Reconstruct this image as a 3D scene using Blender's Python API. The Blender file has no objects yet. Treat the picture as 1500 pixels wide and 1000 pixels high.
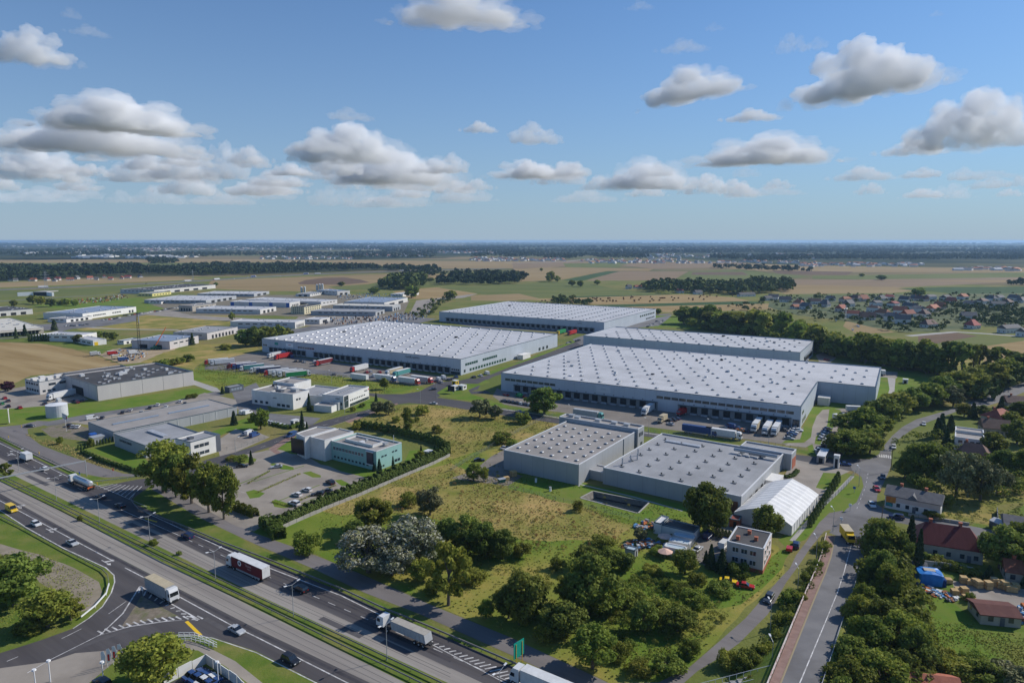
import bpy, math, random
import numpy as np
from mathutils import Vector, Matrix
SC = bpy.context.scene
COL = SC.collection
R = random.Random(7)
# ---------------------------------------------------------------- camera
CAM_H = 90.0
PITCH = math.atan(0.148)
cam = bpy.data.cameras.new('camera'); cam.lens = 24; cam.sensor_width = 36
cam.clip_start = 0.5; cam.clip_end = 120000
camo = bpy.data.objects.new('camera', cam); COL.objects.link(camo)
camo.location = (0, 0, CAM_H); camo.rotation_euler = (math.pi/2 - PITCH, 0, 0)
SC.camera = camo
# ---------------------------------------------------------------- world, sun, exposure
SUN_EL = math.radians(35); SUN_AZ = math.radians(24)     # azimuth counted from +X towards +Y
W = bpy.data.worlds.new('World'); SC.world = W; W.use_nodes = True
nt = W.node_tree; nt.nodes.clear()
wo = nt.nodes.new('ShaderNodeOutputWorld'); bg = nt.nodes.new('ShaderNodeBackground')
sk = nt.nodes.new('ShaderNodeTexSky'); sk.sky_type = 'NISHITA'; sk.sun_disc = False
sk.sun_elevation = SUN_EL; sk.sun_rotation = math.pi/2 - SUN_AZ
sk.altitude = 100; sk.air_density = 1.0; sk.dust_density = 0.4; sk.ozone_density = 3.0
bg.inputs['Strength'].default_value = 0.088
# low haze: the Nishita sky melts into a pale blue-grey towards the horizon
tcw = nt.nodes.new('ShaderNodeTexCoord'); spw = nt.nodes.new('ShaderNodeSeparateXYZ'); nt.links.new(tcw.outputs['Generated'], spw.inputs[0])
def wmath(op, a, b=None):
    m = nt.nodes.new('ShaderNodeMath'); m.operation = op; m.use_clamp = False
    for i, v in enumerate((a, b)):
        if v is None: continue
        if isinstance(v, (int, float)): m.inputs[i].default_value = v
        else: nt.links.new(v, m.inputs[i])
    return m.outputs[0]
zz = wmath('MAXIMUM', spw.outputs['Z'], 0.0)
fac = wmath('MULTIPLY', wmath('EXPONENT', wmath('MULTIPLY', zz, -5.0)), 0.93)
gain = nt.nodes.new('ShaderNodeMix'); gain.data_type = 'RGBA'; gain.blend_type = 'MULTIPLY'; gain.inputs['Factor'].default_value = 1
gain.inputs['B'].default_value = (0.55, 0.94, 1.32, 1); nt.links.new(sk.outputs[0], gain.inputs['A'])
hz = nt.nodes.new('ShaderNodeMix'); hz.data_type = 'RGBA'; nt.links.new(fac, hz.inputs['Factor'])
nt.links.new(gain.outputs['Result'], hz.inputs['A']); hz.inputs['B'].default_value = (4.1, 5.3, 6.6, 1)
nt.links.new(hz.outputs['Result'], bg.inputs['Color']); nt.links.new(bg.outputs[0], wo.inputs['Surface'])
sun = bpy.data.lights.new('sun', 'SUN'); sun.energy = 4.6; sun.angle = math.radians(0.5); sun.color = (1.0, 0.95, 0.87)
suno = bpy.data.objects.new('sun', sun); COL.objects.link(suno)
sd = Vector((math.cos(SUN_EL)*math.cos(SUN_AZ), math.cos(SUN_EL)*math.sin(SUN_AZ), math.sin(SUN_EL)))
suno.rotation_euler = sd.to_track_quat('Z', 'Y').to_euler(); suno.location = (300, 100, 400)
SC.view_settings.view_transform = 'Standard'; SC.view_settings.look = 'None'
SC.view_settings.exposure = 0.0; SC.view_settings.gamma = 1.0
SC.render.engine = 'CYCLES'
SC.cycles.max_bounces = 22; SC.cycles.diffuse_bounces = 3; SC.cycles.glossy_bounces = 2
SC.cycles.transmission_bounces = 2; SC.cycles.transparent_max_bounces = 8; SC.cycles.volume_bounces = 20
SC.cycles.use_denoising = True
# ---------------------------------------------------------------- photo pixel -> ground point
def at(px, py, z=0.0):
    dx = (px-750)/1000.0; dy = -(py-500)/1000.0
    Y = math.cos(PITCH)+dy*math.sin(PITCH); Z = -math.sin(PITCH)+dy*math.cos(PITCH)
    t = (z-CAM_H)/Z
    return Vector((dx*t, Y*t, z))
def pix(v):
    Z = v[2]-CAM_H
    zc = v[1]*math.cos(PITCH)-Z*math.sin(PITCH); yc = v[1]*math.sin(PITCH)+Z*math.cos(PITCH)
    return 750+1000*v[0]/zc, 500-1000*yc/zc
def height_px(xb, yb, yt):
    a = at(xb, yb); lo, hi = 0.0, 89.0
    for _ in range(40):
        m = (lo+hi)/2
        if pix((a.x, a.y, m))[1] > yt: lo = m
        else: hi = m
    return lo
def mpp(yb):                                   # metres per photo pixel across, at ground row yb
    return (at(751, yb)-at(750, yb)).length
# ---------------------------------------------------------------- materials
MATS = {}
def M(name, c, c2=None, scale=0.1, rough=0.9, bump=0.0, bscale=2.0, spec=0.3, c3=None, scale3=0.02, metal=0.0, obj=False, rnd=0.0, mixw=(0.38, 0.62), detail=5.0, emit=None, trans=0.0, stretch=None):
    if name in MATS: return MATS[name]
    m = bpy.data.materials.new(name); m.use_nodes = True; MATS[name] = m
    n = m.node_tree; b = n.nodes['Principled BSDF']
    b.inputs['Roughness'].default_value = rough; b.inputs['Metallic'].default_value = metal
    b.inputs['Specular IOR Level'].default_value = spec
    b.inputs['Base Color'].default_value = (*c, 1)
    if obj: co = n.nodes.new('ShaderNodeTexCoord').outputs['Object']
    else: co = n.nodes.new('ShaderNodeNewGeometry').outputs['Position']
    if stretch:
        mp = n.nodes.new('ShaderNodeMapping'); mp.vector_type = 'TEXTURE'; mp.inputs['Scale'].default_value = tuple(1/q for q in stretch[:3])
        mp.inputs['Rotation'].default_value = (0, 0, math.radians(stretch[3]) if len(stretch) > 3 else 0)
        n.links.new(co, mp.inputs['Vector']); co = mp.outputs[0]
    col = None
    def noise(s, d=detail, r=0.6):
        t = n.nodes.new('ShaderNodeTexNoise'); t.inputs['Scale'].default_value = s
        t.inputs['Detail'].default_value = d; t.inputs['Roughness'].default_value = r
        n.links.new(co, t.inputs['Vector']); return t.outputs['Fac']
    def ramp(f, lo, hi):
        r = n.nodes.new('ShaderNodeMapRange'); r.inputs['From Min'].default_value = lo; r.inputs['From Max'].default_value = hi
        n.links.new(f, r.inputs['Value']); return r.outputs[0]
    def mix(f, a, bb):
        x = n.nodes.new('ShaderNodeMix'); x.data_type = 'RGBA'
        n.links.new(f, x.inputs['Factor'])
        for s, v in ((x.inputs['A'], a), (x.inputs['B'], bb)):
            if isinstance(v, tuple): s.default_value = (*v, 1)
            else: n.links.new(v, s)
        return x.outputs['Result']
    if c2 is not None: col = mix(ramp(noise(scale), *mixw), c, c2)
    if c3 is not None: col = mix(ramp(noise(scale3), 0.48, 0.68), col if col is not None else c, c3)
    if rnd:
        oi = n.nodes.new('ShaderNodeObjectInfo'); hs = n.nodes.new('ShaderNodeHueSaturation')
        r1 = n.nodes.new('ShaderNodeMapRange'); r1.inputs['To Min'].default_value = 1-rnd; r1.inputs['To Max'].default_value = 1+rnd
        n.links.new(oi.outputs['Random'], r1.inputs['Value']); n.links.new(r1.outputs[0], hs.inputs['Value'])
        r2 = n.nodes.new('ShaderNodeMapRange'); r2.inputs['To Min'].default_value = 0.5-rnd*0.10; r2.inputs['To Max'].default_value = 0.5+rnd*0.06
        ml = n.nodes.new('ShaderNodeMath'); ml.operation = 'MULTIPLY'; ml.inputs[1].default_value = 7.31
        fr = n.nodes.new('ShaderNodeMath'); fr.operation = 'FRACT'
        n.links.new(oi.outputs['Random'], ml.inputs[0]); n.links.new(ml.outputs[0], fr.inputs[0])
        n.links.new(fr.outputs[0], r2.inputs['Value']); n.links.new(r2.outputs[0], hs.inputs['Hue'])
        if col is not None: n.links.new(col, hs.inputs['Color'])
        else: hs.inputs['Color'].default_value = (*c, 1)
        col = hs.outputs[0]
    if col is not None: n.links.new(col, b.inputs['Base Color'])
    if bump:
        bp = n.nodes.new('ShaderNodeBump'); bp.inputs['Strength'].default_value = 1.0; bp.inputs['Distance'].default_value = bump
        n.links.new(noise(bscale, 4), bp.inputs['Height']); n.links.new(bp.outputs[0], b.inputs['Normal'])
    if emit: b.inputs['Emission Color'].default_value = (*emit[:3], 1); b.inputs['Emission Strength'].default_value = emit[3]
    if trans:
        tr = n.nodes.new('ShaderNodeBsdfTranslucent'); mx = n.nodes.new('ShaderNodeMixShader'); mx.inputs[0].default_value = trans
        if col is not None: n.links.new(col, tr.inputs['Color'])
        else: tr.inputs['Color'].default_value = (*c, 1)
        o = n.nodes['Material Output']
        n.links.new(b.outputs[0], mx.inputs[1]); n.links.new(tr.outputs[0], mx.inputs[2]); n.links.new(mx.outputs[0], o.inputs['Surface'])
    return m
def panel(name, c, c2, w=6.0, vertical=True, rough=0.55, seam=0.02, seamcol=None, rib=0.0, spec=0.4):
    """wall cladding or roof sheeting: seams every w metres in object space, faint streaks"""
    if name in MATS: return MATS[name]
    m = M(name, c, c2, scale=0.12, rough=rough, obj=True, spec=spec, stretch=(1, 1, 0.25) if vertical else None, c3=tuple(q*.84 for q in c) if not vertical else None, scale3=0.045)
    n = m.node_tree; b = n.nodes['Principled BSDF']
    src = b.inputs['Base Color'].links[0].from_socket
    tc = n.nodes.new('ShaderNodeTexCoord'); sp = n.nodes.new('ShaderNodeSeparateXYZ'); n.links.new(tc.outputs['Object'], sp.inputs[0])
    def saw(sock, wd, s):
        a = n.nodes.new('ShaderNodeMath'); a.operation = 'DIVIDE'; a.inputs[1].default_value = wd; n.links.new(sock, a.inputs[0])
        f = n.nodes.new('ShaderNodeMath'); f.operation = 'FRACT'; n.links.new(a.outputs[0], f.inputs[0])
        l = n.nodes.new('ShaderNodeMath'); l.operation = 'LESS_THAN'; l.inputs[1].default_value = s; n.links.new(f.outputs[0], l.inputs[0])
        return l.outputs[0]
    ad = n.nodes.new('ShaderNodeMath'); ad.operation = 'ADD'
    n.links.new(sp.outputs['X'], ad.inputs[0]); n.links.new(sp.outputs['Y'], ad.inputs[1])
    if vertical: f = saw(ad.outputs[0], w, seam)
    else:
        mx = n.nodes.new('ShaderNodeMath'); mx.operation = 'MAXIMUM'
        n.links.new(saw(sp.outputs['Y'], w, seam), mx.inputs[0]); n.links.new(saw(sp.outputs['X'], w*4.3, seam*0.3), mx.inputs[1]); f = mx.outputs[0]
    x = n.nodes.new('ShaderNodeMix'); x.data_type = 'RGBA'
    n.links.new(f, x.inputs['Factor']); n.links.new(src, x.inputs['A'])
    x.inputs['B'].default_value = (*(seamcol or tuple(q*0.55 for q in c)), 1)
    n.links.new(x.outputs['Result'], b.inputs['Base Color'])
    return m
# ---------------------------------------------------------------- mesh helpers
class MB:
    def __init__(s): s.v = []; s.f = []
    def add(s, vs, fs):
        o = len(s.v); s.v.extend([tuple(q) for q in vs]); s.f.extend([tuple(o+i for i in f) for f in fs]); return s
    def box(s, x0, x1, y0, y1, z0, z1):
        return s.add([(x0,y0,z0),(x1,y0,z0),(x1,y1,z0),(x0,y1,z0),(x0,y0,z1),(x1,y0,z1),(x1,y1,z1),(x0,y1,z1)],
                     [(0,3,2,1),(4,5,6,7),(0,1,5,4),(1,2,6,5),(2,3,7,6),(3,0,4,7)])
    def prism(s, poly, z0, z1, top=True, bottom=False):
        n = len(poly); vs = [(p[0],p[1],z0) for p in poly]+[(p[0],p[1],z1) for p in poly]
        fs = [(i,(i+1)%n,n+(i+1)%n,n+i) for i in range(n)]
        if top: fs.append(tuple(range(n, 2*n)))
        if bottom: fs.append(tuple(range(n-1, -1, -1)))
        return s.add(vs, fs)
    def tube(s, a, b, r0, r1=None, n=6, cap=True):
        a = Vector(a); b = Vector(b); r1 = r0 if r1 is None else r1
        d = (b-a).normalized(); u = d.orthogonal().normalized(); w = d.cross(u)
        vs = [a+(u*math.cos(2*math.pi*i/n)+w*math.sin(2*math.pi*i/n))*r0 for i in range(n)]
        vs += [b+(u*math.cos(2*math.pi*i/n)+w*math.sin(2*math.pi*i/n))*r1 for i in range(n)]
        fs = [(i,(i+1)%n,n+(i+1)%n,n+i) for i in range(n)]
        if cap: fs += [tuple(range(n-1,-1,-1)), tuple(range(n,2*n))]
        return s.add(vs, fs)
    def loft(s, rings, cap=True):
        n = len(rings[0]); vs = [q for r in rings for q in r]; fs = []
        for k in range(len(rings)-1):
            for i in range(n): fs.append((k*n+i, k*n+(i+1)%n, (k+1)*n+(i+1)%n, (k+1)*n+i))
        if cap: fs += [tuple(range(n-1,-1,-1)), tuple(range((len(rings)-1)*n, len(rings)*n))]
        return s.add(vs, fs)
    def mesh(s, name, mat=None):
        me = bpy.data.meshes.new(name); me.from_pydata(s.v, [], s.f)
        if mat: me.materials.append(mat)
        me.update(); return me
def link(name, me, parent=None):
    o = bpy.data.objects.new(name, me); COL.objects.link(o)
    if parent is not None: o.parent = parent
    return o
def empty(name, loc=(0,0,0), rz=0.0):
    o = link(name, None); o.location = loc; o.rotation_euler = (0, 0, rz); o.empty_display_size = 1; return o
def part(name, mb, mat, parent): return link(name, mb.mesh(name, mat), parent)
def tag(o, label, cat, group=None, kind=None):
    o['label'] = label
    if kind: o['kind'] = kind
    else: o['category'] = cat
    if group: o['group'] = group
    return o
def structure(o, label=None):
    o['kind'] = 'structure'
    if label: o['label'] = label
    return o
def copy_tree(o, parent=None):
    c = o.copy(); COL.objects.link(c); c.parent = parent
    for ch in o.children: copy_tree(ch, c)
    return c
# labels that need an order ("third from the left ...") are written at the end
PENDING = []
def later(o, what, place, cat, group):
    o['category'] = cat; o['group'] = group; PENDING.append((o, what, place))
def ordinal(n):
    w = ['first','second','third','fourth','fifth','sixth','seventh','eighth','ninth','tenth']
    if n <= 10: return w[n-1]
    return '%d%s' % (n, 'th' if 10 < n % 100 < 14 else {1:'st',2:'nd',3:'rd'}.get(n % 10, 'th'))
def finish_labels():
    groups = {}
    for o, what, place in PENDING: groups.setdefault((what, place), []).append(o)
    for (what, place), os_ in groups.items():
        os_.sort(key=lambda q: pix(q.location)[0])
        if len(os_) == 1: os_[0]['label'] = ('%s %s' % (what, place)).strip(); continue
        n = len(os_)
        for i, o in enumerate(os_):
            k = 'leftmost' if i == 0 else 'rightmost' if i == n-1 else ordinal(i+1)+' from left'
            o['label'] = '%s %s, %s' % (what, place, k)
def subdiv(pts, step, jit, rnd):
    out = []
    n = len(pts)
    for i in range(n):
        a = pts[i]; b = pts[(i+1) % n]; d = (b-a).length; k = min(40, max(1, int(d/step)))
        for j in range(k):
            p = a.lerp(b, j/k)
            if j and jit:
                nn = Vector((-(b-a).y, (b-a).x, 0)).normalized(); p = p+nn*rnd.uniform(-jit, jit)
            out.append(p)
    return out
PATCHES = []
POND = [(851,729),(934,751),(950,735.5),(869,719.5)]
def _cross(P, Q):
    a = P; b = np.roll(P, -1, 0); c = Q; d = np.roll(Q, -1, 0)
    def o(p, q, r): return (q[...,0]-p[...,0])*(r[...,1]-p[...,1])-(q[...,1]-p[...,1])*(r[...,0]-p[...,0])
    A = a[:,None]; B = b[:,None]; C = c[None]; D = d[None]
    return bool(((o(A,B,C)*o(A,B,D) < 0) & (o(C,D,A)*o(C,D,B) < 0)).any())
def _inside(p, Q):
    x, y = p; c = Q; d = np.roll(Q, -1, 0)
    m = (c[:,1] > y) != (d[:,1] > y)
    with np.errstate(divide='ignore', invalid='ignore'): xi = (d[:,0]-c[:,0])*(y-c[:,1])/(d[:,1]-c[:,1])+c[:,0]
    return bool((m & (x < xi)).sum() % 2)
def level(poly):
    """4 mm steps: a patch lies just above the highest patch it overlaps"""
    P = np.array([(p[0], p[1]) for p in poly]); lo = P.min(0); hi = P.max(0); l = 0
    for Q, ql, qlo, qhi in PATCHES:
        if ql < l or (qlo > hi).any() or (qhi < lo).any(): continue
        if _cross(P, Q) or _inside(P[0], Q) or _inside(Q[0], P): l = ql+1
    PATCHES.append((P, l, lo, hi)); return l
def region(name, pts, mat, z=None, jit=0.0, step=6.0, kind='structure', label=None):
    """flat ground patch from photo-pixel outline, just above what it overlaps"""
    ps = [at(*p) if len(p) == 2 else Vector((p[0], p[1], 0)) for p in pts]
    if jit: ps = subdiv(ps, step, jit, R)
    area = sum(ps[i].x*ps[(i+1)%len(ps)].y-ps[(i+1)%len(ps)].x*ps[i].y for i in range(len(ps)))
    if area < 0: ps.reverse()
    if z is None: z = 0.004*level(ps)
    hole = [at(*p) for p in POND]; Q = np.array([(p.x, p.y) for p in ps]); H_ = np.array([(p.x, p.y) for p in hole])
    if all(_inside(h, Q) for h in H_) and not _cross(Q, H_):          # leave the fire pond's basin open
        d = [(a-b).length for a in ps for b in hole]; k = int(np.argmin(d)); i, j = divmod(k, len(hole))
        hr = hole[::-1]; jj = len(hole)-1-j; hr = hr[jj:]+hr[:jj]
        ps = ps[:i+1]+hr+[hr[0]]+ps[i:]
    me = bpy.data.meshes.new(name); me.from_pydata([(p.x, p.y, z) for p in ps], [], [tuple(range(len(ps)))]); me.materials.append(mat)
    o = link(name, me); o['kind'] = kind
    if label: o['label'] = label
    return o
def strip_px(name, line, w, mat, z=None, dash=None, kind='structure', closed=False, parent=None):
    """ribbon of width w metres along a photo-pixel polyline (dash = (on, off) metres)"""
    ps = [at(p[0], p[1]) for p in line]
    if z is None:
        out = []
        for sg in (1, -1):
            q_ = []
            for i in range(len(ps)):
                d = ps[min(i+1, len(ps)-1)]-ps[max(i-1, 0)]; q_.append(ps[i]+Vector((-d.y, d.x, 0)).normalized()*(w/2*sg))
            out += q_ if sg > 0 else q_[::-1]
        z = 0.004*level(out)
    mb = MB()
    def quad(a, b):
        nn = Vector((-(b-a).y, (b-a).x, 0)).normalized()*w/2
        mb.add([(a-nn).to_tuple()[:2]+(z,), (b-nn).to_tuple()[:2]+(z,), (b+nn).to_tuple()[:2]+(z,), (a+nn).to_tuple()[:2]+(z,)], [(0,1,2,3)])
    if dash:
        s = 0.0
        for a, b in zip(ps, ps[1:]):
            L = (b-a).length; t = s
            while t < L:
                e = min(t+dash[0], L)
                if e > max(t, 0): quad(a.lerp(b, max(t, 0)/L), a.lerp(b, e/L))
                t += dash[0]+dash[1]
            s = t-L
    else:
        n = len(ps); offs = []
        for i in range(n):
            d = (ps[min(i+1,n-1)]-ps[max(i-1,0)]); offs.append(Vector((-d.y, d.x, 0)).normalized()*w/2)
        vs = []
        for p, q in zip(ps, offs): vs += [(p.x-q.x, p.y-q.y, z), (p.x+q.x, p.y+q.y, z)]
        mb.add(vs, [(2*i, 2*i+2, 2*i+3, 2*i+1) for i in range(n-1)])
    o = link(name, mb.mesh(name, mat))
    if parent is None: o['kind'] = kind
    return o
# ================================================================ GROUND
g_meadow = M('meadow_grass', (0.115,0.175,0.022), (0.19,0.215,0.036), scale=0.045, c3=(0.37,0.27,0.08), scale3=0.022, bump=0.12, bscale=1.2, rough=1, spec=0.1)
g_dry = M('dry_meadow_grass', (0.17,0.18,0.036), (0.29,0.235,0.07), scale=0.06, c3=(0.42,0.29,0.11), scale3=0.035, bump=0.12, bscale=1.2, rough=1, spec=0.1)
g_verge = M('verge_grass', (0.095,0.15,0.022), (0.14,0.175,0.032), scale=0.16, c3=(0.2,0.19,0.055), scale3=0.09, bump=0.1, bscale=2, rough=1, spec=0.1)
g_lawn = M('mown_lawn', (0.10,0.175,0.02), (0.14,0.195,0.028), scale=0.12, c3=(0.18,0.19,0.045), scale3=0.05, bump=0.04, bscale=3, rough=1, spec=0.1)
g_olive = M('rough_grassland', (0.12,0.15,0.034), (0.18,0.18,0.05), scale=0.02, c3=(0.23,0.18,0.07), scale3=0.012, bump=0.3, bscale=0.5, rough=1, spec=0.1)
g_straw = M('stubble_straw', (0.33,0.235,0.11), (0.27,0.185,0.08), scale=0.05, c3=(0.38,0.28,0.14), scale3=0.02, bump=0.15, bscale=1, rough=1, spec=0.1, stretch=(0.25,2.2,1,-32))
g_tan = M('tan_field', (0.30,0.215,0.105), (0.24,0.175,0.08), scale=0.008, c3=(0.34,0.25,0.13), scale3=0.004, rough=1, spec=0.1, stretch=(0.5,2,1,10))
g_pink = M('harvested_field', (0.26,0.185,0.115), (0.22,0.16,0.095), scale=0.008, rough=1, spec=0.1, stretch=(0.4,2.5,1,20))
g_brown = M('ploughed_soil', (0.135,0.09,0.062), (0.17,0.115,0.075), scale=0.02, rough=1, spec=0.1, stretch=(0.4,2.5,1,20))
g_green = M('green_crop', (0.115,0.14,0.04), (0.155,0.165,0.052), scale=0.01, rough=1, spec=0.1, stretch=(0.4,2,1,0))
g_dkgreen = M('beet_crop', (0.045,0.085,0.03), (0.06,0.1,0.035), scale=0.02, rough=1, spec=0.1)
g_far = M('far_farmland', (0.20,0.155,0.08), (0.10,0.115,0.045), scale=0.0011, c3=(0.27,0.2,0.11), scale3=0.0016, rough=1, spec=0.05, stretch=(0.5,1.4,1,12), mixw=(0.42,0.55))
g_sand = M('sandy_earth', (0.42,0.32,0.2), (0.33,0.25,0.15), scale=0.08, c3=(0.25,0.19,0.12), scale3=0.15, rough=1, bump=0.1, bscale=1)
g_gravel = M('gravel', (0.23,0.19,0.145), (0.17,0.14,0.105), scale=0.8, c3=(0.12,0.13,0.05), scale3=0.3, rough=1, bump=0.06, bscale=6)
asph = M('asphalt', (0.062,0.058,0.062), (0.078,0.072,0.075), scale=0.15, c3=(0.092,0.085,0.085), scale3=0.04, rough=0.85, spec=0.3, stretch=(0.25,1.6,1,-34.4))
asph_hw = M('highway_asphalt', (0.066,0.059,0.06), (0.088,0.079,0.078), scale=0.18, c3=(0.10,0.092,0.094), scale3=0.06, rough=0.85, spec=0.3, stretch=(0.12,2.2,1,-34.4))
asph_old = M('worn_pale_asphalt', (0.27,0.24,0.21), (0.31,0.28,0.245), scale=0.2, c3=(0.215,0.19,0.17), scale3=0.12, rough=0.9, stretch=(0.1,2.4,1,-34.4))
asph_path = M('service_asphalt', (0.165,0.147,0.14), (0.195,0.175,0.166), scale=0.2, c3=(0.135,0.122,0.115), scale3=0.08, rough=0.9, stretch=(0.2,1.5,1,-34.4))
asph_lt = M('grey_asphalt', (0.15,0.145,0.147), (0.185,0.178,0.176), scale=0.15, c3=(0.11,0.103,0.1), scale3=0.06, rough=0.9)
pave = M('block_paving', (0.27,0.235,0.195), (0.32,0.28,0.235), scale=0.1, c3=(0.22,0.19,0.16), scale3=0.07, rough=0.9)
pave_dk = M('old_block_paving', (0.19,0.165,0.14), (0.23,0.20,0.17), scale=0.12, c3=(0.16,0.14,0.12), scale3=0.07, rough=0.9)
conc = M('concrete_slab', (0.33,0.31,0.28), (0.38,0.36,0.33), scale=0.2, rough=0.9)
brickpave = M('red_block_paving', (0.22,0.135,0.11), (0.27,0.175,0.145), scale=0.5, rough=0.9)
white = M('road_paint', (0.66,0.64,0.62), (0.34,0.325,0.31), scale=0.6, rough=0.7)
yellow = M('yellow_paint', (0.75,0.48,0.02), rough=0.6)
kerb_m = M('kerb_stone', (0.36,0.34,0.31), (0.28,0.26,0.24), scale=0.6, rough=0.9)

rr = []
for k in range(96):
    a = 2*math.pi*k/96; rr.append((26000*math.cos(a), 26000*math.sin(a), -0.3))
q_ = [Vector(v) for v in rr]; hole = [at(*p) for p in POND][::-1]
j_ = min(range(4), key=lambda j: (q_[24]-hole[j]).length); hole = hole[j_:]+hole[:j_]
q_ = q_[:25]+hole+[hole[0]]+q_[24:]
me = bpy.data.meshes.new('ground'); me.from_pydata([(v.x, v.y, -0.3) for v in q_], [], [tuple(range(len(q_)))]); me.materials.append(g_far)
structure(link('ground', me), 'flat farmland stretching to the horizon')

Z1 = 0.02
def far_field(mat, pts, name='field', jit=0.0):
    return region(name, pts, mat, jit=jit, step=25)
far_field(g_olive, [(-700,440),(-300,418),(0,412),(300,405),(700,398),(1200,412),(1900,428),(3000,470),(2400,1050),(-900,1050),(-1200,600)], 'grassland')
for m_, pts in [
    (g_tan, [(-260,381),(215,379),(540,381),(560,384),(-260,386)]),
    (g_green, [(-260,386),(560,384),(560,388),(-260,389)]),
    (g_tan, [(-260,389),(170,388.5),(560,390),(640,394),(480,397),(-260,399)]),
    (g_tan, [(487,381),(760,383),(900,381.5),(860,386),(800,393),(640,393),(487,390)]),
    (g_pink, [(750,385),(812,382),(870,382),(830,390),(752,394)]),
    (g_green, [(825,386),(925,384),(905,392),(830,392)]),
    (g_pink, [(905,388),(1010,383),(1100,385),(1050,392),(960,394)]),
    (g_tan, [(752,394),(832,391.5),(958,393.5),(950,397),(890,397),(820,410),(752,413)]),
    (g_pink, [(859,411),(905,397.5),(1009,397.5),(985,410.5)]),
    (g_dkgreen, [(822,411),(888,397.3),(908,397.3),(852,411.5)]),
    (g_green, [(1009,397.5),(1093,394),(1125,400),(1190,405),(1125,411),(985,411)]),
    (g_brown, [(1015,398.5),(1088,398.2),(1096,403),(1012,402.5)]),
    (g_tan, [(1050,392),(1125,387),(1300,391),(1700,395),(1700,400),(1125,398)]),
    (g_brown, [(1130,396),(1250,398),(1240,403),(1140,401)]),
    (g_green, [(1190,404),(1500,399),(1800,404),(1800,411),(1300,410),(1190,408)]),
    (g_pink, [(1125,408.5),(1253,409.5),(1500,406),(1500,413),(1310,421),(1125,416)]),
    (g_tan, [(1125,416),(1310,420),(1345,425),(1300,430),(1150,431)]),
    (g_green, [(1130,431),(1300,429.5),(1345,432),(1350,436),(1130,440)]),
    (g_tan, [(1330,411),(1800,408),(1800,415),(1500,414)]),
    (g_dkgreen, [(1314,423.2),(1380,420.5),(1700,419),(1800,440),(1500,433),(1400,430)]),
    (g_tan, [(-260,418),(0,414),(120,409),(260,405),(300,409),(180,414),(0,421),(-260,427)]),
    (g_green, [(-260,430),(0,427),(200,418.5),(300,413),(300,420),(190,424),(130,432),(0,436),(-260,445)]),
    (g_tan, [(300,422),(310,411),(400,407),(520,402.5),(640,401),(690,404),(600,410),(560,412),(540,416),(530,420),(450,427),(380,426)]),
    (g_brown, [(436,414.5),(448,410),(475,406.8),(505,406.2),(528,409.5),(542,413.5),(500,417),(440,416.5)]),
    (g_green, [(480,420),(560,415),(700,406),(760,404),(760,411),(700,415),(620,421),(500,425)]),
    (g_straw, [(575,427),(640,420.5),(745,419),(760,424),(690,431),(670,437),(600,438)]),
    (g_green, [(640,421),(750,416),(850,412),(905,424),(985,431),(983,433),(750,437),(700,430)]),
    (g_dkgreen, [(860,433.5),(985,431),(985,432.4),(800,437)]),
    (g_tan, [(690,433),(760,430),(790,437),(745,440.5),(690,440)]),
    (g_straw, [(765,438.5),(1000,431),(1075,435.5),(1098,441),(890,446.5),(850,444)]),
    (g_dkgreen, [(872,446.6),(1095,441),(1122,443),(1110,445),(905,449.5)]),
    (g_straw, [(905,450),(1000,447.5),(1112,445),(1165,444),(1165,451),(1020,457),(965,457)]),
    (g_tan, [(1240,468),(1280,475),(1312,487),(1255,489),(1235,478)]),
    (g_brown, [(1345,491),(1400,487),(1432,492),(1372,503),(1345,501)]),
    (g_green, [(1372,503),(1432,492),(1500,495),(1640,499),(1500,501),(1440,506),(1400,512),(1340,506)]),
    (g_straw, [(1435,508),(1500,499),(1700,505),(1700,575),(1500,548),(1445,535),(1425,520)]),
    (g_dry, [(1340,510),(1435,508),(1425,520),(1470,545),(1420,560),(1380,545),(1345,530)]),
    (g_lawn, [(45,447),(130,437),(205,436),(268,446),(200,459),(80,452)]),
    (g_dry, [(112,482),(150,474),(215,461),(345,461),(340,474),(270,481),(130,487)]),
    (g_olive, [(100,485),(250,480.5),(268,485),(265,493),(190,497),(175,492),(130,494)]),
    ]:
    far_field(m_, pts, jit=0)
wf = M('woodland_floor', (0.022,0.034,0.018), (0.04,0.055,0.025), scale=0.0012, rough=1, spec=.05, c3=(0.12,0.11,0.05), scale3=0.0018, mixw=(.4,.6))
for pts in ([(680,357),(1000,356.6),(1900,356.6),(1900,388),(1500,387),(1250,385),(1140,385),(1040,381),(960,377),(850,374),(760,375),(700,372)], [(-400,357.5),(300,357),(640,357.5),(660,364),(420,367),(215,371),(212,380),(120,380),(-400,382)], [(380,370),(700,365),(720,372),(650,378),(480,381),(390,380)], [(1040,382),(1200,384),(1900,388),(1900,393),(1400,391),(1150,388)], [(-200,388),(0,391),(230,393),(310,390),(560,391),(640,394),(480,398),(300,403),(110,407),(0,412),(-200,419)]):
    far_field(wf, pts, 'woodland_floor', jit=0)
far_field(M('village_gardens', (0.055,0.08,0.026), (0.10,0.12,0.038), scale=0.05, c3=(0.15,0.15,0.06), scale3=0.02, rough=1), [(1128,437),(1200,433),(1300,431),(1420,430),(1620,428),(1680,470),(1560,486),(1440,477),(1400,484),(1330,487),(1280,480),(1240,470),(1170,462),(1125,450)], 'gardens')
motorway = strip_px('motorway', [(-260,438),(-60,427.5),(0,424.5),(200,416),(290,411.5),(375,406),(450,402),(525,399),(620,396),(740,393)], 34, asph_lt  )
structure(motorway)
structure(strip_px('far_road', [(740,385),(800,384),(830,383),(865,379)], 16, conc  ))
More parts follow.
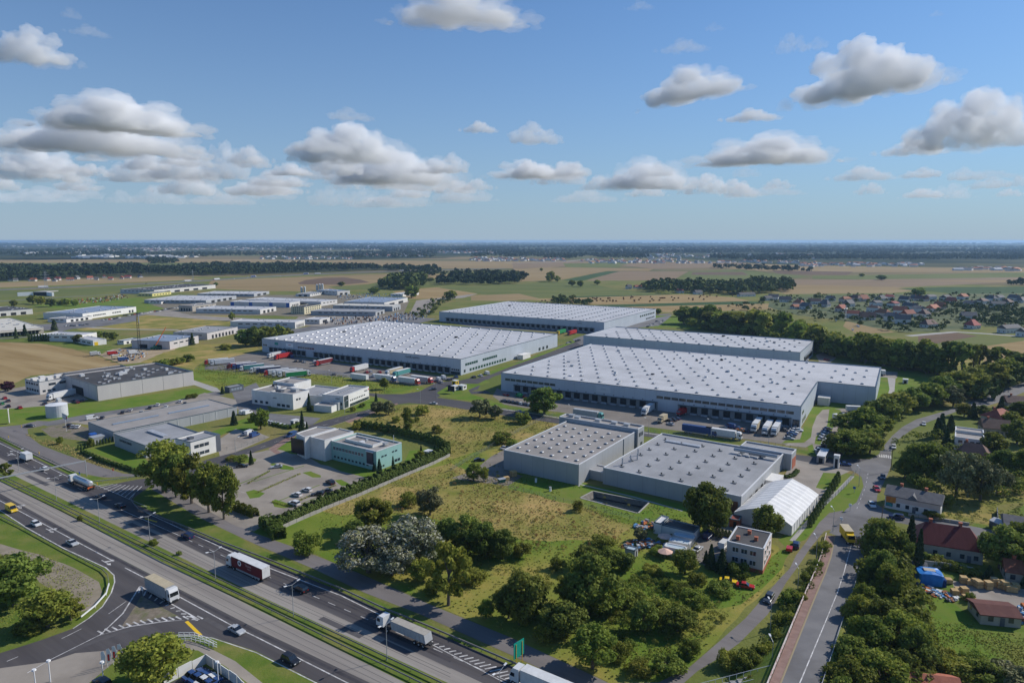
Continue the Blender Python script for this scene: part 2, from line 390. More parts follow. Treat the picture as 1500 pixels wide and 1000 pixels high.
structure(strip_px('far_road', [(112,478),(170,482),(262,483)], 5, conc  ))
structure(strip_px('far_road', [(120,476),(165,470),(215,459),(270,450)], 12, asph_lt  ))
structure(strip_px('far_road', [(-100,492),(0,496),(60,492),(120,476)], 9, asph_lt  ))
structure(strip_px('far_road', [(1330,492),(1375,488),(1400,486),(1450,489),(1500,493),(1650,500)], 8, conc  ))
structure(strip_px('far_road', [(-150,447),(0,441),(60,437),(110,434),(190,430)], 10, asph_lt  ))
# ---- near ground
def reg(n, m, p, jit=0.0, step=5): return region(n, p, m, jit=jit, step=step)
reg('stubble_field', g_straw, [(-140,497),(0,501),(60,503),(105,511),(140,521),(178,534),(100,545),(45,550),(0,570),(-140,600)], 0.8)
reg('lawn', g_lawn, [(-140,600),(0,590),(60,592),(100,588),(150,589),(283,568),(300,570),(318,574),(240,592),(100,612),(60,624),(-140,650)], 0.3)
reg('lawn', g_verge, [(-140,490),(0,496),(60,498),(150,505),(180,512),(160,520),(105,509),(60,502),(0,499),(-140,494)], 0.4)
reg('building_yard', g_sand, [(143,520),(165,511),(235,506),(262,508),(250,516),(225,524),(205,531),(180,534)], 0.8)
reg('meadow', g_dry, [(205,531),(240,516),(290,505),(375,500),(378,512),(330,527),(300,528),(283,541),(240,533)], 0.6)
reg('meadow', g_meadow, [(283,541),(300,530),(360,540),(390,543),(440,548),(480,546),(600,561),(622,568),(615,574),(590,577),(560,577),(520,570),(450,556),(375,562),(345,566),(320,568),(284,556)], 0.5)
reg('track', conc, [(282,556),(318,568),(324,574),(310,573),(283,563)])
# verge base along the highway and the junction
reg('verge', g_verge, [(-150,560),(0,632),(60,668),(150,700),(225,712),(300,760),(375,800),(460,838),(560,882),(700,942),(850,1005),(900,1050),(400,1060),(-150,1060)], 0.2)
reg('meadow', g_meadow, [(350,778),(445,742),(560,700),(655,668),(742,655),(760,690),(850,712),(1000,745),(1060,760),(1140,800),(1150,846),(1120,865),(1080,905),(1010,975),(960,1000),(880,1060),(890,998),(750,933),(640,886),(535,842),(450,806)], 0.5)
reg('dry_patch', g_dry, [(505,617),(547,605),(582,593),(640,592),(700,600),(760,612),(830,622),(800,640),(738,655),(720,655),(662,672),(655,664),(635,650),(590,640),(520,625)], 0.8)
reg('dry_patch', g_dry, [(560,705),(660,678),(720,700),(820,735),(870,748),(930,770),(900,795),(840,790),(770,790),(700,775),(640,760),(560,745),(500,755),(470,748)], 1.5)
reg('lawn', g_lawn, [(742,700),(765,694),(850,706),(1000,738),(1012,756),(940,762),(850,738),(745,716)], 0.2)
reg('lawn', g_lawn, [(1285,552),(1305,545),(1345,543),(1400,552),(1390,575),(1330,595),(1280,600),(1240,600),(1200,600),(1205,580)], 0.3)
reg('grass_strip', g_verge, [(720,592),(750,596),(850,609),(940,627),(1125,650),(1200,662),(1200,668),(1125,656),(940,634),(850,618),(780,606),(725,598)])
reg('lawn', g_lawn, [(1185,600),(1200,592),(1290,596),(1310,610),(1290,640),(1230,672),(1185,662),(1180,640)])
reg('lawn', g_lawn, [(1150,672),(1230,690),(1268,700),(1262,720),(1250,748),(1215,750),(1180,790),(1150,800),(1140,790),(1200,740),(1200,700),(1150,690)])
reg('grassland', g_verge, [(1262,850),(1300,800),(1420,770),(1500,740),(1700,800),(1700,1100),(1150,1100),(1205,1000)], 0.3)
reg('field', g_lawn, [(1312,858),(1335,858),(1400,885),(1440,925),(1520,925),(1600,960),(1600,1040),(1430,1000),(1380,960),(1340,920)], 1.0)
reg('yard', pave, [(1395,850),(1500,862),(1560,880),(1560,925),(1480,905),(1440,880),(1400,870)], 0.4)
reg('grassland', g_dry, [(1385,760),(1378,735),(1400,722),(1450,710),(1500,705),(1500,735),(1460,740),(1455,770)], 0.5)
# ---- secondary roads
reg('service_road', asph_path, [(-80,600),(0,625),(30,622),(55,616),(80,617),(60,624),(40,628),(42,638),(60,652),(100,667),(150,684),(180,693),(212,696),(160,699),(145,698),(100,689),(50,667),(0,640),(-80,612)])
reg('road', asph_lt, [(55,620),(130,606),(240,590),(316,573),(330,578),(250,594),(140,614),(70,624)])
reg('service_road', asph_path, [(232,703),(300,744),(375,781),(450,808),(535,843),(635,887),(750,934),(890,999),(960,1040),(860,1010),(745,957),(615,899),(535,868),(460,833),(375,797),(290,757),(222,716)])
reg('lane', asph_path, [(860,1010),(900,1000),(965,999),(1012,975),(1050,942),(1092,905),(1125,867),(1143,846),(1157,832),(1166,813),(1182,792),(1200,765),(1215,751),(1235,747),(1228,772),(1207,778),(1187,802),(1172,825),(1152,852),(1125,899),(1112,912),(1082,942),(1050,965),(1022,982),(990,1010),(950,1060)])
reg('road', asph, [(306,672),(345,662),(375,652),(437,629),(475,616),(547,598),(575,588),(560,583),(540,579),(520,574),(560,577),(590,577),(615,573),(628,566),(640,560),(675,557),(700,551),(720,544),(750,533),(790,518),(822,505),(845,500),(865,498),(858,506),(800,525),(770,535),(745,545),(724,551),(706,560),(700,570),(690,573),(712,572),(720,576),(690,577),(660,574),(640,582),(690,589),(735,598),(800,610),(850,618),(960,634),(1150,664),(1227,672),(1275,672),(1250,690),(1225,686),(1190,680),(1150,672),(960,641),(850,625),(750,610),(690,601),(650,594),(600,590),(582,592),(550,602),(435,640),(400,653),(375,661),(340,677),(300,690),(225,710),(220,703),(250,692)])
reg('grass_island', g_lawn, [(640,575),(655,566),(672,562),(700,562),(712,556),(718,560),(700,565),(686,571),(690,577),(700,580),(730,590),(745,594),(740,597),(690,588),(645,580)])
reg('main_road', asph_lt, [(1215,780),(1222,765),(1240,745),(1255,735),(1265,712),(1262,698),(1248,688),(1245,680),(1275,672),(1287,665),(1297,650),(1307,638),(1322,625),(1342,614),(1370,606),(1400,597),(1425,586),(1455,575),(1500,560),(1620,520),(1650,535),(1500,574),(1470,587),(1440,596),(1400,603),(1362,617),(1337,628),(1315,644),(1306,660),(1305,682),(1300,695),(1293,710),(1285,725),(1284,738),(1300,748),(1330,757),(1377,762),(1455,776),(1520,782),(1600,790),(1600,812),(1500,800),(1440,790),(1380,772),(1330,768),(1300,762),(1278,765),(1270,785),(1262,800)])
reg('crossing_bars', white, [(1287,665.5),(1289,665.5),(1290,669),(1288,669)])
for k in range(5): reg('crossing_bars', white, [(1290.5+3.2*k,665+k*.45),(1292.4+3.2*k,665+k*.45),(1293+3.2*k,669.5+k*.45),(1291+3.2*k,669.5+k*.45)])
# ---- yards and car parks
reg('loading_yard', pave_dk, [(728,568),(735,572),(940,598),(1175,627),(1195,616),(1180,655),(1125,647),(940,624),(850,607),(775,598),(738,592),(722,580)])
reg('loading_yard', pave_dk, [(300,541),(310,530),(355,519),(380,515),(470,527),(560,540),(672,554),(655,556),(640,560),(610,565),(560,560),(510,553),(455,548),(380,546)])
reg('yard_lane', asph_lt, [(300,535),(380,530),(450,540),(520,547),(600,556),(610,560),(560,557),(500,552),(450,546),(380,538),(300,541)])
reg('yard', asph_lt, [(642,470),(650,467),(885,482),(958,461),(985,459),(945,474),(900,500),(850,505),(838,497),(860,489),(780,484),(700,480)])
reg('grass_strip', g_lawn, [(690,556),(720,543),(760,530),(822,506),(838,499),(845,500),(800,518),(745,538),(720,548)])
reg('lawn', g_lawn, [(958,462),(1005,462),(1040,478),(1090,490),(1150,497),(1190,510),(1300,535),(1340,545),(1290,540),(1190,520),(1100,490),(980,480),(935,480),(950,472)], 0.4)
reg('car_park', asph_lt, [(935,480),(950,468),(985,461),(975,470),(965,477)])
reg('yard', pave, [(1195,520),(1205,516),(1225,524),(1215,532),(1200,530)])
reg('path', conc, [(1300,552),(1312,552),(1310,575),(1300,592),(1296,592),(1303,570)])
reg('car_park', pave, [(1290,543),(1315,545),(1314,554),(1288,552)])
reg('driveway', pave, [(1190,650),(1180,655),(1150,652),(1175,632),(1205,600),(1235,598),(1270,602),(1300,606),(1285,625),(1245,655),(1230,672),(1195,665)])
reg('grass_bed', g_lawn, [(1180,616),(1196,610),(1190,625),(1188,640),(1178,648),(1145,649),(1150,645),(1172,643)])
reg('grass_bed', g_lawn, [(1185,604),(1215,598),(1212,622),(1195,640),(1193,650),(1210,652),(1222,622),(1235,612),(1260,612),(1235,606),(1230,600),(1200,596)])
reg('yard', pave, [(1010,752),(1060,770),(1085,752),(1150,695),(1160,672),(1185,677),(1225,685),(1245,690),(1222,700),(1222,722),(1200,740),(1195,750),(1110,790),(1085,800),(1060,785)])
reg('grass_bed', g_lawn, [(1206,692),(1228,693),(1226,702),(1208,717),(1195,714)])
reg('forecourt', pave_dk, [(660,700),(692,690),(720,668),(745,655),(758,662),(745,690),(766,697),(745,711),(700,706)])
# office car park beside the teal building
reg('car_park', pave, [(344,668),(400,658),(440,662),(470,680),(520,690),(552,698),(548,705),(480,730),(420,754),(385,770),(372,778),(345,770),(300,745),(262,722),(300,700)])
for isl in ([(395,680),(400,678),(418,681),(430,684),(430,688),(412,687)], [(443,692),(455,690),(470,696),(470,699),(458,699)], [(360,720),(372,717),(388,722),(380,728),(366,730)],
            [(398,734),(403,731),(425,738),(430,742),(415,744),(402,742)], [(490,703),(500,702),(513,709),(512,712),(500,711)], [(345,672),(362,668),(376,672),(374,676),(350,680)]):
    reg('planted_island', g_lawn, isl, 0.1, 2)
reg('garden', g_lawn, [(466,676),(480,668),(560,688),(592,678),(600,660),(640,655),(655,665),(620,684),(560,703),(540,700),(500,690)])
reg('garden', g_lawn, [(405,655),(437,632),(450,625),(468,660),(455,668),(425,664)])
reg('forecourt', brickpave, [(393,657),(440,629),(444,632),(405,658),(412,663),(404,665)])
reg('cycle_path', brickpave, [(505,617),(560,598),(582,590),(583,592),(560,600),(512,619)])
# yards of the two office blocks
reg('yard', asph_lt, [(340,575),(375,560),(385,575),(395,605),(470,612),(458,622),(420,628),(395,618),(350,600)])
reg('garden', g_lawn, [(470,616),(503,603),(545,582),(560,583),(545,597),(480,612)])
reg('yard', pave, [(130,622),(100,618),(240,594),(300,575),(345,585),(350,600),(330,595)])
reg('yard', g_gravel, [(60,628),(100,618),(134,628),(150,648),(120,645),(75,640)])
reg('yard', pave, [(320,660),(318,645),(345,628),(375,632),(395,640),(345,662),(322,668)])
reg('lawn', g_lawn, [(300,636),(340,620),(365,610),(380,620),(375,634),(345,628),(318,640)])
reg('lawn', g_lawn, [(115,655),(170,652),(213,672),(225,686),(208,690),(150,668)])
reg('yard', pave, [(-80,565),(0,572),(40,565),(60,578),(100,568),(130,585),(95,592),(20,598),(-80,605)])
# left hand industrial estate ground
reg('estate_yard', asph_lt, [(345,480),(430,482),(470,475),(600,463),(640,467),(615,473),(560,474),(470,488),(400,497),(378,503),(372,500),(350,494)])
reg('estate_yard', pave, [(200,460),(265,452),(290,462),(430,470),(440,462),(600,460),(610,440),(700,430),(680,436),(640,440),(625,460),(590,468),(470,478),(300,468)])
reg('estate_yard', asph_lt, [(60,475),(120,470),(200,462),(200,470),(150,478),(100,482),(60,484),(-100,478),(-100,470)])
reg('estate_yard', g_gravel, [(220,446),(350,432),(440,432),(520,432),(600,440),(590,462),(440,464),(400,462),(280,462)])
reg('lawn', g_lawn, [(1112,848),(1130,815),(1160,792),(1170,790),(1158,808),(1146,832),(1118,860),(1085,885),(1050,892),(1040,870),(1070,860)], 0.4)
# garage court by the pink office
reg('yard', pave_dk, [(1010,790),(1020,780),(1060,785),(1085,800),(1070,815),(1035,830),(1018,820),(1020,800)])
# bottom-left lot
reg('lot', pave, [(-100,965),(0,957),(60,955),(110,950),(172,950),(200,945),(180,958),(160,975),(130,1000),(90,1060),(-100,1060)])
reg('dirt_track', M('trodden_dirt', (0.30,0.25,0.19), (0.24,0.2,0.15), scale=0.15, c3=(0.18,0.16,0.09), scale3=0.08, rough=1), [(-140,780),(0,796),(30,805),(60,812),(110,832),(145,852),(150,868),(138,890),(120,895),(90,885),(70,860),(20,820),(-140,800)], 0.5)
reg('planted_bed', g_verge, [(130,1000),(150,985),(190,970),(240,955),(275,965),(262,990),(240,1000),(180,1010)], 0.2)
reg('car_park', asph, [(248,1000),(300,975),(345,1000),(350,1060),(230,1060)])
reg('path', pave, [(262,940),(275,937),(300,945),(345,968),(385,1000),(400,1010),(370,1005),(330,975),(290,952),(262,950)])
# ================================================================ HIGHWAY
def between(a, b): return a + b[::-1]
N0 = [(-120,590),(0,645),(105,697),(215,745),(265,770),(325,796),(396,824),(500,866),(565,896),(625,920),(750,975),(950,1064)]
D2 = [(-120,612),(0,670),(125,725),(178,752),(240,782),(375,849),(475,893),(600,950),(710,1001),(830,1056)]
M1 = [(-120,625),(0,686),(131,750),(375,870),(657,1000),(780,1056)]
M2 = [(-120,642),(0,704),(92,750),(375,891),(595,1000),(710,1056)]
S1 = [(-120,655),(0,722),(140,799),(375,920),(560,1008),(660,1056)]
S2 = [(-120,680),(0,748),(40,774),(92,803),(155,832),(167,843),(168,852),(163,868),(150,888),(130,905),(107,920)]
reg('highway', asph_hw, between(N0, D2)); reg('highway_shoulder', asph_old, between(D2, M1))
reg('median', g_verge, between(M1, M2)); reg('highway_shoulder', asph_old, between(M2, S1))
reg('highway', asph_hw, between(S1[:3]+[(190,825),(375,920),(560,1008),(660,1056)], S2+[(60,937),(0,956),(-120,985),(-120,1040),(0,978),(75,968),(110,956),(172,951),(195,945),(225,935),(260,928),(312,933),(375,953),(467,1000),(560,1056)]))
reg('slip_road', asph_hw, [(128,709),(150,712),(200,702),(218,700),(232,704),(205,722),(195,730),(197,740),(215,748),(190,745)])
reg('traffic_island', g_gravel, [(207,872),(262,902),(230,905),(185,916),(178,918),(190,900)], 0.15, 2)
tyre_m = M('tyre_worn_lane', (0.042,0.038,0.042), (0.064,0.058,0.062), scale=0.3, rough=0.8); patch_m = M('asphalt_repair', (0.10,0.092,0.092), (0.085,0.078,0.08), scale=0.5); crackm = M('tar_joint', (0.10,0.092,0.085), rough=.7)
def mixl(A, C, t): return [(p[0], p[1]+(q_[1]-p[1])*t) for p in A for q_ in [interp(C, p[0])]]
def interp(C, x):
    for a, c in zip(C, C[1:]):
        if a[0] <= x <= c[0]: u = (x-a[0])/(c[0]-a[0]); return (x, a[1]+(c[1]-a[1])*u)
    return (x, C[-1][1]+(x-C[-1][0])*.46)
XS = [(x, 0) for x in range(-100, 700, 40)]
def along(A, C, t, x0=-100, x1=700): return [(x, interp(A, x)[1]*(1-t)+interp(C, x)[1]*t) for x in range(x0, x1, 40)]
for t_ in (.30, .42, .66, .78): strip_px('wheel_track', along(N0, D2, t_, -100 if t_ > .6 else 240), .55, tyre_m)
for t_ in (.18, .3): strip_px('wheel_track', along(S1, [(-120,700),(0,733),(62,766),(167,822),(260,871),(337,914),(375,932),(510,1000),(620,1056)], t_+.2, -100, 560), .5, tyre_m)
for t_ in (.0, .33, .55): strip_px('joint', along(D2, M1, t_+.02), .12, crackm)
for t_ in (.35, .7): strip_px('joint', along(M2, S1, t_), .12, crackm)
for x_, t_, l_ in ((40,.5,30),(190,.4,45),(470,.6,60),(560,.3,40)): strip_px('repair_patch', [(x, interp(D2, x)[1]*(1-t_)+interp(M1, x)[1]*t_) for x in (x_, x_+l_)], 1.6, patch_m)
for p_ in ([(150,935),(210,915)],[(100,955),(160,930)],[(175,890),(200,868)],[(10,735),(60,762)],[(300,905),(345,930)]): strip_px('repair_patch', p_, 1.3, patch_m)
# kerb of the island and hatch paint
strip_px('edge_line', [(205,858),(292,907),(245,909),(190,917),(146,930),(180,898),(205,858)], 0.35, white)
for k in range(15):
    t = k/14.0; a = (292-146*t, 908+22*t-6*math.sin(math.pi*t)); strip_px('hatch', [(a[0]-3, a[1]-6.6), (a[0]+5, a[1]-2.2)], 0.4, white)
for k in range(11):
    t = k/10.0; strip_px('hatch', [(205+85*t, 861+47*t), (203+78*t, 868+38*t)], 0.4, white)
strip_px('edge_line', [(-120,588.5),(0,649),(105,700.5)], 0.25, white)
strip_px('edge_line', [(215,751),(337,807),(396,832),(500,872),(557,900),(610,922),(625,928)], 0.28, white)
strip_px('lane_dashes', [(-120,604),(0,658),(52,685),(130,722)], 0.16, white, dash=(4,6))
strip_px('lane_line', [(177,746),(265,785)], 0.18, white)
strip_px('lane_dashes', [(275,790),(321,811),(397,846),(514,896),(614,940),(710,982),(860,1048)], 0.18, white, dash=(2.6,3.2))
strip_px('edge_line', [(619,936),(735,997),(840,1050)], 0.22, white)
for k in range(30):
    t = k/29.0; a = (622+215*t, 936.5+104*t); w_ = 2+10*min(1, t*1.6)
    strip_px('hatch', [(a[0]-1, a[1]-0.3), (a[0]+w_*1.9, a[1]-w_*0.45)], 0.35, white)
strip_px('lane_line', [(130,705),(165,720),(215,742)], 0.2, white)
for k in range(9):
    t = k/8.0; strip_px('hatch', [(140+70*t*0.7, 712+18*t), (160+60*t*.8, 708+13*t*0.3)], 0.3, white)
strip_px('edge_line', [(-120,622),(0,684),(131,748),(375,867.5),(657,997)], 0.12, kerb_m)
strip_px('lane_line', [(-60,700),(0,733),(62,766),(167,822)], 0.28, white)
strip_px('lane_line', [(183,831),(212,846)], 0.28, white)
strip_px('lane_line', [(258,871),(337,914),(375,932),(510,1000),(620,1056)], 0.28, white)
strip_px('edge_line', [(-120,678),(0,747),(40,773),(92,802),(155,831),(167,842),(168,852),(163,868),(150,888),(130,905),(107,920)], 0.3, white)
strip_px('edge_line', [(258,930),(285,930),(312,934),(375,955),(466,1001),(560,1050)], 0.25, white)
strip_px('lane_line', [(145,930),(75,965),(40,985)], 0.2, white)
strip_px('lane_dashes', [(185,880),(150,905),(90,935),(10,968)], 0.18, white, dash=(6,7))
strip_px('lane_mark', [(212,759),(230,764)], .5, yellow)
strip_px('stop_line', [(273,909.5),(294,930)], 0.75, yellow)
def arrow(px, py, ang, s=1.0):
    p = at(px, py); mb = MB(); z = 0.004*level([(p.x+a, p.y+b) for a, b in ((-2,-2),(2,-2),(2,2),(-2,2))])
    pts = [(-2.4,-.12),(0.9,-.12),(0.9,-.5),(2.3,0),(0.9,.5),(0.9,.12),(-2.4,.12)]
    pt2 = [(-1.2,.1),(-.4,.1),(0.2,1.1),(.6,1.0),(.1,1.9),(-.9,1.5),(-.35,1.3)]
    for q in (pts, pt2):
        c, s_ = math.cos(ang), math.sin(ang)
        mb.add([(p.x+(x*c-y*s_)*s, p.y+(x*s_+y*c)*s, z) for x, y in q], [tuple(range(len(q)))])
    structure(link('road_arrow', mb.mesh('road_arrow', white)))
HW = at(375,930)-at(62,766); HWA = math.atan2(HW.y, HW.x)
for px_, py_ in ((73,777),(156,824),(19,665),(27,742)): arrow(px_, py_, HWA if py_ > 700 else HWA+math.pi, 1.15)
# lines on the other roads
strip_px('lane_dashes', [(1255,745),(1268,712),(1272,690)], 0.15, white, dash=(2,3))
strip_px('lane_dashes', [(1150,668),(960,638),(800,614),(690,595)], 0.13, white, dash=(3,5))
strip_px('lane_dashes', [(340,670),(437,635),(560,594)], 0.13, white, dash=(3,5))
strip_px('edge_line', [(345,678),(437,640),(550,602.5)], 0.2, conc)
strip_px('kerb', [(722,597),(780,605),(940,633),(1150,662)], 1.6, conc)
strip_px('parking_line', [(330,712),(360,722)], 0.1, white)
for a_, b_ in (((352,708),(395,690)),((372,705),(445,682)),((404,735),(468,710)),((430,742),(480,722))):
    strip_px('parking_edge', [a_, b_], 0.5, g_lawn)
strip_px('footpath', [(1000,748),(930,728),(850,709),(848,712)], 0.9, conc)
strip_px('footpath', [(1249,697),(1225,722),(1200,745),(1160,792)], 1.4, conc)
strip_px('track', [(905,930),(960,934),(1000,937),(1040,930)], 0.5, g_lawn)
# ================================================================ CLOUDS (lit meshes, outside the haze)
def cloud_mat(name, dens):
    m = bpy.data.materials.new(name); m.use_nodes = True; n = m.node_tree; n.nodes.clear()
    o = n.nodes.new('ShaderNodeOutputMaterial'); v = n.nodes.new('ShaderNodeVolumeScatter')
    v.inputs['Color'].default_value = (0.99, 0.996, 1, 1); v.inputs['Density'].default_value = dens; v.inputs['Anisotropy'].default_value = 0.0
    n.links.new(v.outputs[0], o.inputs['Volume']); return m
CM = [cloud_mat('cloud_vapour', d) for d in (0.0075, 0.0042, 0.0025)]
CQ = [cloud_mat('light_cloud_vapour', d) for d in (0.0075, 0.0042, 0.0024)]
CT = [cloud_mat('thin_cloud_vapour', d) for d in (0.0026, 0.0013, 0.0007)]
def cloud_proto(seed, lumps, flat):
    rn = random.Random(seed); me = bpy.data.meshes.new('cloud'); mb = MB()
    for k in range(lumps):
        x = rn.gauss(0, .36); x = max(-.85, min(.85, x)); env = max(.15, 1-abs(x)**1.6)
        r = rn.uniform(.07, .25)*(.45+.55*env); y = rn.uniform(-.3, .3)*env; z = rn.uniform(0, 1)**1.4*env*flat+r*.35
        n = 10; rings = []
        for i in range(1, n):
            a = math.pi*i/n; rings.append([(x+r*math.sin(a)*math.cos(b_), y+r*math.sin(a)*math.sin(b_), z+r*.85*math.cos(a)) for b_ in [2*math.pi*j/14 for j in range(14)]])
        mb.loft(rings[::-1])
    me.from_pydata(mb.v, [], mb.f); o = link('tmp', me)
    md = o.modifiers.new('r', 'REMESH'); md.mode = 'VOXEL'; md.voxel_size = 0.015; md.use_smooth_shade = True
    for s_, st in ((.34, .24), (.15, .14), (.06, .10), (.026, .045)):
        tx = bpy.data.textures.new('t', 'CLOUDS'); tx.noise_scale = s_; tx.noise_depth = 3
        dm = o.modifiers.new('d', 'DISPLACE'); dm.texture = tx; dm.strength = st; dm.mid_level = 0.5; dm.texture_coords = 'LOCAL'
    m3 = o.modifiers.new('r2', 'REMESH'); m3.mode = 'VOXEL'; m3.voxel_size = 0.013; m3.use_smooth_shade = True
    res = []
    dg = bpy.context.evaluated_depsgraph_get()
    m0 = bpy.data.meshes.new_from_object(o.evaluated_get(dg)); bpy.data.objects.remove(o)
    nv = len(m0.vertices); co = np.empty(nv*3); m0.vertices.foreach_get('co', co); co = co.reshape(-1, 3)
    no = np.empty(nv*3); m0.vertices.foreach_get('normal', no); no = no.reshape(-1, 3)
    for k, off in enumerate((0.0,)):
        m = m0.copy(); c = co+no*off; lowz = c[:, 2] < 0.0; c[lowz, 2] *= 0.3        # flat cumulus base
        m.vertices.foreach_set('co', c.ravel()); m.name = 'cloud'
        for p_ in (m,): p_.polygons.foreach_set('use_smooth', [True]*len(p_.polygons))
        m.materials.clear(); m.materials.append(CM[0]); m.update(); res.append(m)
    return res
PROTO_C = [cloud_proto(s, l, f) for s, l, f in ((1,60,.5),(2,50,.3),(5,64,.75),(8,44,.42),(13,56,.6))]
def variant(k, mat):
    key = (k, mat.name)
    if key not in VAR:
        c = PROTO_C[k][0].copy(); c.materials.clear(); c.materials.append(mat); VAR[key] = c
    return VAR[key]
VAR = {}
def cloud(cx, yb, w, h, proto=0, thin=False, flip=False, base=1350.0, tilt=0.0):
    dx = (cx-750)/1000.0; dy = -(yb-500)/1000.0
    Y = math.cos(PITCH)+dy*math.sin(PITCH); Z = -math.sin(PITCH)+dy*math.cos(PITCH)
    t = min((base-CAM_H)/Z, 21000.0)
    p = Vector((dx*t, Y*t, CAM_H+Z*t)); W_ = w/1000.0*t; H_ = h/1000.0*t*.88
    root = empty('cloud', p, math.atan2(-p.x, p.y)+0.0); root['kind'] = 'structure'
    root.scale = ((-1 if flip else 1)*W_/1.75, W_/1.75, H_/1.0/(0.62 if proto in (1,3) else .9)); root.rotation_euler.y = tilt
    if not thin and w > 100:
        v_ = link('cloud_veil', variant((proto+2) % 5, CT[0 if t < 8500 else 1 if t < 14000 else 2]), root); v_.scale = (1.14, 1.15, 1.1); v_.location = (.05, 0, -.04)
    link('cloud_body', variant(proto, (CQ if thin == 2 else CT if thin else CM)[0 if t < 8500 else 1 if t < 14000 else 2]), root)
for a in [(668,36,200,58,0,False,False),(45,92,120,66,4,False,True),(168,192,215,60,0,False,False),(148,222,265,62,1,False,True),(58,264,125,62,2,False,False),
          (508,238,160,66,2,False,True),(575,268,190,62,1,False,False),(470,222,90,24,3,False,False),(335,262,75,70,4,False,False),(270,262,120,42,1,False,True),(782,210,84,32,3,False,False),(702,194,58,20,1,False,False),
          (1010,146,146,44,3,False,False,1350,-.16),(1100,177,88,21,1,False,False),(1268,140,205,104,4,False,False,1350,-.12),(1127,240,196,50,0,False,True),(1425,216,170,98,2,False,True),(1335,227,100,30,1,False,False),
          (945,277,135,54,0,False,False),(1262,264,94,26,1,False,False),(1350,260,58,16,3,False,True),(770,262,115,36,4,False,False),(1092,259,44,18,3,True,False),(104,27,34,22,0,True,False),(130,52,62,18,1,True,False),
          (1158,78,52,34,2,True,False),(1195,72,40,18,3,True,True),(512,176,72,18,3,True,False),(937,14,46,16,1,True,False),(1046,45,30,12,3,True,False),(1371,24,24,12,0,True,False),(1000,76,80,22,1,True,False),
          (330,300,110,26,0,True,True),(560,304,120,22,1,True,True),(860,296,110,24,1,True,True),(1130,286,100,18,1,True,False),(1450,262,100,16,1,True,False),(60,296,120,30,4,True,True)]:
    cloud(*a)
rc_ = random.Random(17)
for x0, x1, y0, y1, n_, w0, w1 in ((-40,420,258,300,16,45,110),(380,840,255,302,16,45,105),(820,1160,255,292,11,40,90),(1150,1540,262,292,8,30,70),(90,380,232,266,9,40,80),(560,700,250,285,6,40,80),(-30,110,230,262,4,50,80),(700,860,238,268,5,35,70),(420,520,250,285,4,40,70)):
    for _ in range(n_):
        w_ = rc_.uniform(w0, w1); y_ = rc_.uniform(y0, y1); cloud(rc_.uniform(x0, x1), y_, w_, w_*rc_.uniform(.28, .5), rc_.randrange(5), 2 if y_ < 290 else True, rc_.random() < .5)
# ---- aerial haze: one even volume from under the ground to just above the camera
hb = MB(); hb.box(-31000, 31000, -31000, 31000, -1.5, 93.0)
hm = bpy.data.materials.new('haze'); hm.use_nodes = True; n = hm.node_tree; n.nodes.clear()
ho = n.nodes.new('ShaderNodeOutputMaterial'); hv = n.nodes.new('ShaderNodeVolumePrincipled'); hv.inputs['Density'].default_value = 0.00005
hv.inputs['Color'].default_value = (0.44, 0.68, 1.0, 1); hv.inputs['Anisotropy'].default_value = 0.2
n.links.new(hv.outputs[0], ho.inputs['Volume'])
haze = link('haze', hb.mesh('haze', hm)); haze['kind'] = 'stuff'; haze['label'] = 'thin blue haze over the plain'
# ================================================================ BUILDINGS
w_blue = panel('cladding_blue_grey', (0.42,0.46,0.51), (0.46,0.50,0.55), 6, seam=0.012)
w_grey = panel('cladding_grey', (0.34,0.35,0.36), (0.38,0.39,0.40), 5, seam=0.015)
w_pale = panel('cladding_pale', (0.56,0.54,0.51), (0.61,0.59,0.56), 5, seam=0.015)
w_pink = panel('cladding_pinkish', (0.50,0.46,0.45), (0.55,0.51,0.49), 12.2, seam=0.014, seamcol=(0.06,0.06,0.07))
w_white = M('white_render', (0.66,0.64,0.6), (0.72,0.70,0.67), scale=0.3, rough=0.85, obj=True)
w_cream = M('cream_render', (0.62,0.55,0.36), (0.66,0.6,0.42), scale=0.3, rough=0.85, obj=True)
w_yellow = M('yellow_cladding', (0.68,0.60,0.22), rough=0.7)
w_teal = panel('teal_cladding', (0.27,0.47,0.43), (0.31,0.51,0.47), 2.4, seam=0.02, seamcol=(0.2,0.36,0.33))
w_rose = M('rose_render', (0.56,0.45,0.40), (0.6,0.5,0.45), scale=0.4, rough=0.9, obj=True)
w_beige = M('beige_render', (0.47,0.42,0.35), (0.38,0.34,0.29), scale=0.25, rough=0.9, obj=True)
w_dark = M('dark_cladding', (0.09,0.10,0.12), (0.12,0.13,0.15), scale=0.3, rough=0.6, obj=True)
w_brick = M('brick_red_panel', (0.34,0.10,0.055), (0.4,0.13,0.07), scale=1.2, rough=0.8, obj=True)
r_white = panel('membrane_roof_pale', (0.47,0.465,0.47), (0.52,0.515,0.52), 2.6, vertical=False, rough=0.7, seam=0.04, seamcol=(0.43,0.425,0.43))
r_grey = panel('membrane_roof_grey', (0.28,0.28,0.285), (0.335,0.335,0.34), 3, vertical=False, rough=0.75, seam=0.03, seamcol=(0.24,0.24,0.245))
r_taupe = panel('membrane_roof_taupe', (0.29,0.265,0.24), (0.34,0.31,0.285), 3, vertical=False, rough=0.8, seam=0.03, seamcol=(0.24,0.22,0.2))
r_dark = panel('bitumen_roof_dark', (0.055,0.052,0.052), (0.08,0.076,0.074), 2, vertical=False, rough=0.85, seam=0.04, seamcol=(0.06,0.06,0.06))
r_blue = panel('metal_roof_blue', (0.20,0.25,0.34), (0.25,0.30,0.38), 3, vertical=False, rough=0.5, seam=0.05, seamcol=(0.5,0.52,0.55))
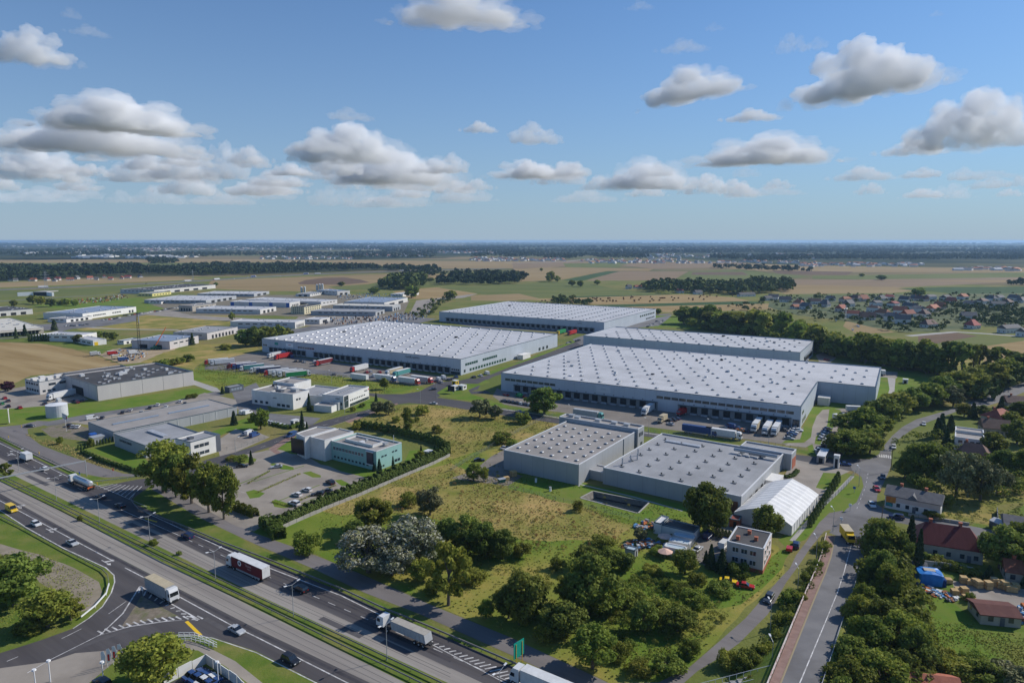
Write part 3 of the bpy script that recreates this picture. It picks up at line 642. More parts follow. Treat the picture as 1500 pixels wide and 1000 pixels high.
r_cream = M('cream_roof', (0.55,0.51,0.43), (0.6,0.57,0.5), scale=0.1, rough=0.8, obj=True)
r_red = M('red_sheet_roof', (0.145,0.022,0.018), (0.175,0.03,0.025), scale=0.4, rough=0.55, obj=True, stretch=(3,0.4,1))
tile_red = M('red_roof_tiles', (0.36,0.12,0.07), (0.28,0.09,0.055), scale=0.8, rough=0.8, obj=True, rnd=0.25)
tile_brown = M('brown_roof_tiles', (0.12,0.075,0.055), (0.16,0.1,0.075), scale=0.8, rough=0.8, obj=True, rnd=0.25)
tile_grey = M('grey_roof_slates', (0.10,0.10,0.105), (0.14,0.135,0.135), scale=0.8, rough=0.8, obj=True, rnd=0.25)
trim = M('roof_edge_trim', (0.10,0.13,0.15), rough=0.5)
trim_l = M('pale_roof_edge', (0.6,0.6,0.6), rough=0.6)
glass = M('window_glass', (0.018,0.028,0.038), (0.05,0.065,0.08), scale=0.35, rough=0.12, spec=0.8, obj=True)
glass_g = M('green_window_glass', (0.02,0.07,0.06), rough=0.12, spec=0.8)
frame_w = M('white_frame', (0.7,0.7,0.7), rough=0.5)
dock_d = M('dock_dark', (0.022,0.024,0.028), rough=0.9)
dock_g = M('dock_grey', (0.20,0.21,0.22), (0.25,0.26,0.27), scale=0.5, rough=0.8, obj=True)
lev = M('dock_leveller', (0.35,0.37,0.4), rough=0.6)
domeM = M('skylight_dome', (0.42,0.43,0.44), (0.33,0.33,0.35), scale=1.0, rough=0.35, spec=0.6, obj=True)
curb = M('skylight_curb', (0.12,0.13,0.14), rough=0.7)
metal = M('galvanised_metal', (0.42,0.43,0.44), rough=0.45, metal=0.3)
blackm = M('black_metal', (0.02,0.02,0.022), rough=0.5)
ink = M('sign_dark_letters', (0.02,0.025,0.04), rough=0.5)
inkr = M('sign_red', (0.6,0.03,0.03), rough=0.5)
inkw = M('sign_white', (0.8,0.8,0.8), rough=0.6)
blueM = M('blue_panel', (0.02,0.10,0.38), rough=0.5)
def text_mesh(s, size, mat, extrude=0.03):
    cu = bpy.data.curves.new('lettering', 'FONT'); cu.body = s; cu.size = size; cu.extrude = extrude; cu.align_x = 'CENTER'; cu.align_y = 'CENTER'; cu.resolution_u = 2
    tmp = bpy.data.objects.new('lettering', cu); dg = bpy.context.evaluated_depsgraph_get()
    me = bpy.data.meshes.new_from_object(tmp.evaluated_get(dg)); bpy.data.objects.remove(tmp); bpy.data.curves.remove(cu)
    me.name = 'lettering'; me.materials.clear(); me.materials.append(mat); return me
class B:
    """building with its near, right and left corners given on the roof edge (photo pixels) at height h"""
    def __init__(s, name, label, near, right, left, h, wall, roof, parapet=0.5, cat='building', group=None, dims=None, z0=0.0, trimm=None, poly=None, noblock=False):
        n = at(*near, h); r = at(*right, h); l = at(*left, h)
        a1 = math.atan2(r.y-n.y, r.x-n.x); a2 = math.atan2(l.y-n.y, l.x-n.x)-math.pi/2
        s.Lx = (r-n).length; s.Ly = (l-n).length
        a = (a1*s.Lx+a2*s.Ly)/(s.Lx+s.Ly)
        if dims: s.Lx, s.Ly = dims
        s.a = a; s.h = h; s.root = empty(name, (n.x, n.y, 0), a); s.wall = wall; s.roof = roof; s.par = parapet; s.trim = trimm or trim
        if label: tag(s.root, label, cat, group)
        s.poly = poly(s) if poly else [(0,0),(s.Lx,0),(s.Lx,s.Ly),(0,s.Ly)]
        if not noblock: s.block(s.poly, 0, h, parapet)
        s.org = Vector((n.x, n.y, 0))
    def block(s, poly, z0, z1, par=None, wall=None, roof=None, tr=True):
        par = s.par if par is None else par
        n = len(poly); P = [Vector((p[0], p[1], 0)) for p in poly]
        mb = MB(); mb.prism(poly, z0, z1, top=False)
        inn = []
        for i in range(n):
            a = P[i-1]; b = P[i]; c = P[(i+1) % n]
            d1 = (b-a).normalized(); d2 = (c-b).normalized(); n1 = Vector((-d1.y, d1.x, 0)); n2 = Vector((-d2.y, d2.x, 0))
            inn.append(b+(n1+n2)*0.35/(1+n1.dot(n2)))
        vs = [(p.x, p.y, z1) for p in P]+[(p.x, p.y, z1) for p in inn]+[(p.x, p.y, z1-par) for p in inn]
        mb.add(vs, [(i, (i+1)%n, n+(i+1)%n, n+i) for i in range(n)]+[(n+i, n+(i+1)%n, 2*n+(i+1)%n, 2*n+i) for i in range(n)])
        part('wall', mb, wall or s.wall, s.root)
        rb = MB(); rb.add([(p.x, p.y, z1-par) for p in inn], [tuple(range(n))]); part('roof', rb, roof or s.roof, s.root)
        if tr:
            tb = MB()
            for i in range(n):
                a = P[i]; b = P[(i+1)%n]; d = (b-a).normalized(); o = Vector((d.y, -d.x, 0))*0.06
                q = [a+o, b+o, b-o*6, a-o*6]
                tb.add([(v.x, v.y, z1+0.004) for v in q]+[(v.x, v.y, z1+0.10) for v in q]+[(a.x+o.x, a.y+o.y, z1-.18), (b.x+o.x, b.y+o.y, z1-.18)],
                       [(4,5,6,7),(8,9,5,4),(0,3,7,4)[::1],(1,5,6,2),(3,2,6,7)])
            part('roof_edge', tb, s.trim, s.root)
    def P(s, face, u, z, out=0.0):
        """point on face R (y=0, u from near corner along x) or L (x=0, u along y)"""
        return (u, -out, z) if face == 'R' else (-out, u, z)
    def rect(s, name, face, u0, u1, z0, z1, mat, d=0.08, parent=None, off=0.0, base=0.0):
        mb = MB()
        if face == 'R': mb.box(u0, u1, base-d-off, base-off-0.003, z0, z1)
        elif face == 'L': mb.box(base-d-off, base-off-0.003, u0, u1, z0, z1)
        return part(name, mb, mat, parent or s.root)
    def wins(s, face, u0, u1, z0, z1, n, gap=0.3, mat=None, frame=False, name='window', base=0.0):
        st = (u1-u0)/n
        for i in range(n):
            a = u0+st*i+gap*st/2; b = u0+st*(i+1)-gap*st/2
            w = s.rect(name, face, a, b, z0, z1, mat or glass, 0.06, base=base)
            if frame:
                fb = MB()
                for q in ((a-.1, b+.1, z0-.12, z0-0.01), (a-.1, b+.1, z1+0.01, z1+.1), ((a+b)/2-.04, (a+b)/2+.04, z0, z1)):
                    if face == 'R': fb.box(q[0], q[1], base-.12, base-.003, q[2], q[3])
                    else: fb.box(base-.12, base-.003, q[0], q[1], q[2], q[3])
                part('frame', fb, frame_w, w)
    def docks(s, face, u0, u1, n, h=3.6, w=3.3, canopy=True):
        st = (u1-u0)/n
        bb = s.rect('dock_wall', face, u0, u1, 0.0, 4.4, dock_g, 0.05)
        if canopy: s.rect('dock_canopy', face, u0, u1, 4.45, 4.75, trim, 0.9)
        for i in range(n):
            c = u0+st*(i+.5)
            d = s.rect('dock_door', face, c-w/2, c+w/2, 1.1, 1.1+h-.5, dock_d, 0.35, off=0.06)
            mb = MB()
            q = (c-w/2, c+w/2)
            if face == 'L': mb.box(-1.3, -.05, q[0], q[1], 0.15, 0.95)
            else: mb.box(q[0], q[1], -1.3, -.05, 0.15, 0.95)
            part('dock_leveller', mb, lev, s.root)
            lb = MB()
            z = 5.3
            if face == 'L': lb.box(-.5, -.06, c-.22, c+.22, z, z+.3)
            else: lb.box(c-.22, c+.22, -.5, -.06, z, z+.3)
            part('lamp', lb, blackm, s.root)
    def domes(s, pts, w=1.5, l=2.4, hh=0.4, zr=None, name='skylight'):
        z = (s.h-s.par) if zr is None else zr
        base = MB(); base.loft([[(-l/2,-w/2,0.0),(l/2,-w/2,0.0),(l/2,w/2,0.0),(-l/2,w/2,0.0)],[(-l/2,-w/2,.35),(l/2,-w/2,.35),(l/2,w/2,.35),(-l/2,w/2,.35)],
              [(-l*.42,-w*.4,.35+hh*.6),(l*.42,-w*.4,.35+hh*.6),(l*.42,w*.4,.35+hh*.6),(-l*.42,w*.4,.35+hh*.6)],[(-l*.25,-w*.2,.35+hh),(l*.25,-w*.2,.35+hh),(l*.25,w*.2,.35+hh),(-l*.25,w*.2,.35+hh)]])
        me = base.mesh(name, domeM); me.materials.append(curb)
        for f in me.polygons[:5]: f.material_index = 1
        me.polygons[4].material_index = 0
        c, sn = math.cos(s.a), math.sin(s.a)
        def dist(p): return (s.org.x+p[0]*c-p[1]*sn)**2+(s.org.y+p[0]*sn+p[1]*c)**2
        pts = sorted(pts, key=dist)
        for p in pts[:100]:
            o = link(name, me, s.root); o.location = (p[0], p[1], z+.003)
        if len(pts) > 100:
            mb = MB()
            for p in pts[100:]: mb.add([(v[0]+p[0], v[1]+p[1], v[2]+z+.003) for v in base.v], base.f)
            m2 = mb.mesh(name+'_rows', domeM); o = link(name+'_rows', m2, s.root); o['kind'] = 'stuff'
    def unit(s, name, x, y, w, d, hh, mat, z=None, parent=None):
        mb = MB(); z = (s.h-s.par) if z is None else z
        mb.box(x-w/2, x+w/2, y-d/2, y+d/2, z+.003, z+hh*.85); mb.box(x-w/2-.08, x+w/2+.08, y-d/2-.08, y+d/2+.08, z+hh*.85, z+hh)
        return part(name, mb, mat, parent or s.root)
    def sign(s, face, u, z, size, txt, mat, out=0.12):
        me = text_mesh(txt, size, mat); o = link('lettering', me, s.root)
        if face == 'R': o.rotation_euler = (math.pi/2, 0, 0); o.location = (u, -out, z)
        else: o.rotation_euler = (math.pi/2, 0, -math.pi/2); o.location = (-out, u, z)
        return o
    def pipes(s, face, step, L, z1=None, mat=None):
        pass
def kit(b, n, rnd, x0=.1, x1=.9, y0=.1, y1=.9, mats=None, z=None):
    for _ in range(n):
        w = rnd.uniform(.6, 2.4); b.unit('roof_vent', b.Lx*rnd.uniform(x0, x1), b.Ly*rnd.uniform(y0, y1), w, w*rnd.uniform(.6, 1.1), rnd.uniform(.5, 1.5), rnd.choice(mats or [metal, trim_l, blackm]), z)
rb_ = random.Random(3)
# ---- the four big warehouses
def Lpoly(s): return [(0,0),(67.5,0),(67.5,-29.3),(136,-29.3),(136,168.7),(0,168.7)]
b = B('warehouse', 'largest pale-roofed L-shaped warehouse with long front row of docks', (1174,595), (1200,559.5), (733,546), 11, w_blue, r_white, dims=(136,168.7), poly=Lpoly)
b.domes([(6.5+11.3*i, 8+11*j+(i%2)*5.5) for i in range(12) for j in range(15) if 6.5+11.3*i < 132 and 8+11*j+(i%2)*5.5 < 165]+[(75+11.3*i, -22+11*j+(i%2)*5.5) for i in range(5) for j in range(2)])
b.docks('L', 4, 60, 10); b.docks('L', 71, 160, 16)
b.rect('office_band', 'L', 0.5, 3.6, 0.1, 4.2, glass, .1)
b.wins('L', 3, 72, 6.6, 8.0, 17, gap=.12); b.wins('L', 132, 166, 6.6, 8.0, 9, gap=.12)
b.rect('sign_panel', 'L', 98, 106.5, 6.2, 9.8, M('pale_sign', (.55,.57,.6), rough=.6), .12); b.sign('L', 102.2, 8.2, 0.9, 'for lease', M('faded_letters', (.3,.33,.38)), .16)
b.wins('R', 6, 20, 1.0, 3.2, 5, gap=.4); b.wins('R', 4, 11, 5.8, 7.4, 3, gap=.25); b.unit('plant_box', 60, -4.5, 7, 6, 4.4, w_pale, z=0)
kit(b, 16, rb_, .03, .9, .02, .95)
b = B('warehouse', 'long pale-roofed warehouse directly behind the largest one', (1172.5,516), (1191,498), (854,491), 11, w_blue, r_white, dims=(70,170))
b.domes([(6+11.3*i, 8+11*j+(i%2)*5.5) for i in range(6) for j in range(14) if 8+11*j+(i%2)*5.5 < 165]); kit(b, 6, rb_)
b.docks('R', 20, 60, 7)
b = B('warehouse', 'wide pale-roofed warehouse in the middle with lettered dock front', (675,526), (820,489), (380,496), 11, w_blue, r_white, dims=(146,196))
b.domes([(6+11.3*i, 10+11*j+(i%2)*5.5) for i in range(13) for j in range(17) if 6+11.3*i < 142 and 10+11*j+(i%2)*5.5 < 190])
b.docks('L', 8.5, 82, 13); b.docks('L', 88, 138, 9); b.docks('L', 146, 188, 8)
b.wins('L', 1, 8, 2.8, 4.0, 4, gap=.2); b.rect('office_band', 'L', 0.8, 8.2, .2, 2.2, glass, .1); b.wins('L', 137, 155, 6.4, 7.6, 7, gap=.15); b.wins('L', 190, 195, 5.2, 6.6, 2)
b.rect('sign_panel', 'L', 160, 168, 6.4, 9.2, inkw, .1); b.sign('L', 164, 8.2, 1.2, 'rental', inkr, .16)
b.rect('sign_panel', 'L', 177, 181, 7, 9, M('green_sign', (.05,.3,.25)), .1)
b.sign('L', 41, 8.9, 2.3, 'GoldLogistics', ink, .1)
b.wins('R', 5, 21, 5.6, 7.3, 6, gap=.15, mat=glass_g); b.wins('R', 27, 47, 5.6, 7.3, 7, gap=.15, mat=glass_g); b.wins('R', 10, 60, 1.2, 3.0, 14, gap=.3, mat=glass_g)
b.wins('R', 3, 6, 1.2, 3.2, 1); b.unit('plant_box', 80, -4, 12, 5, 3.5, w_white, z=0); b.wins('R', 110, 130, 1, 3.5, 3, gap=.5); kit(b, 12, rb_)
b = B('warehouse', 'farthest big warehouse with pale ribbed roof and a shaded dock row', (885,472), (957.5,452), (645,456), 11, w_blue, r_white, dims=(154,199))
b.domes([(6+8*i, 12+16*j) for i in range(19) for j in range(12)], 1.3, 3.2, .5)
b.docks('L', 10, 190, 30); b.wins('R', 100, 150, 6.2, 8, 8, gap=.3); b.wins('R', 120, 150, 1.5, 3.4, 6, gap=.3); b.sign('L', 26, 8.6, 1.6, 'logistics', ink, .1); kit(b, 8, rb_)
# ---- the two grey factories in front
b = B('factory', 'taupe-roofed grey factory hall with rows of square white skylights', (848,680.5), (928,631), (743,658), 8, w_grey, r_taupe, dims=(53,33.5), trimm=trim_l)
b.domes([(5+6.4*i+(j%2)*1.5, 3.5+5.4*j) for i in range(7) for j in range(6)], 1.35, 1.35, .22)
b.block([(53.02,-1),(60,-1),(60,38),(53.02,38)], 0, 9.2, .6); b.wins('R', 56, 58.5, 1.2, 2.6, 2, base=-1); b.wins('R', 54, 59, 5.4, 7.2, 3, base=-1)
for x, y in ((57,6),(57,12),(56,30),(58,34),(57,20)): b.unit('roof_unit', x, y, 2, 2.4, 1.2, metal, 8.6)
b.rect('conduit', 'R', 40, 40.3, 0, 7.9, trim, .2)
b2 = B('factory', 'low light-grey factory hall with dark vents and a long roof duct', (1086,727), (1150,662), (891,686), 6.3, w_grey, r_grey, dims=(56,51), trimm=trim_l)
fp = [(4+8.5*i+(j%2)*2, 6+8*j) for i in range(6) for j in range(6)]
for x, y in fp:
    o = b2.unit('roof_vent', x, y, 1.1, 1.1, .3, curb); b2.unit('vent_cap', x+.5, y+.7, .4, .4, .7, blackm, parent=o)
b2.unit('skylight_strip', 47, 38, 2.2, 15, .5, domeM); b2.unit('skylight_strip', 50, 8, 2.2, 6, .5, domeM)
mb = MB(); mb.tube((47.5, 0.3, 7.3), (47.5, 17, 7.3), .7, n=10); part('roof_duct', mb, metal, b2.root)
b2.block([(56.02,-3),(64,-3),(64,17),(56.02,17)], 0, 6.6, .5); b2.rect('brick_panel', 'R', 57.5, 63.5, 0.1, 4.2, w_brick, .1, base=-3)
b2.rect('gate', 'L', 1, 9.5, 0.05, 4.2, M('rusty_gate', (.16,.07,.04)), .12); b2.unit('porch', 34, -2.2, 9, 4.2, 3.4, w_white, z=0)
for x in (10, 17, 24): b2.rect('door', 'R', x, x+2.5, 0.05, 3, dock_d, .1)
for x, y in ((8,47),(13,46),(17,45),(22,47)):
    mb = MB(); mb.tube((x, y, 5.8), (x, y, 8.6), .28, n=8); part('chimney', mb, metal, b2.root)
b2.block([(2,51.02),(9,51.02),(9,62),(2,62)], 0, 3.6, .3)
b2.domes([(45+5*i, 14-3.2*j) for i in range(2) for j in range(3)], 1.4, 1.4, .3)
# ---- teal office
b = B('office_building', 'teal and white office block with rounded pale roof wing', (551,661), (590,647), (481,644), 8, w_teal, r_taupe, dims=(14.5,26), trimm=trim_l)
b.block([(4,6),(10.5,6),(10.5,22),(4,22)], 7.4, 8.45, .5, wall=w_white)
b.wins('L', 7, 25, 4.6, 5.9, 10, gap=.35, frame=True); b.wins('L', 4, 25, 1.2, 2.0, 10, gap=.5); b.rect('stair_glazing', 'L', 1.6, 5.0, 2.4, 7.2, M('violet_glass', (.06,.05,.07), rough=.2), .5)
b.rect('bay_frame', 'L', 1.2, 5.4, 2.0, 2.4, frame_w, .6); b.rect('bay_frame', 'L', 1.2, 5.4, 7.2, 7.6, frame_w, .6)
b.wins('R', 2.5, 6, 4.8, 5.4, 2, gap=.3); b.wins('R', 8.5, 12, 5.2, 5.8, 2, gap=.3); b.wins('R', 10, 13.4, .9, 2, 2, gap=.2); b.wins('R', 1.8, 4.5, .8, 1.6, 2, gap=.3)
b.block([(-3.4,26.02),(12.5,26.02),(12.5,35),(-3.4,35)], 0, 9, .25, wall=w_white, roof=r_taupe); b.block([(-6,35.02),(11,35.02),(8,44),(-4,43)], 0, 9.4, .25, wall=w_white, roof=r_taupe)
b.rect('wing_glazing', 'L', 36, 44, 1.5, 8.0, M('bronze_glass', (.05,.035,.035), rough=.2), .1, base=-6)
kit(b, 3, rb_, z=7.95, x0=.3, x1=.7)
mb = MB(); mb.tube((13, 3, 8), (13, 3, 11), .12); part('mast', mb, frame_w, b.root)
# ---- white office cluster
b = B('office_building', 'white office block with glazed corner and dark lettering, beside the roundabout road', (503,580), (542.5,566), (466,577.5), 7.3, w_white, r_grey, dims=(26,13.5), trimm=trim_l)
b.rect('corner_glazing', 'R', .5, 4.6, .4, 6.9, glass, .12); b.wins('R', 6, 22, 3.1, 3.9, 9, gap=.45); b.rect('ground_glazing', 'R', 6, 25.5, .2, 1.7, glass, .1)
b.sign('R', 22.5, 5.6, .9, 'PRESAD', ink); b.rect('sign_dot', 'R', 25, 25.7, 5.5, 6.2, inkr, .12); b.sign('L', 3.6, 5.6, .8, 'PRESAD', ink)
b.rect('window', 'L', 1, 8, 2.2, 3.6, glass, .1); b.unit('duct', -2, 4, 2.4, 5, 4.2, metal, z=0)
for i in range(8): b.unit('skylight', 8+2*i, 8, 1.0, 1.3, .4, domeM)
b.block([(-8.5,2),(-.02,2),(-.02,13),(-8.5,13)], 0, 3.4, .3, roof=r_taupe); b.block([(2,13.52),(24,13.52),(26,36),(2,36)], 0, 5.6, .6, roof=r_grey)
for i in range(6): b.unit('skylight', 6+3*i, 19, 1.6, 2.6, .35, domeM, z=5.0)
b = B('office_building', 'boxy white three-storey block left of the glazed-corner office', (428.8,577.5), (453.8,571.3), (393.8,573.8), 8.5, w_white, r_taupe, dims=(12.5,16), trimm=trim_l)
b.wins('L', 2, 12, 1.0, 2.4, 3, gap=.3); b.wins('R', 2, 6, 4.6, 5.6, 2, gap=.3); b.unit('roof_unit', 3, 12, 2.6, 4, 1.4, w_dark); b.unit('roof_unit', 8, 6, 2.6, 4, 1.6, metal)
b.sign('L', 13, 5.2, 1.0, 'AUTO', ink)
b.block([(1,16.02),(20,16.02),(20,31),(1,31)], 0, 7.8, .5); b.block([(20.02,18),(34,18),(34,34),(20.02,34)], 0, 8.8, .5)
b.wins('L', 18, 30, 1, 2.4, 3, gap=.5, base=1); kit(b, 8, rb_, 0.1, 2.2, 1.1, 1.9, z=7.3)
# ---- long low building beside the highway
b = B('workshop_building', 'long low grey hall with pale shallow roof and blue skylight strips', (166,632.5), (344.5,595), (132.5,617.5), 4.7, w_grey, r_taupe, dims=(60,27.4), parapet=.15)
for x0 in (6, 32): b.unit('skylight_strip', x0+10, 14, 21, 1.4, .35, M('blue_skylight', (.22,.28,.36), rough=.3))
for i in range(9): b.rect('downpipe', 'R', 6.5*i+3, 6.5*i+3.15, .1, 4.6, frame_w, .12)
b.unit('compressor', -5, 5, 5, 4, 3.2, metal, z=0); b.unit('blue_tank', -5, 9.5, 2.5, 2.5, 3.6, blueM, z=0)
b = B('workshop_building', 'grey front hall with white ridge skylight and dark letters on its side', (212.5,652.5), (275,637.5), (168.8,635), 5.4, w_grey, r_grey, dims=(24,28.8), parapet=.3)
b.unit('skylight_strip', 12, 14, 2.4, 15, .7, domeM); b.sign('L', 18, 3.6, 1.4, 'CENTRUM SERWIS', ink)
b = B('office_building', 'small white two-storey office cube joined to the grey hall', (278.8,647.5), (317.5,635), (265,641), 7.4, w_white, r_grey, dims=(14,10.5), parapet=.6)
b.wins('R', 1.5, 8.5, 4.2, 5.6, 3, gap=.12); b.wins('R', 1.5, 8.5, 1.0, 2.3, 3, gap=.12); b.rect('side_panel', 'R', 11.8, 13.95, .1, 7.3, w_dark, .08); b.wins('L', 2, 8, 4, 5.4, 3)
b.unit('roof_unit', 4, 6, 2, 2, 1, w_dark)
# ---- dark-roofed hall
b = B('industrial_hall', 'dark flat-roofed hall with pinkish panelled walls and black seams', (141.8,565), (281.3,543.8), (100,552), 8.8, w_pink, r_dark, dims=(55.5,50), parapet=.7)
b.domes([(6+5.5*i, 6+6*j) for i in range(9) for j in range(5) if (i*3+j*5) % 4 < 2], 1.2, 2.0, .25); kit(b, 26, rb_, mats=[trim_l, metal, trim_l])
b.block([(0.5,50.02),(40,50.02),(40,66),(0.5,66)], 0, 7.6, .5)
b.rect('gate', 'L', 20, 36, .1, 4.8, dock_d, .12)
b = B('office_building', 'pale three-storey office with roof terraces left of the dark-roofed hall', (57,559.5), (106,548.8), (42.5,550), 7.6, w_pale, r_taupe, dims=(22,17), parapet=.8)
b.wins('L', 1, 16, 5.2, 6.4, 5, gap=.3); b.wins('L', 1, 16, 1.4, 2.8, 5, gap=.3); b.wins('R', 1, 9, 1.2, 2.4, 3, gap=.4); b.wins('R', 4, 16, 4.6, 6, 2, gap=.35)
for x, y in ((3,4),(3,12),(9,7),(15,10),(8,14)): b.unit('roof_unit', x, y, 3, 3, 1.6, w_white)
b = B('guardhouse', 'small dark guardhouse with wide windows beside the pale track', (336,567.5), (360,562.5), (331,566), 3.4, w_dark, r_grey, dims=(9.5,5), parapet=.25)
b.wins('R', 1, 8.5, 1.2, 2.5, 4, gap=.2, mat=M('sky_glass', (.25,.3,.34), rough=.15))
# ---- pink office and the garages
b = B('office_building', 'pink two-storey office with flat dark roof and three brick chimneys', (1119,804), (1128,777), (1067,791), 7.2, w_rose, r_dark, dims=(12,9.8), parapet=.15, trimm=trim_l)
for z in (1.9, 4.7): b.wins('L', 1.6, 8.6, z, z+1.3, 3, gap=.35, frame=True)
b.wins('R', 1, 11, 4.7, 6, 3, gap=.55, frame=True); b.wins('R', 1, 11, 1.9, 3.2, 3, gap=.55, frame=True)
b.rect('plinth', 'R', 0, 12, 0, 1.1, w_brick, .06); b.rect('plinth', 'L', -0.06, 9.8, 0, 1.1, w_brick, .06)
for x, y in ((3,7.5),(8.5,5.5),(5,3)): b.unit('chimney', x, y, .9, .9, 1.1, w_brick)
b = B('garage_building', 'long white outbuilding with dark roof beside the garages', (1017,779.5), (1028,769), (967,768), 3.1, w_white, r_dark, dims=(5.5,10.2), parapet=.1)
b.block([(-.6,10.22),(6,10.22),(6,12.6),(-.6,12.6)], 0, 3.6, .2, roof=trim_l)
for i, (n_, lb) in enumerate((((1003,806),'front garage, pale-blue sheet roof, nearest to the parasols'),((1009.5,797.5),'middle garage of the pale-blue stepped row'),((1015.5,789.5),'back garage, pale-blue sheet roof, against the white outbuilding'))):
    b = B('garage', lb, n_, (n_[0]+7, n_[1]-8), (n_[0]-27, n_[1]-5), 2.5-.1*i, w_white, M('pale_blue_sheet', (.42,.5,.54), rough=.5), dims=(2.7,6), parapet=.06, trimm=trim_l, cat='garage', group='stepped row of garages')
    b.rect('garage_door', 'R', .4, 2.4, .05, 2.1, dock_g, .08)
b = B('shed', 'small shed with pale-blue roof beside the junk heap', (930,806.5), (935,800.5), (917,803), 2.4, w_grey, M('pale_blue_sheet', (.42,.5,.54)), dims=(2.5,3), parapet=.06, cat='shed')
b.rect('door', 'R', .8, 1.6, .05, 1.9, dock_d, .06)
b = B('lean_to', 'small rust-red sheet roof shelter by the marquee corner', (1083,762), (1087,757), (1070,760), 2.6, w_brick, M('rust_sheet', (.25,.06,.04)), dims=(4,3), parapet=.05, cat='shed'); b.rect('door', 'L', .8, 1.8, .05, 2.0, dock_d, .06)
# ---- buildings in the left estate
far = [
 ('industrial_hall','beige hall with white-framed docks left of the tree clump',(303,487.7),(350,478.5),(252,486.5),6.3,w_pink,r_grey,'R',7),
 ('industrial_hall','pinkish hall with blue-grey roof beside the orange crane',(248,500),(286.5,491),(196,497.5),6.8,w_pink,r_blue,'L',2),
 ('industrial_hall','long white hall with flat pale roof behind the tree clump',(432,472),(445,468),(338,470.5),6.6,w_pale,r_white,'R',6),
 ('industrial_hall','long white low hall on the far side of the dry field',(381,453.5),(405,449),(286.5,452),5.5,w_pale,r_white,'R',3),
 ('office_building','square beige office at the left end of the long white hall',(281.6,448),(310.5,444),(268,446.5),7,w_beige,r_taupe,'L',4),
 ('industrial_hall','broad pale-roofed hall with deep shaded canopy',(301.6,440),(334.5,433),(220,438),5,w_grey,r_white,'R',4),
 ('industrial_hall','pale-roofed hall farthest back in the estate',(372,430.5),(386.5,426.5),(293.6,429.5),4.6,w_grey,r_white,'R',2),
 ('industrial_hall','white hall with three blue corner panels',(424,443.5),(442.5,441),(334.5,442),6.5,w_pale,r_white,'B',5),
 ('industrial_hall','wide white-roofed hall behind the one with blue panels',(470,442),(491,438.5),(362.5,438),6,w_pale,r_white,'L',3),
 ('office_building','cream three-storey office with rows of windows',(445.6,449.6),(469,445.6),(427,448.8),9,w_cream,r_dark,'W',5),
 ('industrial_hall','long grey hall behind the scrap yard',(550,456.8),(566,452.8),(454,455.7),5.3,w_grey,r_grey,'R',2),
 ('industrial_hall','grey hall with cream roof edge between two longer halls',(574.8,448.8),(590,446),(486,447.2),6.4,w_grey,r_cream,'R',3),
 ('industrial_hall','large hall with blue-grey striped roof in the back of the estate',(562.8,443),(595.6,435.5),(505,441.6),6.5,w_pale,r_blue,'R',2),
 ('industrial_hall','low hall with twin silos behind it',(454,430.7),(476,427),(433,430.4),4.2,w_pale,r_grey,'L',2),
 ('industrial_hall','hall with three white silos behind its roof',(494,426.4),(507,424.8),(470,424),7,w_pale,r_blue,'R',2),
 ('industrial_hall','long white hall with solar-blue roof above the car park',(120.8,459.2),(199.2,448.8),(63,458),7.2,w_white,r_blue,'S',7),
 ('industrial_hall','white low annexe in front of the solar-blue roofed hall',(97,467.3),(123,462.4),(83,465),4,w_white,r_grey,'R',4),
 ('industrial_hall','beige hall cut by the left picture edge',(-10,456.5),(45.6,452),(-40,452),6.4,w_pale,r_dark,'R',3),
 ('industrial_hall','cream-roofed depot with shaded doors at the left edge',(-20,486),(60,478.5),(-50,470),6,w_beige,r_cream,'D',12),
 ('industrial_hall','low white hall behind a row of slim conifers',(97.6,493.3),(112,489.6),(52,490.4),4,w_white,r_white,'R',2),
 ('industrial_hall','white hall with red corner mark above the stubble field',(117.6,491),(124,487),(75,487.5),6,w_white,r_white,'R',1),
 ('industrial_hall','small white hall with yellow door above the stubble field',(136,498.6),(150.4,496),(117,493),4.6,w_white,r_white,'Y',2),
 ('industrial_hall','long dark-roofed hall below the motorway',(225.6,424.8),(300,416.5),(193.6,422.4),7,w_pale,r_dark,'R',5),
 ('shop_building','small yellow building below the dark-roofed hall',(223,430),(239,427),(212,428.8),4.5,w_yellow,r_grey,'W',4),
 ('industrial_hall','tiny white store on bright green grass',(236,442),(239,441),(221,441.3),3,w_white,r_white,'R',1),
 ('shop_building','small blue-roofed building beside the sandy yard',(181,499),(201.6,495),(175,498),3.4,w_white,r_blue,'R',3),
 ('industrial_hall','white low hall right of the long estate hall',(468,468),(480,464.5),(448,467),5,w_pale,r_white,'R',1),
 ('industrial_hall','low grey hall with rows of parked vans beside it',(590,431),(610,428),(575,430),4,w_white,r_white,'R',2),
]
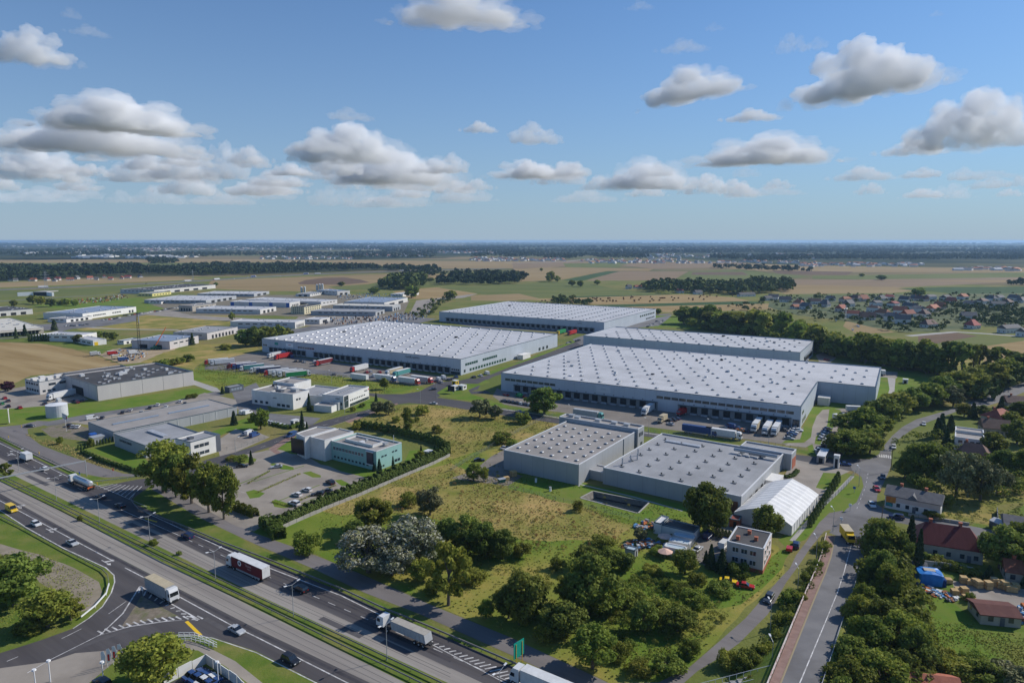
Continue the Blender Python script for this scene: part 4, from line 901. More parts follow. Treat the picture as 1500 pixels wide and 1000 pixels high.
for nm, lb, n_, r_, l_, h_, wm, rm, st, k in far:
    b = B(nm, lb, n_, r_, l_, h_, wm, rm, parapet=.3, trimm=trim_l if rm in (r_white, r_cream) else trim, group='buildings of the industrial estate on the left')
    f = 'R' if st in 'RSDYW' else 'L'; L = b.Lx if f == 'R' else b.Ly
    if st == 'W':
        for z in (1.2, 4.0, 6.6):
            if z < h_-1.5: b.wins('R', 2, b.Lx-2, z, z+1.4, k+2, gap=.45); b.wins('L', 2, b.Ly-2, z, z+1.4, k, gap=.45)
    elif st == 'B':
        for u in (0.0, .28, .62, .93): b.rect('blue_panel', 'L', b.Ly*u, b.Ly*u+5, 0.1, h_-.4, blueM, .1)
        b.wins('R', 6, b.Lx-4, .2, 3.6, 4, gap=.4, mat=dock_d)
    elif st == 'D': b.wins('R', 4, b.Lx-4, .2, 3.8, k, gap=.3, mat=dock_d, name='dock_door'); b.rect('canopy', 'R', 1, b.Lx-1, 4.3, 4.7, r_cream, 4)
    elif st == 'S': b.wins('R', 15, 35, 2.6, 4, 8, gap=.2); b.wins('R', 45, 60, 2.6, 4, 4, gap=.2); b.wins('R', b.Lx-14, b.Lx-4, .3, 3.6, 2, gap=.4, mat=dock_d)
    elif st == 'Y': b.rect('yellow_door', 'R', 1, 4, .1, 3, yellow, .1); b.wins('L', 3, b.Ly-3, 1.5, 2.6, 3)
    else:
        b.wins(f, L*.12, L*.88, .3, min(3.6, h_-1.2), k, gap=.45, mat=dock_d, name='gate'); g = 'L' if f == 'R' else 'R'; L2 = b.Ly if f == 'R' else b.Lx
        b.wins(g, L2*.1, L2*.9, h_*.55, h_*.55+1.1, max(3, int(L2/9)), gap=.4)
    nd = min(30, int(b.Lx*b.Ly/260))
    b.domes([(b.Lx*rb_.uniform(.06,.94), b.Ly*rb_.uniform(.06,.94)) for _ in range(nd)], 1.3, 2.2, .4)
# ================================================================ TREES AND SHRUBS
def foliage(name, c, c2, trans=0.36, rnd=0.32):
    return M(name, c, c2, scale=0.55, rough=0.75, spec=0.12, obj=True, rnd=rnd, trans=trans, detail=2)
leaf_mid = foliage('leaves_mid_green', (0.161,0.206,0.031), (0.265,0.290,0.050))
leaf_dark = foliage('leaves_dark_green', (0.124,0.168,0.033), (0.204,0.243,0.045))
leaf_light = foliage('leaves_yellow_green', (0.161,0.213,0.030), (0.230,0.259,0.046))
leaf_silver = foliage('leaves_silver_grey', (0.279,0.291,0.210), (0.411,0.404,0.316), trans=.1, rnd=.1)
leaf_sage = foliage('leaves_sage', (0.145,0.158,0.067), (0.217,0.216,0.099), trans=.15, rnd=.15)
leaf_con = foliage('needles_dark', (0.046,0.078,0.034), (0.078,0.114,0.047), trans=.05)
leaf_plum = foliage('leaves_plum', (0.06,0.02,0.03), (0.09,0.03,0.04))
leaf_thuja = foliage('thuja_green', (0.066,0.108,0.022), (0.108,0.150,0.031), trans=.05, rnd=.1)
bark = M('bark', (0.10,0.08,0.06), (0.16,0.13,0.10), scale=3, obj=True, rough=0.95)
def leaves_mesh(name, pos, nrm, size, rnd, mat, aspect=1.6, mat2=None, frac2=0.0):
    """one bent leaf-clump quad per position"""
    n = len(pos); t = rnd.normal(size=(n, 3)); nn = nrm+rnd.normal(size=(n, 3))*0.55
    nn /= np.linalg.norm(nn, axis=1)[:, None]+1e-9
    u = np.cross(nn, t); u /= np.linalg.norm(u, axis=1)[:, None]+1e-9; v = np.cross(nn, u)
    s = size*rnd.uniform(.6, 1.25, size=(n, 1))
    q = np.stack([pos-u*s*aspect/2, pos-v*s*.5+nn*s*.12, pos+u*s*aspect/2, pos+v*s*.5+nn*s*.12], 1).reshape(-1, 3)
    me = bpy.data.meshes.new(name); me.vertices.add(4*n); me.vertices.foreach_set('co', q.ravel())
    me.loops.add(4*n); me.loops.foreach_set('vertex_index', np.arange(4*n)); me.polygons.add(n)
    me.polygons.foreach_set('loop_start', np.arange(0, 4*n, 4)); me.polygons.foreach_set('loop_total', np.full(n, 4))
    me.materials.append(mat)
    if mat2:
        me.materials.append(mat2); me.polygons.foreach_set('material_index', (rnd.uniform(size=n) < frac2).astype(np.int32))
    me.update(calc_edges=True); return me
def clump_points(cents, rads, per, rnd, squash=.85):
    P = []; N = []
    for c, r in zip(cents, rads):
        k = max(6, int(per*(r/np.mean(rads))**2)); d = rnd.normal(size=(k, 3)); d /= np.linalg.norm(d, axis=1)[:, None]
        rr_ = r*rnd.uniform(.55, 1.08, size=(k, 1)); p = c+d*rr_*np.array([1, 1, squash]); P.append(p); N.append(d)
    return np.concatenate(P), np.concatenate(N)
def tree_mesh(kind, seed, lod):
    """crown and trunk meshes for a tree 10 m tall"""
    rn = np.random.default_rng(seed); cs = []; rs = []; H = 10.0
    if kind in ('round', 'loose', 'silver', 'sage', 'light', 'dark', 'plum'):
        W_ = 4.0; n = 52 if kind != 'loose' else 36; zc, zr = 5.0, 4.6
        if kind in ('silver',): zc, zr, n = 4.9, 4.6, 52
        for i in range(n):
            d = rn.normal(size=3); d /= np.linalg.norm(d); d[2] = d[2]*.9+.12; f = rn.uniform(.55, .92) if kind != 'loose' else rn.uniform(.5, 1.0)
            c = np.array([d[0]*W_*f, d[1]*W_*f, zc+d[2]*zr*f]); cs.append(c); rs.append(rn.uniform(.8, 1.5) if kind != 'loose' else rn.uniform(.6, 1.2))
    elif kind == 'tall':
        for i in range(34):
            z = rn.uniform(1.6, 9.2); w = 2.3*math.sin(math.pi*min(1, (z+.3)/10.5))**.6; a = rn.uniform(0, 6.283); f = rn.uniform(.25, .85)
            cs.append(np.array([w*f*math.cos(a), w*f*math.sin(a), z])); rs.append(rn.uniform(.7, 1.15))
    elif kind == 'pine':
        for i in range(20):
            z = rn.uniform(5.6, 9.3); a = rn.uniform(0, 6.283); w = 2.6*(1-abs(z-7.4)/3.2); f = rn.uniform(.2, 1)
            cs.append(np.array([w*f*math.cos(a), w*f*math.sin(a), z])); rs.append(rn.uniform(.55, 1.0))
        for i in range(5): z = rn.uniform(2.5, 5.5); a = rn.uniform(0, 6.283); cs.append(np.array([.8*math.cos(a), .8*math.sin(a), z])); rs.append(.45)
    elif kind == 'shrub':
        for i in range(22):
            a = rn.uniform(0, 6.283); f = rn.uniform(.1, 1)**.6; z = rn.uniform(2, 8.2)*(1-.35*f); cs.append(np.array([4.2*f*math.cos(a), 4.2*f*math.sin(a), z])); rs.append(rn.uniform(1.2, 2.2))
    if kind == 'conifer':
        k = {2: 2600, 1: 1100, 0: 380}[lod]; z = 10*rn.uniform(0, 1, k)**1.35*.96+.5; a = rn.uniform(0, 6.283, k)
        tier = 0.72+0.28*np.abs(np.sin(z*2.6)); rad = 2.1*(1-z/10.8)**.85*tier*rn.uniform(.72, 1.05, k)
        P = np.stack([rad*np.cos(a), rad*np.sin(a), z], 1); N = np.stack([np.cos(a), np.sin(a), np.full(k, -.35)], 1)
    elif kind == 'thuja':
        k = {2: 1500, 1: 600, 0: 220}[lod]; z = rn.uniform(0.1, 10, k); a = rn.uniform(0, 6.283, k); rad = 1.5*np.sqrt(np.clip(1-(z/10.2)**2.4, 0, 1))*rn.uniform(.8, 1.05, k)
        P = np.stack([rad*np.cos(a), rad*np.sin(a), z], 1); N = np.stack([np.cos(a), np.sin(a), np.full(k, .4)], 1)
    else:
        P, N = clump_points(cs, rs, {2: 95, 1: 42, 0: 15}[lod]*(1.6 if kind == 'silver' else 1), rn)
    P[:, 2] = np.clip(P[:, 2], .15, 10.0)
    size = {2: .42, 1: .66, 0: 1.15}[lod]*(.75 if kind == 'silver' else 1)*(1.0 if kind != 'shrub' else 1.35)*(.8 if kind in ('conifer', 'thuja') else 1)
    mats = dict(round=leaf_mid, tall=leaf_mid, loose=leaf_mid, silver=leaf_silver, sage=leaf_sage, light=leaf_light, dark=leaf_dark, pine=leaf_dark, shrub=leaf_mid, conifer=leaf_con, thuja=leaf_thuja, plum=leaf_plum)
    cr = leaves_mesh('crown', P, N, size, rn, mats[kind], 1.6, leaf_sage if kind == 'silver' else None, .5)
    tb = MB(); top = {'pine': 8.6, 'conifer': 9.6, 'thuja': 8.5, 'tall': 8.5}.get(kind, 5.5)
    r0 = .26 if kind in ('conifer', 'thuja', 'shrub') else .34
    tb.tube((0,0,-.2), (.1,.05,top*.5), r0, r0*.7, 7); tb.tube((.1,.05,top*.5), (0,.1,top), r0*.7, r0*.25, 6)
    if len(cs):
        for c in sorted(cs, key=lambda q: -q[2])[::max(1, len(cs)//7)][:7]:
            z0 = min(top*.8, c[2]*.6); tb.tube((0.05,.05,z0), tuple(c), r0*.34, r0*.1, 5, cap=False)
    return cr, tb.mesh('trunk', bark)
TM = {}
def get_tree(kind, v, lod):
    k = (kind, v, lod)
    if k not in TM: TM[k] = tree_mesh(kind, 100*v+hash_(kind), lod)
    return TM[k]
def hash_(s): return sum(ord(c)*(i+3) for i, c in enumerate(s)) % 997
WIDTH = dict(round=7.9, loose=7.9, silver=8.6, sage=7.9, light=7.9, dark=7.9, plum=7.9, tall=5.0, pine=5.4, shrub=9.2, conifer=4.3, thuja=3.1)
NAMES = dict(conifer='conifer_tree', thuja='columnar_conifer', shrub='shrub', silver='silver_leaved_tree', pine='pine_tree', tall='tall_tree')
NT = [0]
def T(kind, x, yb, yt, w, what=None, place='', group='trees', cat='tree', z=0.0):
    p = at(x, yb); h = max(.8, height_px(x, yb, yt)); dist = math.hypot(p.x, p.y)
    mp = w*mpp(yb)/WIDTH[kind]*10
    if z:
        p = at(x, yb, z)
    lod = 2 if dist < 330 else 1 if dist < 560 else 0
    NT[0] += 1; cr, tr = get_tree(kind, NT[0] % (3 if lod else 2), lod)
    if kind in ('round', 'dark', 'light', 'sage', 'silver', 'loose', 'shrub'): h *= .93
    e = empty(NAMES.get(kind, 'tree'), p, R.uniform(0, 6.28)); e.scale = (mp/10, mp/10*R.uniform(.9, 1.1), h/10)
    link('crown', cr, e)
    if kind != 'shrub': link('trunk', tr, e)
    else: link('stem', tr, e)
    later(e, what or DESC[kind], place, 'shrub' if kind == 'shrub' else cat, group)
    return e
DESC = dict(round='leafy green tree', tall='tall slim green tree', loose='open-crowned green tree', silver='silver-grey leaved tree', sage='grey-green tree', light='yellow-green tree', dark='dense dark green tree', pine='pine with bare trunk', shrub='rounded green bush', conifer='dark pointed conifer', thuja='narrow columnar conifer', plum='plum-red tree')
def TT(lst, place, group):
    for a in lst: T(*a[:5], what=(a[5] if len(a) > 5 else None), place=place, group=group)
TT([('round',240,721,640,66),('loose',281,737,657,54),('round',306,750,668,48),('round',328,760,676,42),('dark',258,728,662,40)], 'between highway and office car park', 'roadside trees by the office car park')
TT([('loose',9,700,675,18)], 'on the median at the left edge', 'small median trees')
TT([('dark',22,886,806,84),('round',70,918,862,64),('loose',104,908,874,40),('round',6,862,808,46),('shrub',50,925,893,44),('round',-60,890,800,80)], 'beside the curved dirt track', 'trees beside the dirt track')
TT([('round',230,1002,928,84)], 'on the planted bed by the flags', 'planted bed trees')
TT([('shrub',618,607,588,20),('sage',552,606,586,20),('sage',569,607,585,20),('sage',703,611,581,30),('sage',725,613,591,22),('tall',597,632,596,17),('shrub',580,618,607,13),('shrub',611,617,608,9),('shrub',522,629,614,13),('shrub',554,630,617,13),('shrub',564,634,625,9),('shrub',640,633,617,15),('shrub',735,648,627,28),('shrub',752,655,640,18)], 'on the dry meadow behind the teal office', 'bushes on the dry meadow')
TT([('dark',797,606,563,44),('shrub',766,619,598,24),('shrub',785,602,585,22)], 'before the largest warehouse', 'trees by the warehouse road')
TT([('dark',694,703,676,24),('light',709,704,681,14),('sage',630,754,710,38),('shrub',600,740,714,26),('light',548,775,726,56),('dark',520,792,758,36),('shrub',450,808,767,38),('shrub',386,770,757,14),('shrub',846,748,728,16),('shrub',817,833,810,19),('shrub',765,815,788,28),('shrub',742,800,780,22)], 'in the meadow below the teal office', 'meadow trees')
TT([('silver',540,838,766,96),('silver',604,822,750,94),('silver',575,842,790,60)], 'beside the service road', 'silver-leaved clump')
TT([('dark',655,792,757,34),('dark',680,802,752,50),('dark',705,815,760,50),('dark',735,818,773,42),('loose',657,886,778,66),('round',620,850,815,40),('shrub',690,850,825,44),('shrub',640,868,840,36)], 'right of the silver clump', 'thicket right of the silver clump')
TT([('dark',772,908,830,70),('dark',745,905,852,44),('dark',862,900,808,78),('round',838,885,835,48),('round',890,898,850,54),('dark',828,928,878,66),('round',868,978,910,66),('shrub',905,962,928,36),('shrub',922,952,930,18),('shrub',1012,960,928,28),('dark',942,924,876,42),('round',992,924,886,52),('light',1018,898,860,40),('shrub',978,862,840,18),
    ('shrub',960,900,870,50),('shrub',925,888,858,44),('dark',860,832,796,44),('round',890,834,800,44),('dark',915,835,806,34),('shrub',883,797,779,34),('sage',938,791,771,20),('shrub',1020,856,834,30),('shrub',1055,868,845,34),('shrub',980,985,955,50),('shrub',935,985,960,34),('shrub',795,940,905,26),('shrub',760,915,880,24),('light',712,905,876,22),('shrub',1000,870,850,26),('shrub',955,840,822,26),('shrub',840,860,838,30)], 'in the thicket above the lane', 'wild thicket by the lane')
TT([('round',1003,840,800,36),('conifer',1041,832,797,18),('conifer',1057,838,804,22),('shrub',1082,842,816,30),('conifer',1034,824,806,12),('conifer',930,806,790,9),('shrub',962,812,794,20),('shrub',990,772,755,12)], 'around the garage court', 'trees around the garage court')
TT([('dark',1034,780,702,62),('dark',1050,778,725,36),('dark',1124,788,736,46),('conifer',1108,800,762,16)], 'below the low grey factory', 'trees below the low grey factory')
TT([('shrub',1067,975,942,30),('shrub',1095,980,945,40),('shrub',1122,965,935,34),('shrub',1147,918,885,28),('shrub',1157,886,856,28),('shrub',1170,888,862,24),('shrub',1185,850,832,22),('shrub',1206,806,788,24),('shrub',1196,832,816,16),('shrub',1132,1000,970,36),('shrub',1112,1012,985,36),('shrub',1140,945,918,26)], 'between lane and bridge road', 'bushes on the bridge embankment')
TT([('dark',1241,635,605,44),('round',1266,635,593,52),('dark',1223,663,633,30),('round',1246,667,629,54),('round',1274,663,631,40),('dark',1296,621,580,46),('round',1316,609,570,44),('dark',1338,601,565,44),('round',1361,595,557,44),('dark',1379,587,547,44),('round',1401,579,540,44),('dark',1423,575,535,44),('sage',1396,595,562,30),('round',1451,569,528,44),('round',1476,557,521,44),('dark',1506,551,512,50),('round',1536,540,502,50),('dark',1281,607,585,30),('light',1431,585,569,30),('round',1291,635,609,34)], 'in the belt along the main road', 'tree belt along the main road')
pop = []
line = [(1012,476),(1040,482),(1068,487),(1095,490),(1122,495),(1150,501),(1178,510),(1206,518),(1232,524),(1258,530),(1285,536),(1312,541),(1338,545),(1362,548)]
rt = random.Random(11)
for i, (x, y) in enumerate(line):
    for k in range(3):
        xx = x+rt.uniform(-12, 12)+k*9-9; yy = y+rt.uniform(-2.5, 2.5)+(xx-x)*.2-k*1.5; hh = (28+13*min(1, i/5.0))*rt.uniform(.9, 1.12)+(6 if i > 8 else 0)
        pop.append((rt.choice(['tall','round','tall','dark']), xx, yy, yy-hh*.9, rt.uniform(26, 34)))
TT(pop, 'in the belt behind the warehouses', 'tree belt behind the warehouses')
TT([('pine',1387,548,497,26),('pine',1395,552,500,24),('pine',1408,556,502,30),('pine',1424,552,502,24),('pine',1433,548,505,20),('pine',1450,544,510,22),('pine',1460,540,508,20),('pine',1478,538,512,24),('dark',1385,552,530,28),('shrub',1370,547,530,20),('shrub',1440,560,548,30),('dark',1490,548,525,24),('shrub',1410,562,548,30)], 'in the bare-trunked pine row', 'bare-trunked pines')
TT([('dark',1342,700,646,40),('light',1358,704,644,42),('round',1376,706,650,36),('dark',1325,700,664,26),('conifer',1372,640,612,16),('conifer',1378,640,606,20),('conifer',1392,632,608,16),('sage',1400,728,652,50),('sage',1436,732,664,46),('dark',1455,668,630,34),('round',1490,650,612,40),('conifer',1425,612,590,16),('round',1412,610,588,24),('dark',1440,612,592,22),('conifer',1386,655,628,16),('dark',1470,690,655,36),('sage',1460,720,680,34),('light',1475,690,670,18),('round',1500,700,655,34),('dark',1520,680,620,50),('round',1480,625,600,26),('dark',1495,612,585,30),('conifer',1466,600,580,12),('shrub',1386,742,718,20),('shrub',1366,758,742,24),('round',1530,640,600,40),('shrub',1340,705,690,20),('dark',1362,676,648,30)], 'in the gardens right of the main road', 'garden trees right of the main road')
TT([('round',1293,812,756,54),('conifer',1332,812,755,24),('conifer',1344,840,775,20),('dark',1322,822,785,30),('dark',1287,868,800,46),('round',1302,888,822,44),('dark',1272,872,828,32),('round',1262,922,868,52),('dark',1290,938,873,54),('round',1272,968,898,60),('dark',1248,990,930,52),('round',1320,962,892,62),('dark',1342,990,915,54),('light',1240,1035,958,66),('round',1290,1030,952,72),('dark',1318,1010,950,50),('light',1306,900,870,30),('shrub',1330,880,850,26),('shrub',1320,862,838,24),('round',1265,900,850,36),('dark',1230,1070,985,60)], 'right of the bridge road', 'thick row right of the bridge road')
TT([('dark',1464,832,766,60),('round',1494,818,758,46),('dark',1520,850,790,50),('conifer',1448,848,828,18),('shrub',1410,838,824,26),('shrub',1425,842,828,20),('shrub',1375,828,812,24),('shrub',1395,834,818,24),('light',1400,1000,960,60),('light',1440,1010,965,60),('sage',1480,1015,970,60),('shrub',1385,975,945,40),('light',1425,985,950,40),('conifer',1503,860,835,18),('dark',1545,1000,940,60),('shrub',1420,880,862,14)], 'in the lower right gardens', 'garden trees at the lower right')
TT([('dark',360,506,480,30),('dark',376,507,476,30),('dark',392,505,475,30),('dark',408,502,475,26),('dark',419,497,478,20),('shrub',330,512,501,16),('shrub',277,529,515,17),('shrub',250,534,521,26),('shrub',262,532,520,20),('shrub',240,536,524,18),('loose',340,470,456,9),('conifer',282,505,488,8),('shrub',228,536,526,10),('shrub',195,546,536,16)], 'left of the middle warehouse', 'trees left of the middle warehouse')
TT([('light',382,628,595,26),('conifer',453,602,576,9),('conifer',443,632,602,10),('round',563,570,552,14),('conifer',343,622,602,13),('shrub',370,618,608,12),('shrub',276,584,575,8),('shrub',285,582,574,10),('conifer',326,577,566,7),('shrub',565,600,585,14),('conifer',551,588,575,6),('shrub',517,602,592,9),('shrub',531,596,588,9),('light',352,678,665,20),('shrub',340,674,664,18),('conifer',368,680,660,9),('conifer',617,672,652,8),('light',615,676,658,16),('conifer',637,668,652,8),('conifer',556,696,672,12),('conifer',576,690,668,7),('conifer',548,690,678,7),('conifer',440,645,622,12),('conifer',450,640,618,10),('plum',11,573,558,18),('shrub',385,842,828,14) ,('light',88,650,638,10),('light',133,655,640,10),('shrub',117,762,752,8),('shrub',225,797,786,12),('shrub',262,812,805,8)], 'by the offices at the centre left', 'planting by the offices')
TT([('round',48,445,431,14),('round',60,446,433,13),('dark',75,449,436,14),('round',98,447,436,11),('dark',20,449,438,10),('conifer',80,484,468,10),('conifer',37,492,476,8),('conifer',24,496,480,6),('dark',137,494,485,7),('dark',146,495,484,9),('dark',155,496,485,8),('dark',166,498,485,14),('shrub',92,446,436,14),('round',110,448,438,10),('dark',114,502,489,16),('round',1345,434,420,18),('round',660,438,424,18),('dark',500,419,412,10),('dark',560,421,411,14),('dark',548,430,420,16),('dark',603,436,417,22),('dark',630,412,406,12),('dark',316,419,413,6),('round',807,412,396,12),('loose',803,413,401,8),('loose',816,413,403,10),('round',838,419,409,10),('round',850,420,410,9),('round',875,417,409,9),('dark',964,460,451,9),('dark',994,464,453,10),('dark',1291,410,402,14),('dark',1262,405,400,8),('round',793,397,392,5)], 'among the distant fields', 'lone trees in the distant fields')
for i in range(14): T('thuja', 43+i*4.2, 500.5-i*.15, 489, 3.4, place='in the row in front of the low white hall', group='conifer row by the white hall')
for i in range(12): T('thuja', 115+i*4.6, 659-i*1.1, 651-i*1.1, 3.0, place='in the row below the workshop yard', group='conifer row by the workshop')
for i in range(20): T('thuja', 244+i*4.6, 631-i*1.25, 624-i*1.25, 3.2, place='along the long workshop wall', group='conifer row along the long workshop')
for i in range(13): T('thuja', 1227-i*3.4, 706+i*5.4, 690+i*5.4, 8, place='along the marquee yard', group='conifer row by the marquee')
for i in range(9): T('thuja', 1048+i*5, 785+i*1.2, 772+i*1.2, 6, place='in the row above the garage court', group='conifer row above the garages')
# ---- hedges: one thing each
def hedge(line, h, w, label, mat=None, dens=20, size=.55, group='hedges'):
    ps = [at(*p) for p in line]; rn = np.random.default_rng(len(line)*7+int(line[0][0])); P = []; N = []
    o = ps[0]
    for a, b in zip(ps, ps[1:]):
        L = (b-a).length; n = int(L*(w+2*h)*dens); u = rn.uniform(0, 1, n); q = rn.uniform(-1, 1, (n, 2)); face = rn.integers(0, 3, n)
        d = (b-a).normalized(); nx, ny = -d.y, d.x
        side = np.where(face == 0, -1.0, np.where(face == 1, 1.0, q[:, 0])); zz_ = np.where(face == 2, 1.0, (q[:, 1]+1)/2)
        lump = 1+.16*np.sin((u*L)*1.9+side)+.1*np.sin(u*L*4.3)
        off = side*w/2*rn.uniform(.85, 1.05, n); z = zz_*h*lump*rn.uniform(.9, 1.05, n)
        P.append(np.stack([a.x+d.x*L*u+nx*off-o.x, a.y+d.y*L*u+ny*off-o.y, z], 1)); N.append(np.stack([nx*side, ny*side, .5+zz_*.7], 1))
    e = empty('hedge', o); me = leaves_mesh('foliage', np.concatenate(P), np.concatenate(N), size, rn, mat or leaf_thuja); link('foliage', me, e)
    tb = MB()
    for a, b in zip(ps, ps[1:]):
        L = (b-a).length
        for k in range(int(L/2.5)): p = a.lerp(b, (k+.5)/max(1, int(L/2.5)))-o; tb.tube((p.x, p.y, 0), (p.x, p.y, h*.6), .05, .03, 4)
    if tb.v: part('stems', tb, bark, e)
    tag(e, label, 'hedge', group)
hedge([(388,778),(425,766),(470,744),(520,722),(580,697),(625,679),(656,665),(655,658)], 3.3, 2.2, 'long tall clipped hedge on top of the pale wall beside the car park')
hedge([(656,660),(640,650),(600,640),(570,632),(520,625)], 3.0, 2.0, 'dark hedge curving behind the teal office garden')
hedge([(388,768),(400,776),(410,790)], 2.8, 4.0, 'bushy hedge end by the service road corner', leaf_dark)
hedge([(345,745),(375,757)], 2.2, 2.5, 'dark hedge block at the lower edge of the office car park', leaf_dark)
hedge([(120,662),(150,676),(208,694)], 1.2, 1.2, 'low dark hedge bordering the triangular lawn')
hedge([(1352,820),(1380,824)], 1.8, 1.5, 'hedge behind the maroon-roofed house', leaf_light)
hedge([(400,622),(425,628),(440,622)], 1.2, 2, 'low hedge in front of the boxy white office', leaf_dark)
hedge([(1150,700),(1162,697),(1168,690)], .8, 1.5, 'low hedge below the brick corner panel')
for l_, lb in (([(398,735),(428,743)],'front island by the white cars'),([(430,737),(492,711)],'island between the parked dark cars'),([(362,709),(395,690)],'upper left island'),([(376,722),(440,694)],'middle island')):
    hedge(l_, .5, .6, 'low yellowish planting strip on the %s of the car park' % lb, leaf_light, dens=14, size=.25, group='planting strips of the car park')
MEAD = [(470,752),(560,704),(655,672),(742,658),(760,690),(850,712),(1000,748),(1060,765),(1140,802),(1146,846),(1118,864),(1080,900),(1010,970),(960,996),(890,994),(750,930),(640,882),(540,838),(465,800)]
# ---- far woods and scrub: uncountable, one object per wood
def woods(label, poly, n, h, seed=1, size=None, mat=None, name='wood', hv=.35):
    rn = np.random.default_rng(seed); P = []; N = []; S = []
    xs = [p[0] for p in poly]; ys = [p[1] for p in poly]; Q = np.array(poly, float); cnt = 0; tries = 0
    cents = []
    while cnt < n and tries < n*30:
        tries += 1
        x = rn.uniform(min(xs), max(xs)); y = rn.uniform(min(ys), max(ys))
        if not _inside((x, y), Q): continue
        cnt += 1; g = at(x, y); cents.append((g.x, g.y, h*rn.uniform(1-hv, 1+hv), mpp(y)))
    nearw = sum(c[3] for c in cents)/len(cents) < .35
    for gx, gy, hh, mp_ in cents:
        k = 80 if nearw else 24; d = rn.normal(size=(k, 3)); d /= np.linalg.norm(d, axis=1)[:, None]; d[:, 2] = np.abs(d[:, 2])*1.1-.15
        r = max(hh*.45, mp_*1.3)*rn.uniform(.8, 1.3)
        p = np.array([gx, gy, hh*.5])+d*np.array([r, r, hh*.5])*rn.uniform(.8, 1.05, (k, 1)); p[:, 2] = np.clip(p[:, 2], .5, None)
        P.append(p); N.append(d); S.append(np.full(k, r*(.3 if nearw else .75)))
    P = np.concatenate(P); N = np.concatenate(N); S = np.concatenate(S)[:, None]
    o = Vector((float(P[:, 0].mean()), float(P[:, 1].mean()), 0))
    P = P-np.array([o.x, o.y, 0]); me = leaves_mesh(name, P, N, S, rn, mat or wood_m, 1.2); ob = link(name, me); ob.location = o
    ob['kind'] = 'stuff'; ob['label'] = label; return ob
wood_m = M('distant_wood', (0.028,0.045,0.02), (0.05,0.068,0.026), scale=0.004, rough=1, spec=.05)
wood_n = M('near_wood', (0.072,0.099,0.024), (0.124,0.145,0.035), scale=0.03, rough=.9, spec=.08)
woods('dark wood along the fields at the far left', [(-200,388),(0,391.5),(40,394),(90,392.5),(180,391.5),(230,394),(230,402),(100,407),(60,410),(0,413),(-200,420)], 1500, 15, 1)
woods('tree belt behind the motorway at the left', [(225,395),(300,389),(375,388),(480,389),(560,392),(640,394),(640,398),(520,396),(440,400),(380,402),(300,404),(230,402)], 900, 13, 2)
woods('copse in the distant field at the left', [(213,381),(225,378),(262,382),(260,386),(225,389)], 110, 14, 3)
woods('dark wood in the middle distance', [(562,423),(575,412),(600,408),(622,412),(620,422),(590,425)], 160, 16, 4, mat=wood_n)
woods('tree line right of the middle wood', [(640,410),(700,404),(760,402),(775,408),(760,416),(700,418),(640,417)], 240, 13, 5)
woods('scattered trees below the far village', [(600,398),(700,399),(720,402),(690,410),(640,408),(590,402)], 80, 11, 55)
woods('hedgerow trees behind the farthest warehouse', [(800,440),(825,437),(850,441),(870,445),(855,448),(812,446)], 60, 7, 6, mat=wood_n)
woods('tree line in front of the farm on the right', [(940,421),(975,418),(1000,419),(1040,418),(1060,420),(1100,416),(1130,414),(1158,418),(1160,428),(1120,430),(1075,432),(1030,430),(985,430),(945,427)], 420, 13, 7, mat=wood_n)
woods('row of trees on the far field at the right', [(1045,391),(1100,391),(1140,393),(1192,396),(1190,399),(1130,398),(1045,394)], 100, 12, 8)
woods('scrub at the right edge of the far fields', [(1465,417),(1500,412),(1560,412),(1560,420),(1480,420)], 50, 9, 9)
woods('dark scrub along the track left of the farthest warehouse', [(600,462),(620,452),(632,442),(648,436),(672,437),(650,445),(640,456),(625,466)], 90, 4, 12, mat=wood_n)
woods('trees around the village gardens', [(1130,437),(1180,433),(1300,432),(1420,430),(1600,428),(1650,470),(1600,485),(1500,488),(1440,478),(1380,486),(1330,488),(1280,482),(1240,474),(1180,468),(1120,462),(1040,455)], 760, 4.4, 13, mat=wood_n, hv=.5)
woods('orchards right of the village', [(1390,443),(1500,450),(1600,460),(1560,480),(1440,476),(1400,462)], 160, 6, 14, mat=wood_n)
leaf_wood = foliage('undergrowth_leaves', (0.118,0.152,0.026), (0.190,0.214,0.038))
def under(label, poly, n, h, seed): woods(label, poly, n, h, seed, mat=leaf_wood, name='undergrowth', hv=.5)
under('undergrowth below the belt behind the warehouses', [(1005,472),(1100,484),(1200,505),(1300,528),(1375,542),(1370,550),(1300,540),(1200,519),(1100,495),(1005,480)], 420, 8, 31)
weed = foliage('weed_leaves', (0.12,0.15,0.03), (0.18,0.19,0.045)); rust = foliage('dock_weed_rust', (0.24,0.15,0.05), (0.30,0.2,0.07))
for lb_, pl_, n_, h_, sd_, mt_ in (('low green scrub dotted over the wild meadow', MEAD, 420, .9, 51, weed), ('low scrub in the lower half of the meadow', [(700,890),(860,960),(960,990),(1010,960),(1070,900),(1020,860),(900,830),(780,830)], 420, 1.2, 52, leaf_wood), ('rusty dry weed clumps on the wild meadow', [(560,740),(660,690),(760,715),(900,765),(960,800),(900,830),(760,810),(640,780)], 260, .8, 53, rust),
     ('weed clumps on the meadow behind the teal office', [(530,624),(582,596),(700,604),(820,624),(740,652),(662,668),(640,650)], 260, .9, 54, weed), ('rough growth by the main road gardens', [(1385,760),(1380,735),(1450,712),(1500,715),(1500,790),(1460,776)], 160, .9, 56, weed)):
    woods(lb_, pl_, n_, h_, sd_, mat=mt_, name='scrub', hv=.6)
under('bushes filling the belt along the main road', [(1225,668),(1236,642),(1275,618),(1320,598),(1390,572),(1470,548),(1555,530),(1555,540),(1470,562),(1395,584),(1335,601),(1295,632),(1278,655),(1255,672)], 300, 5, 32)
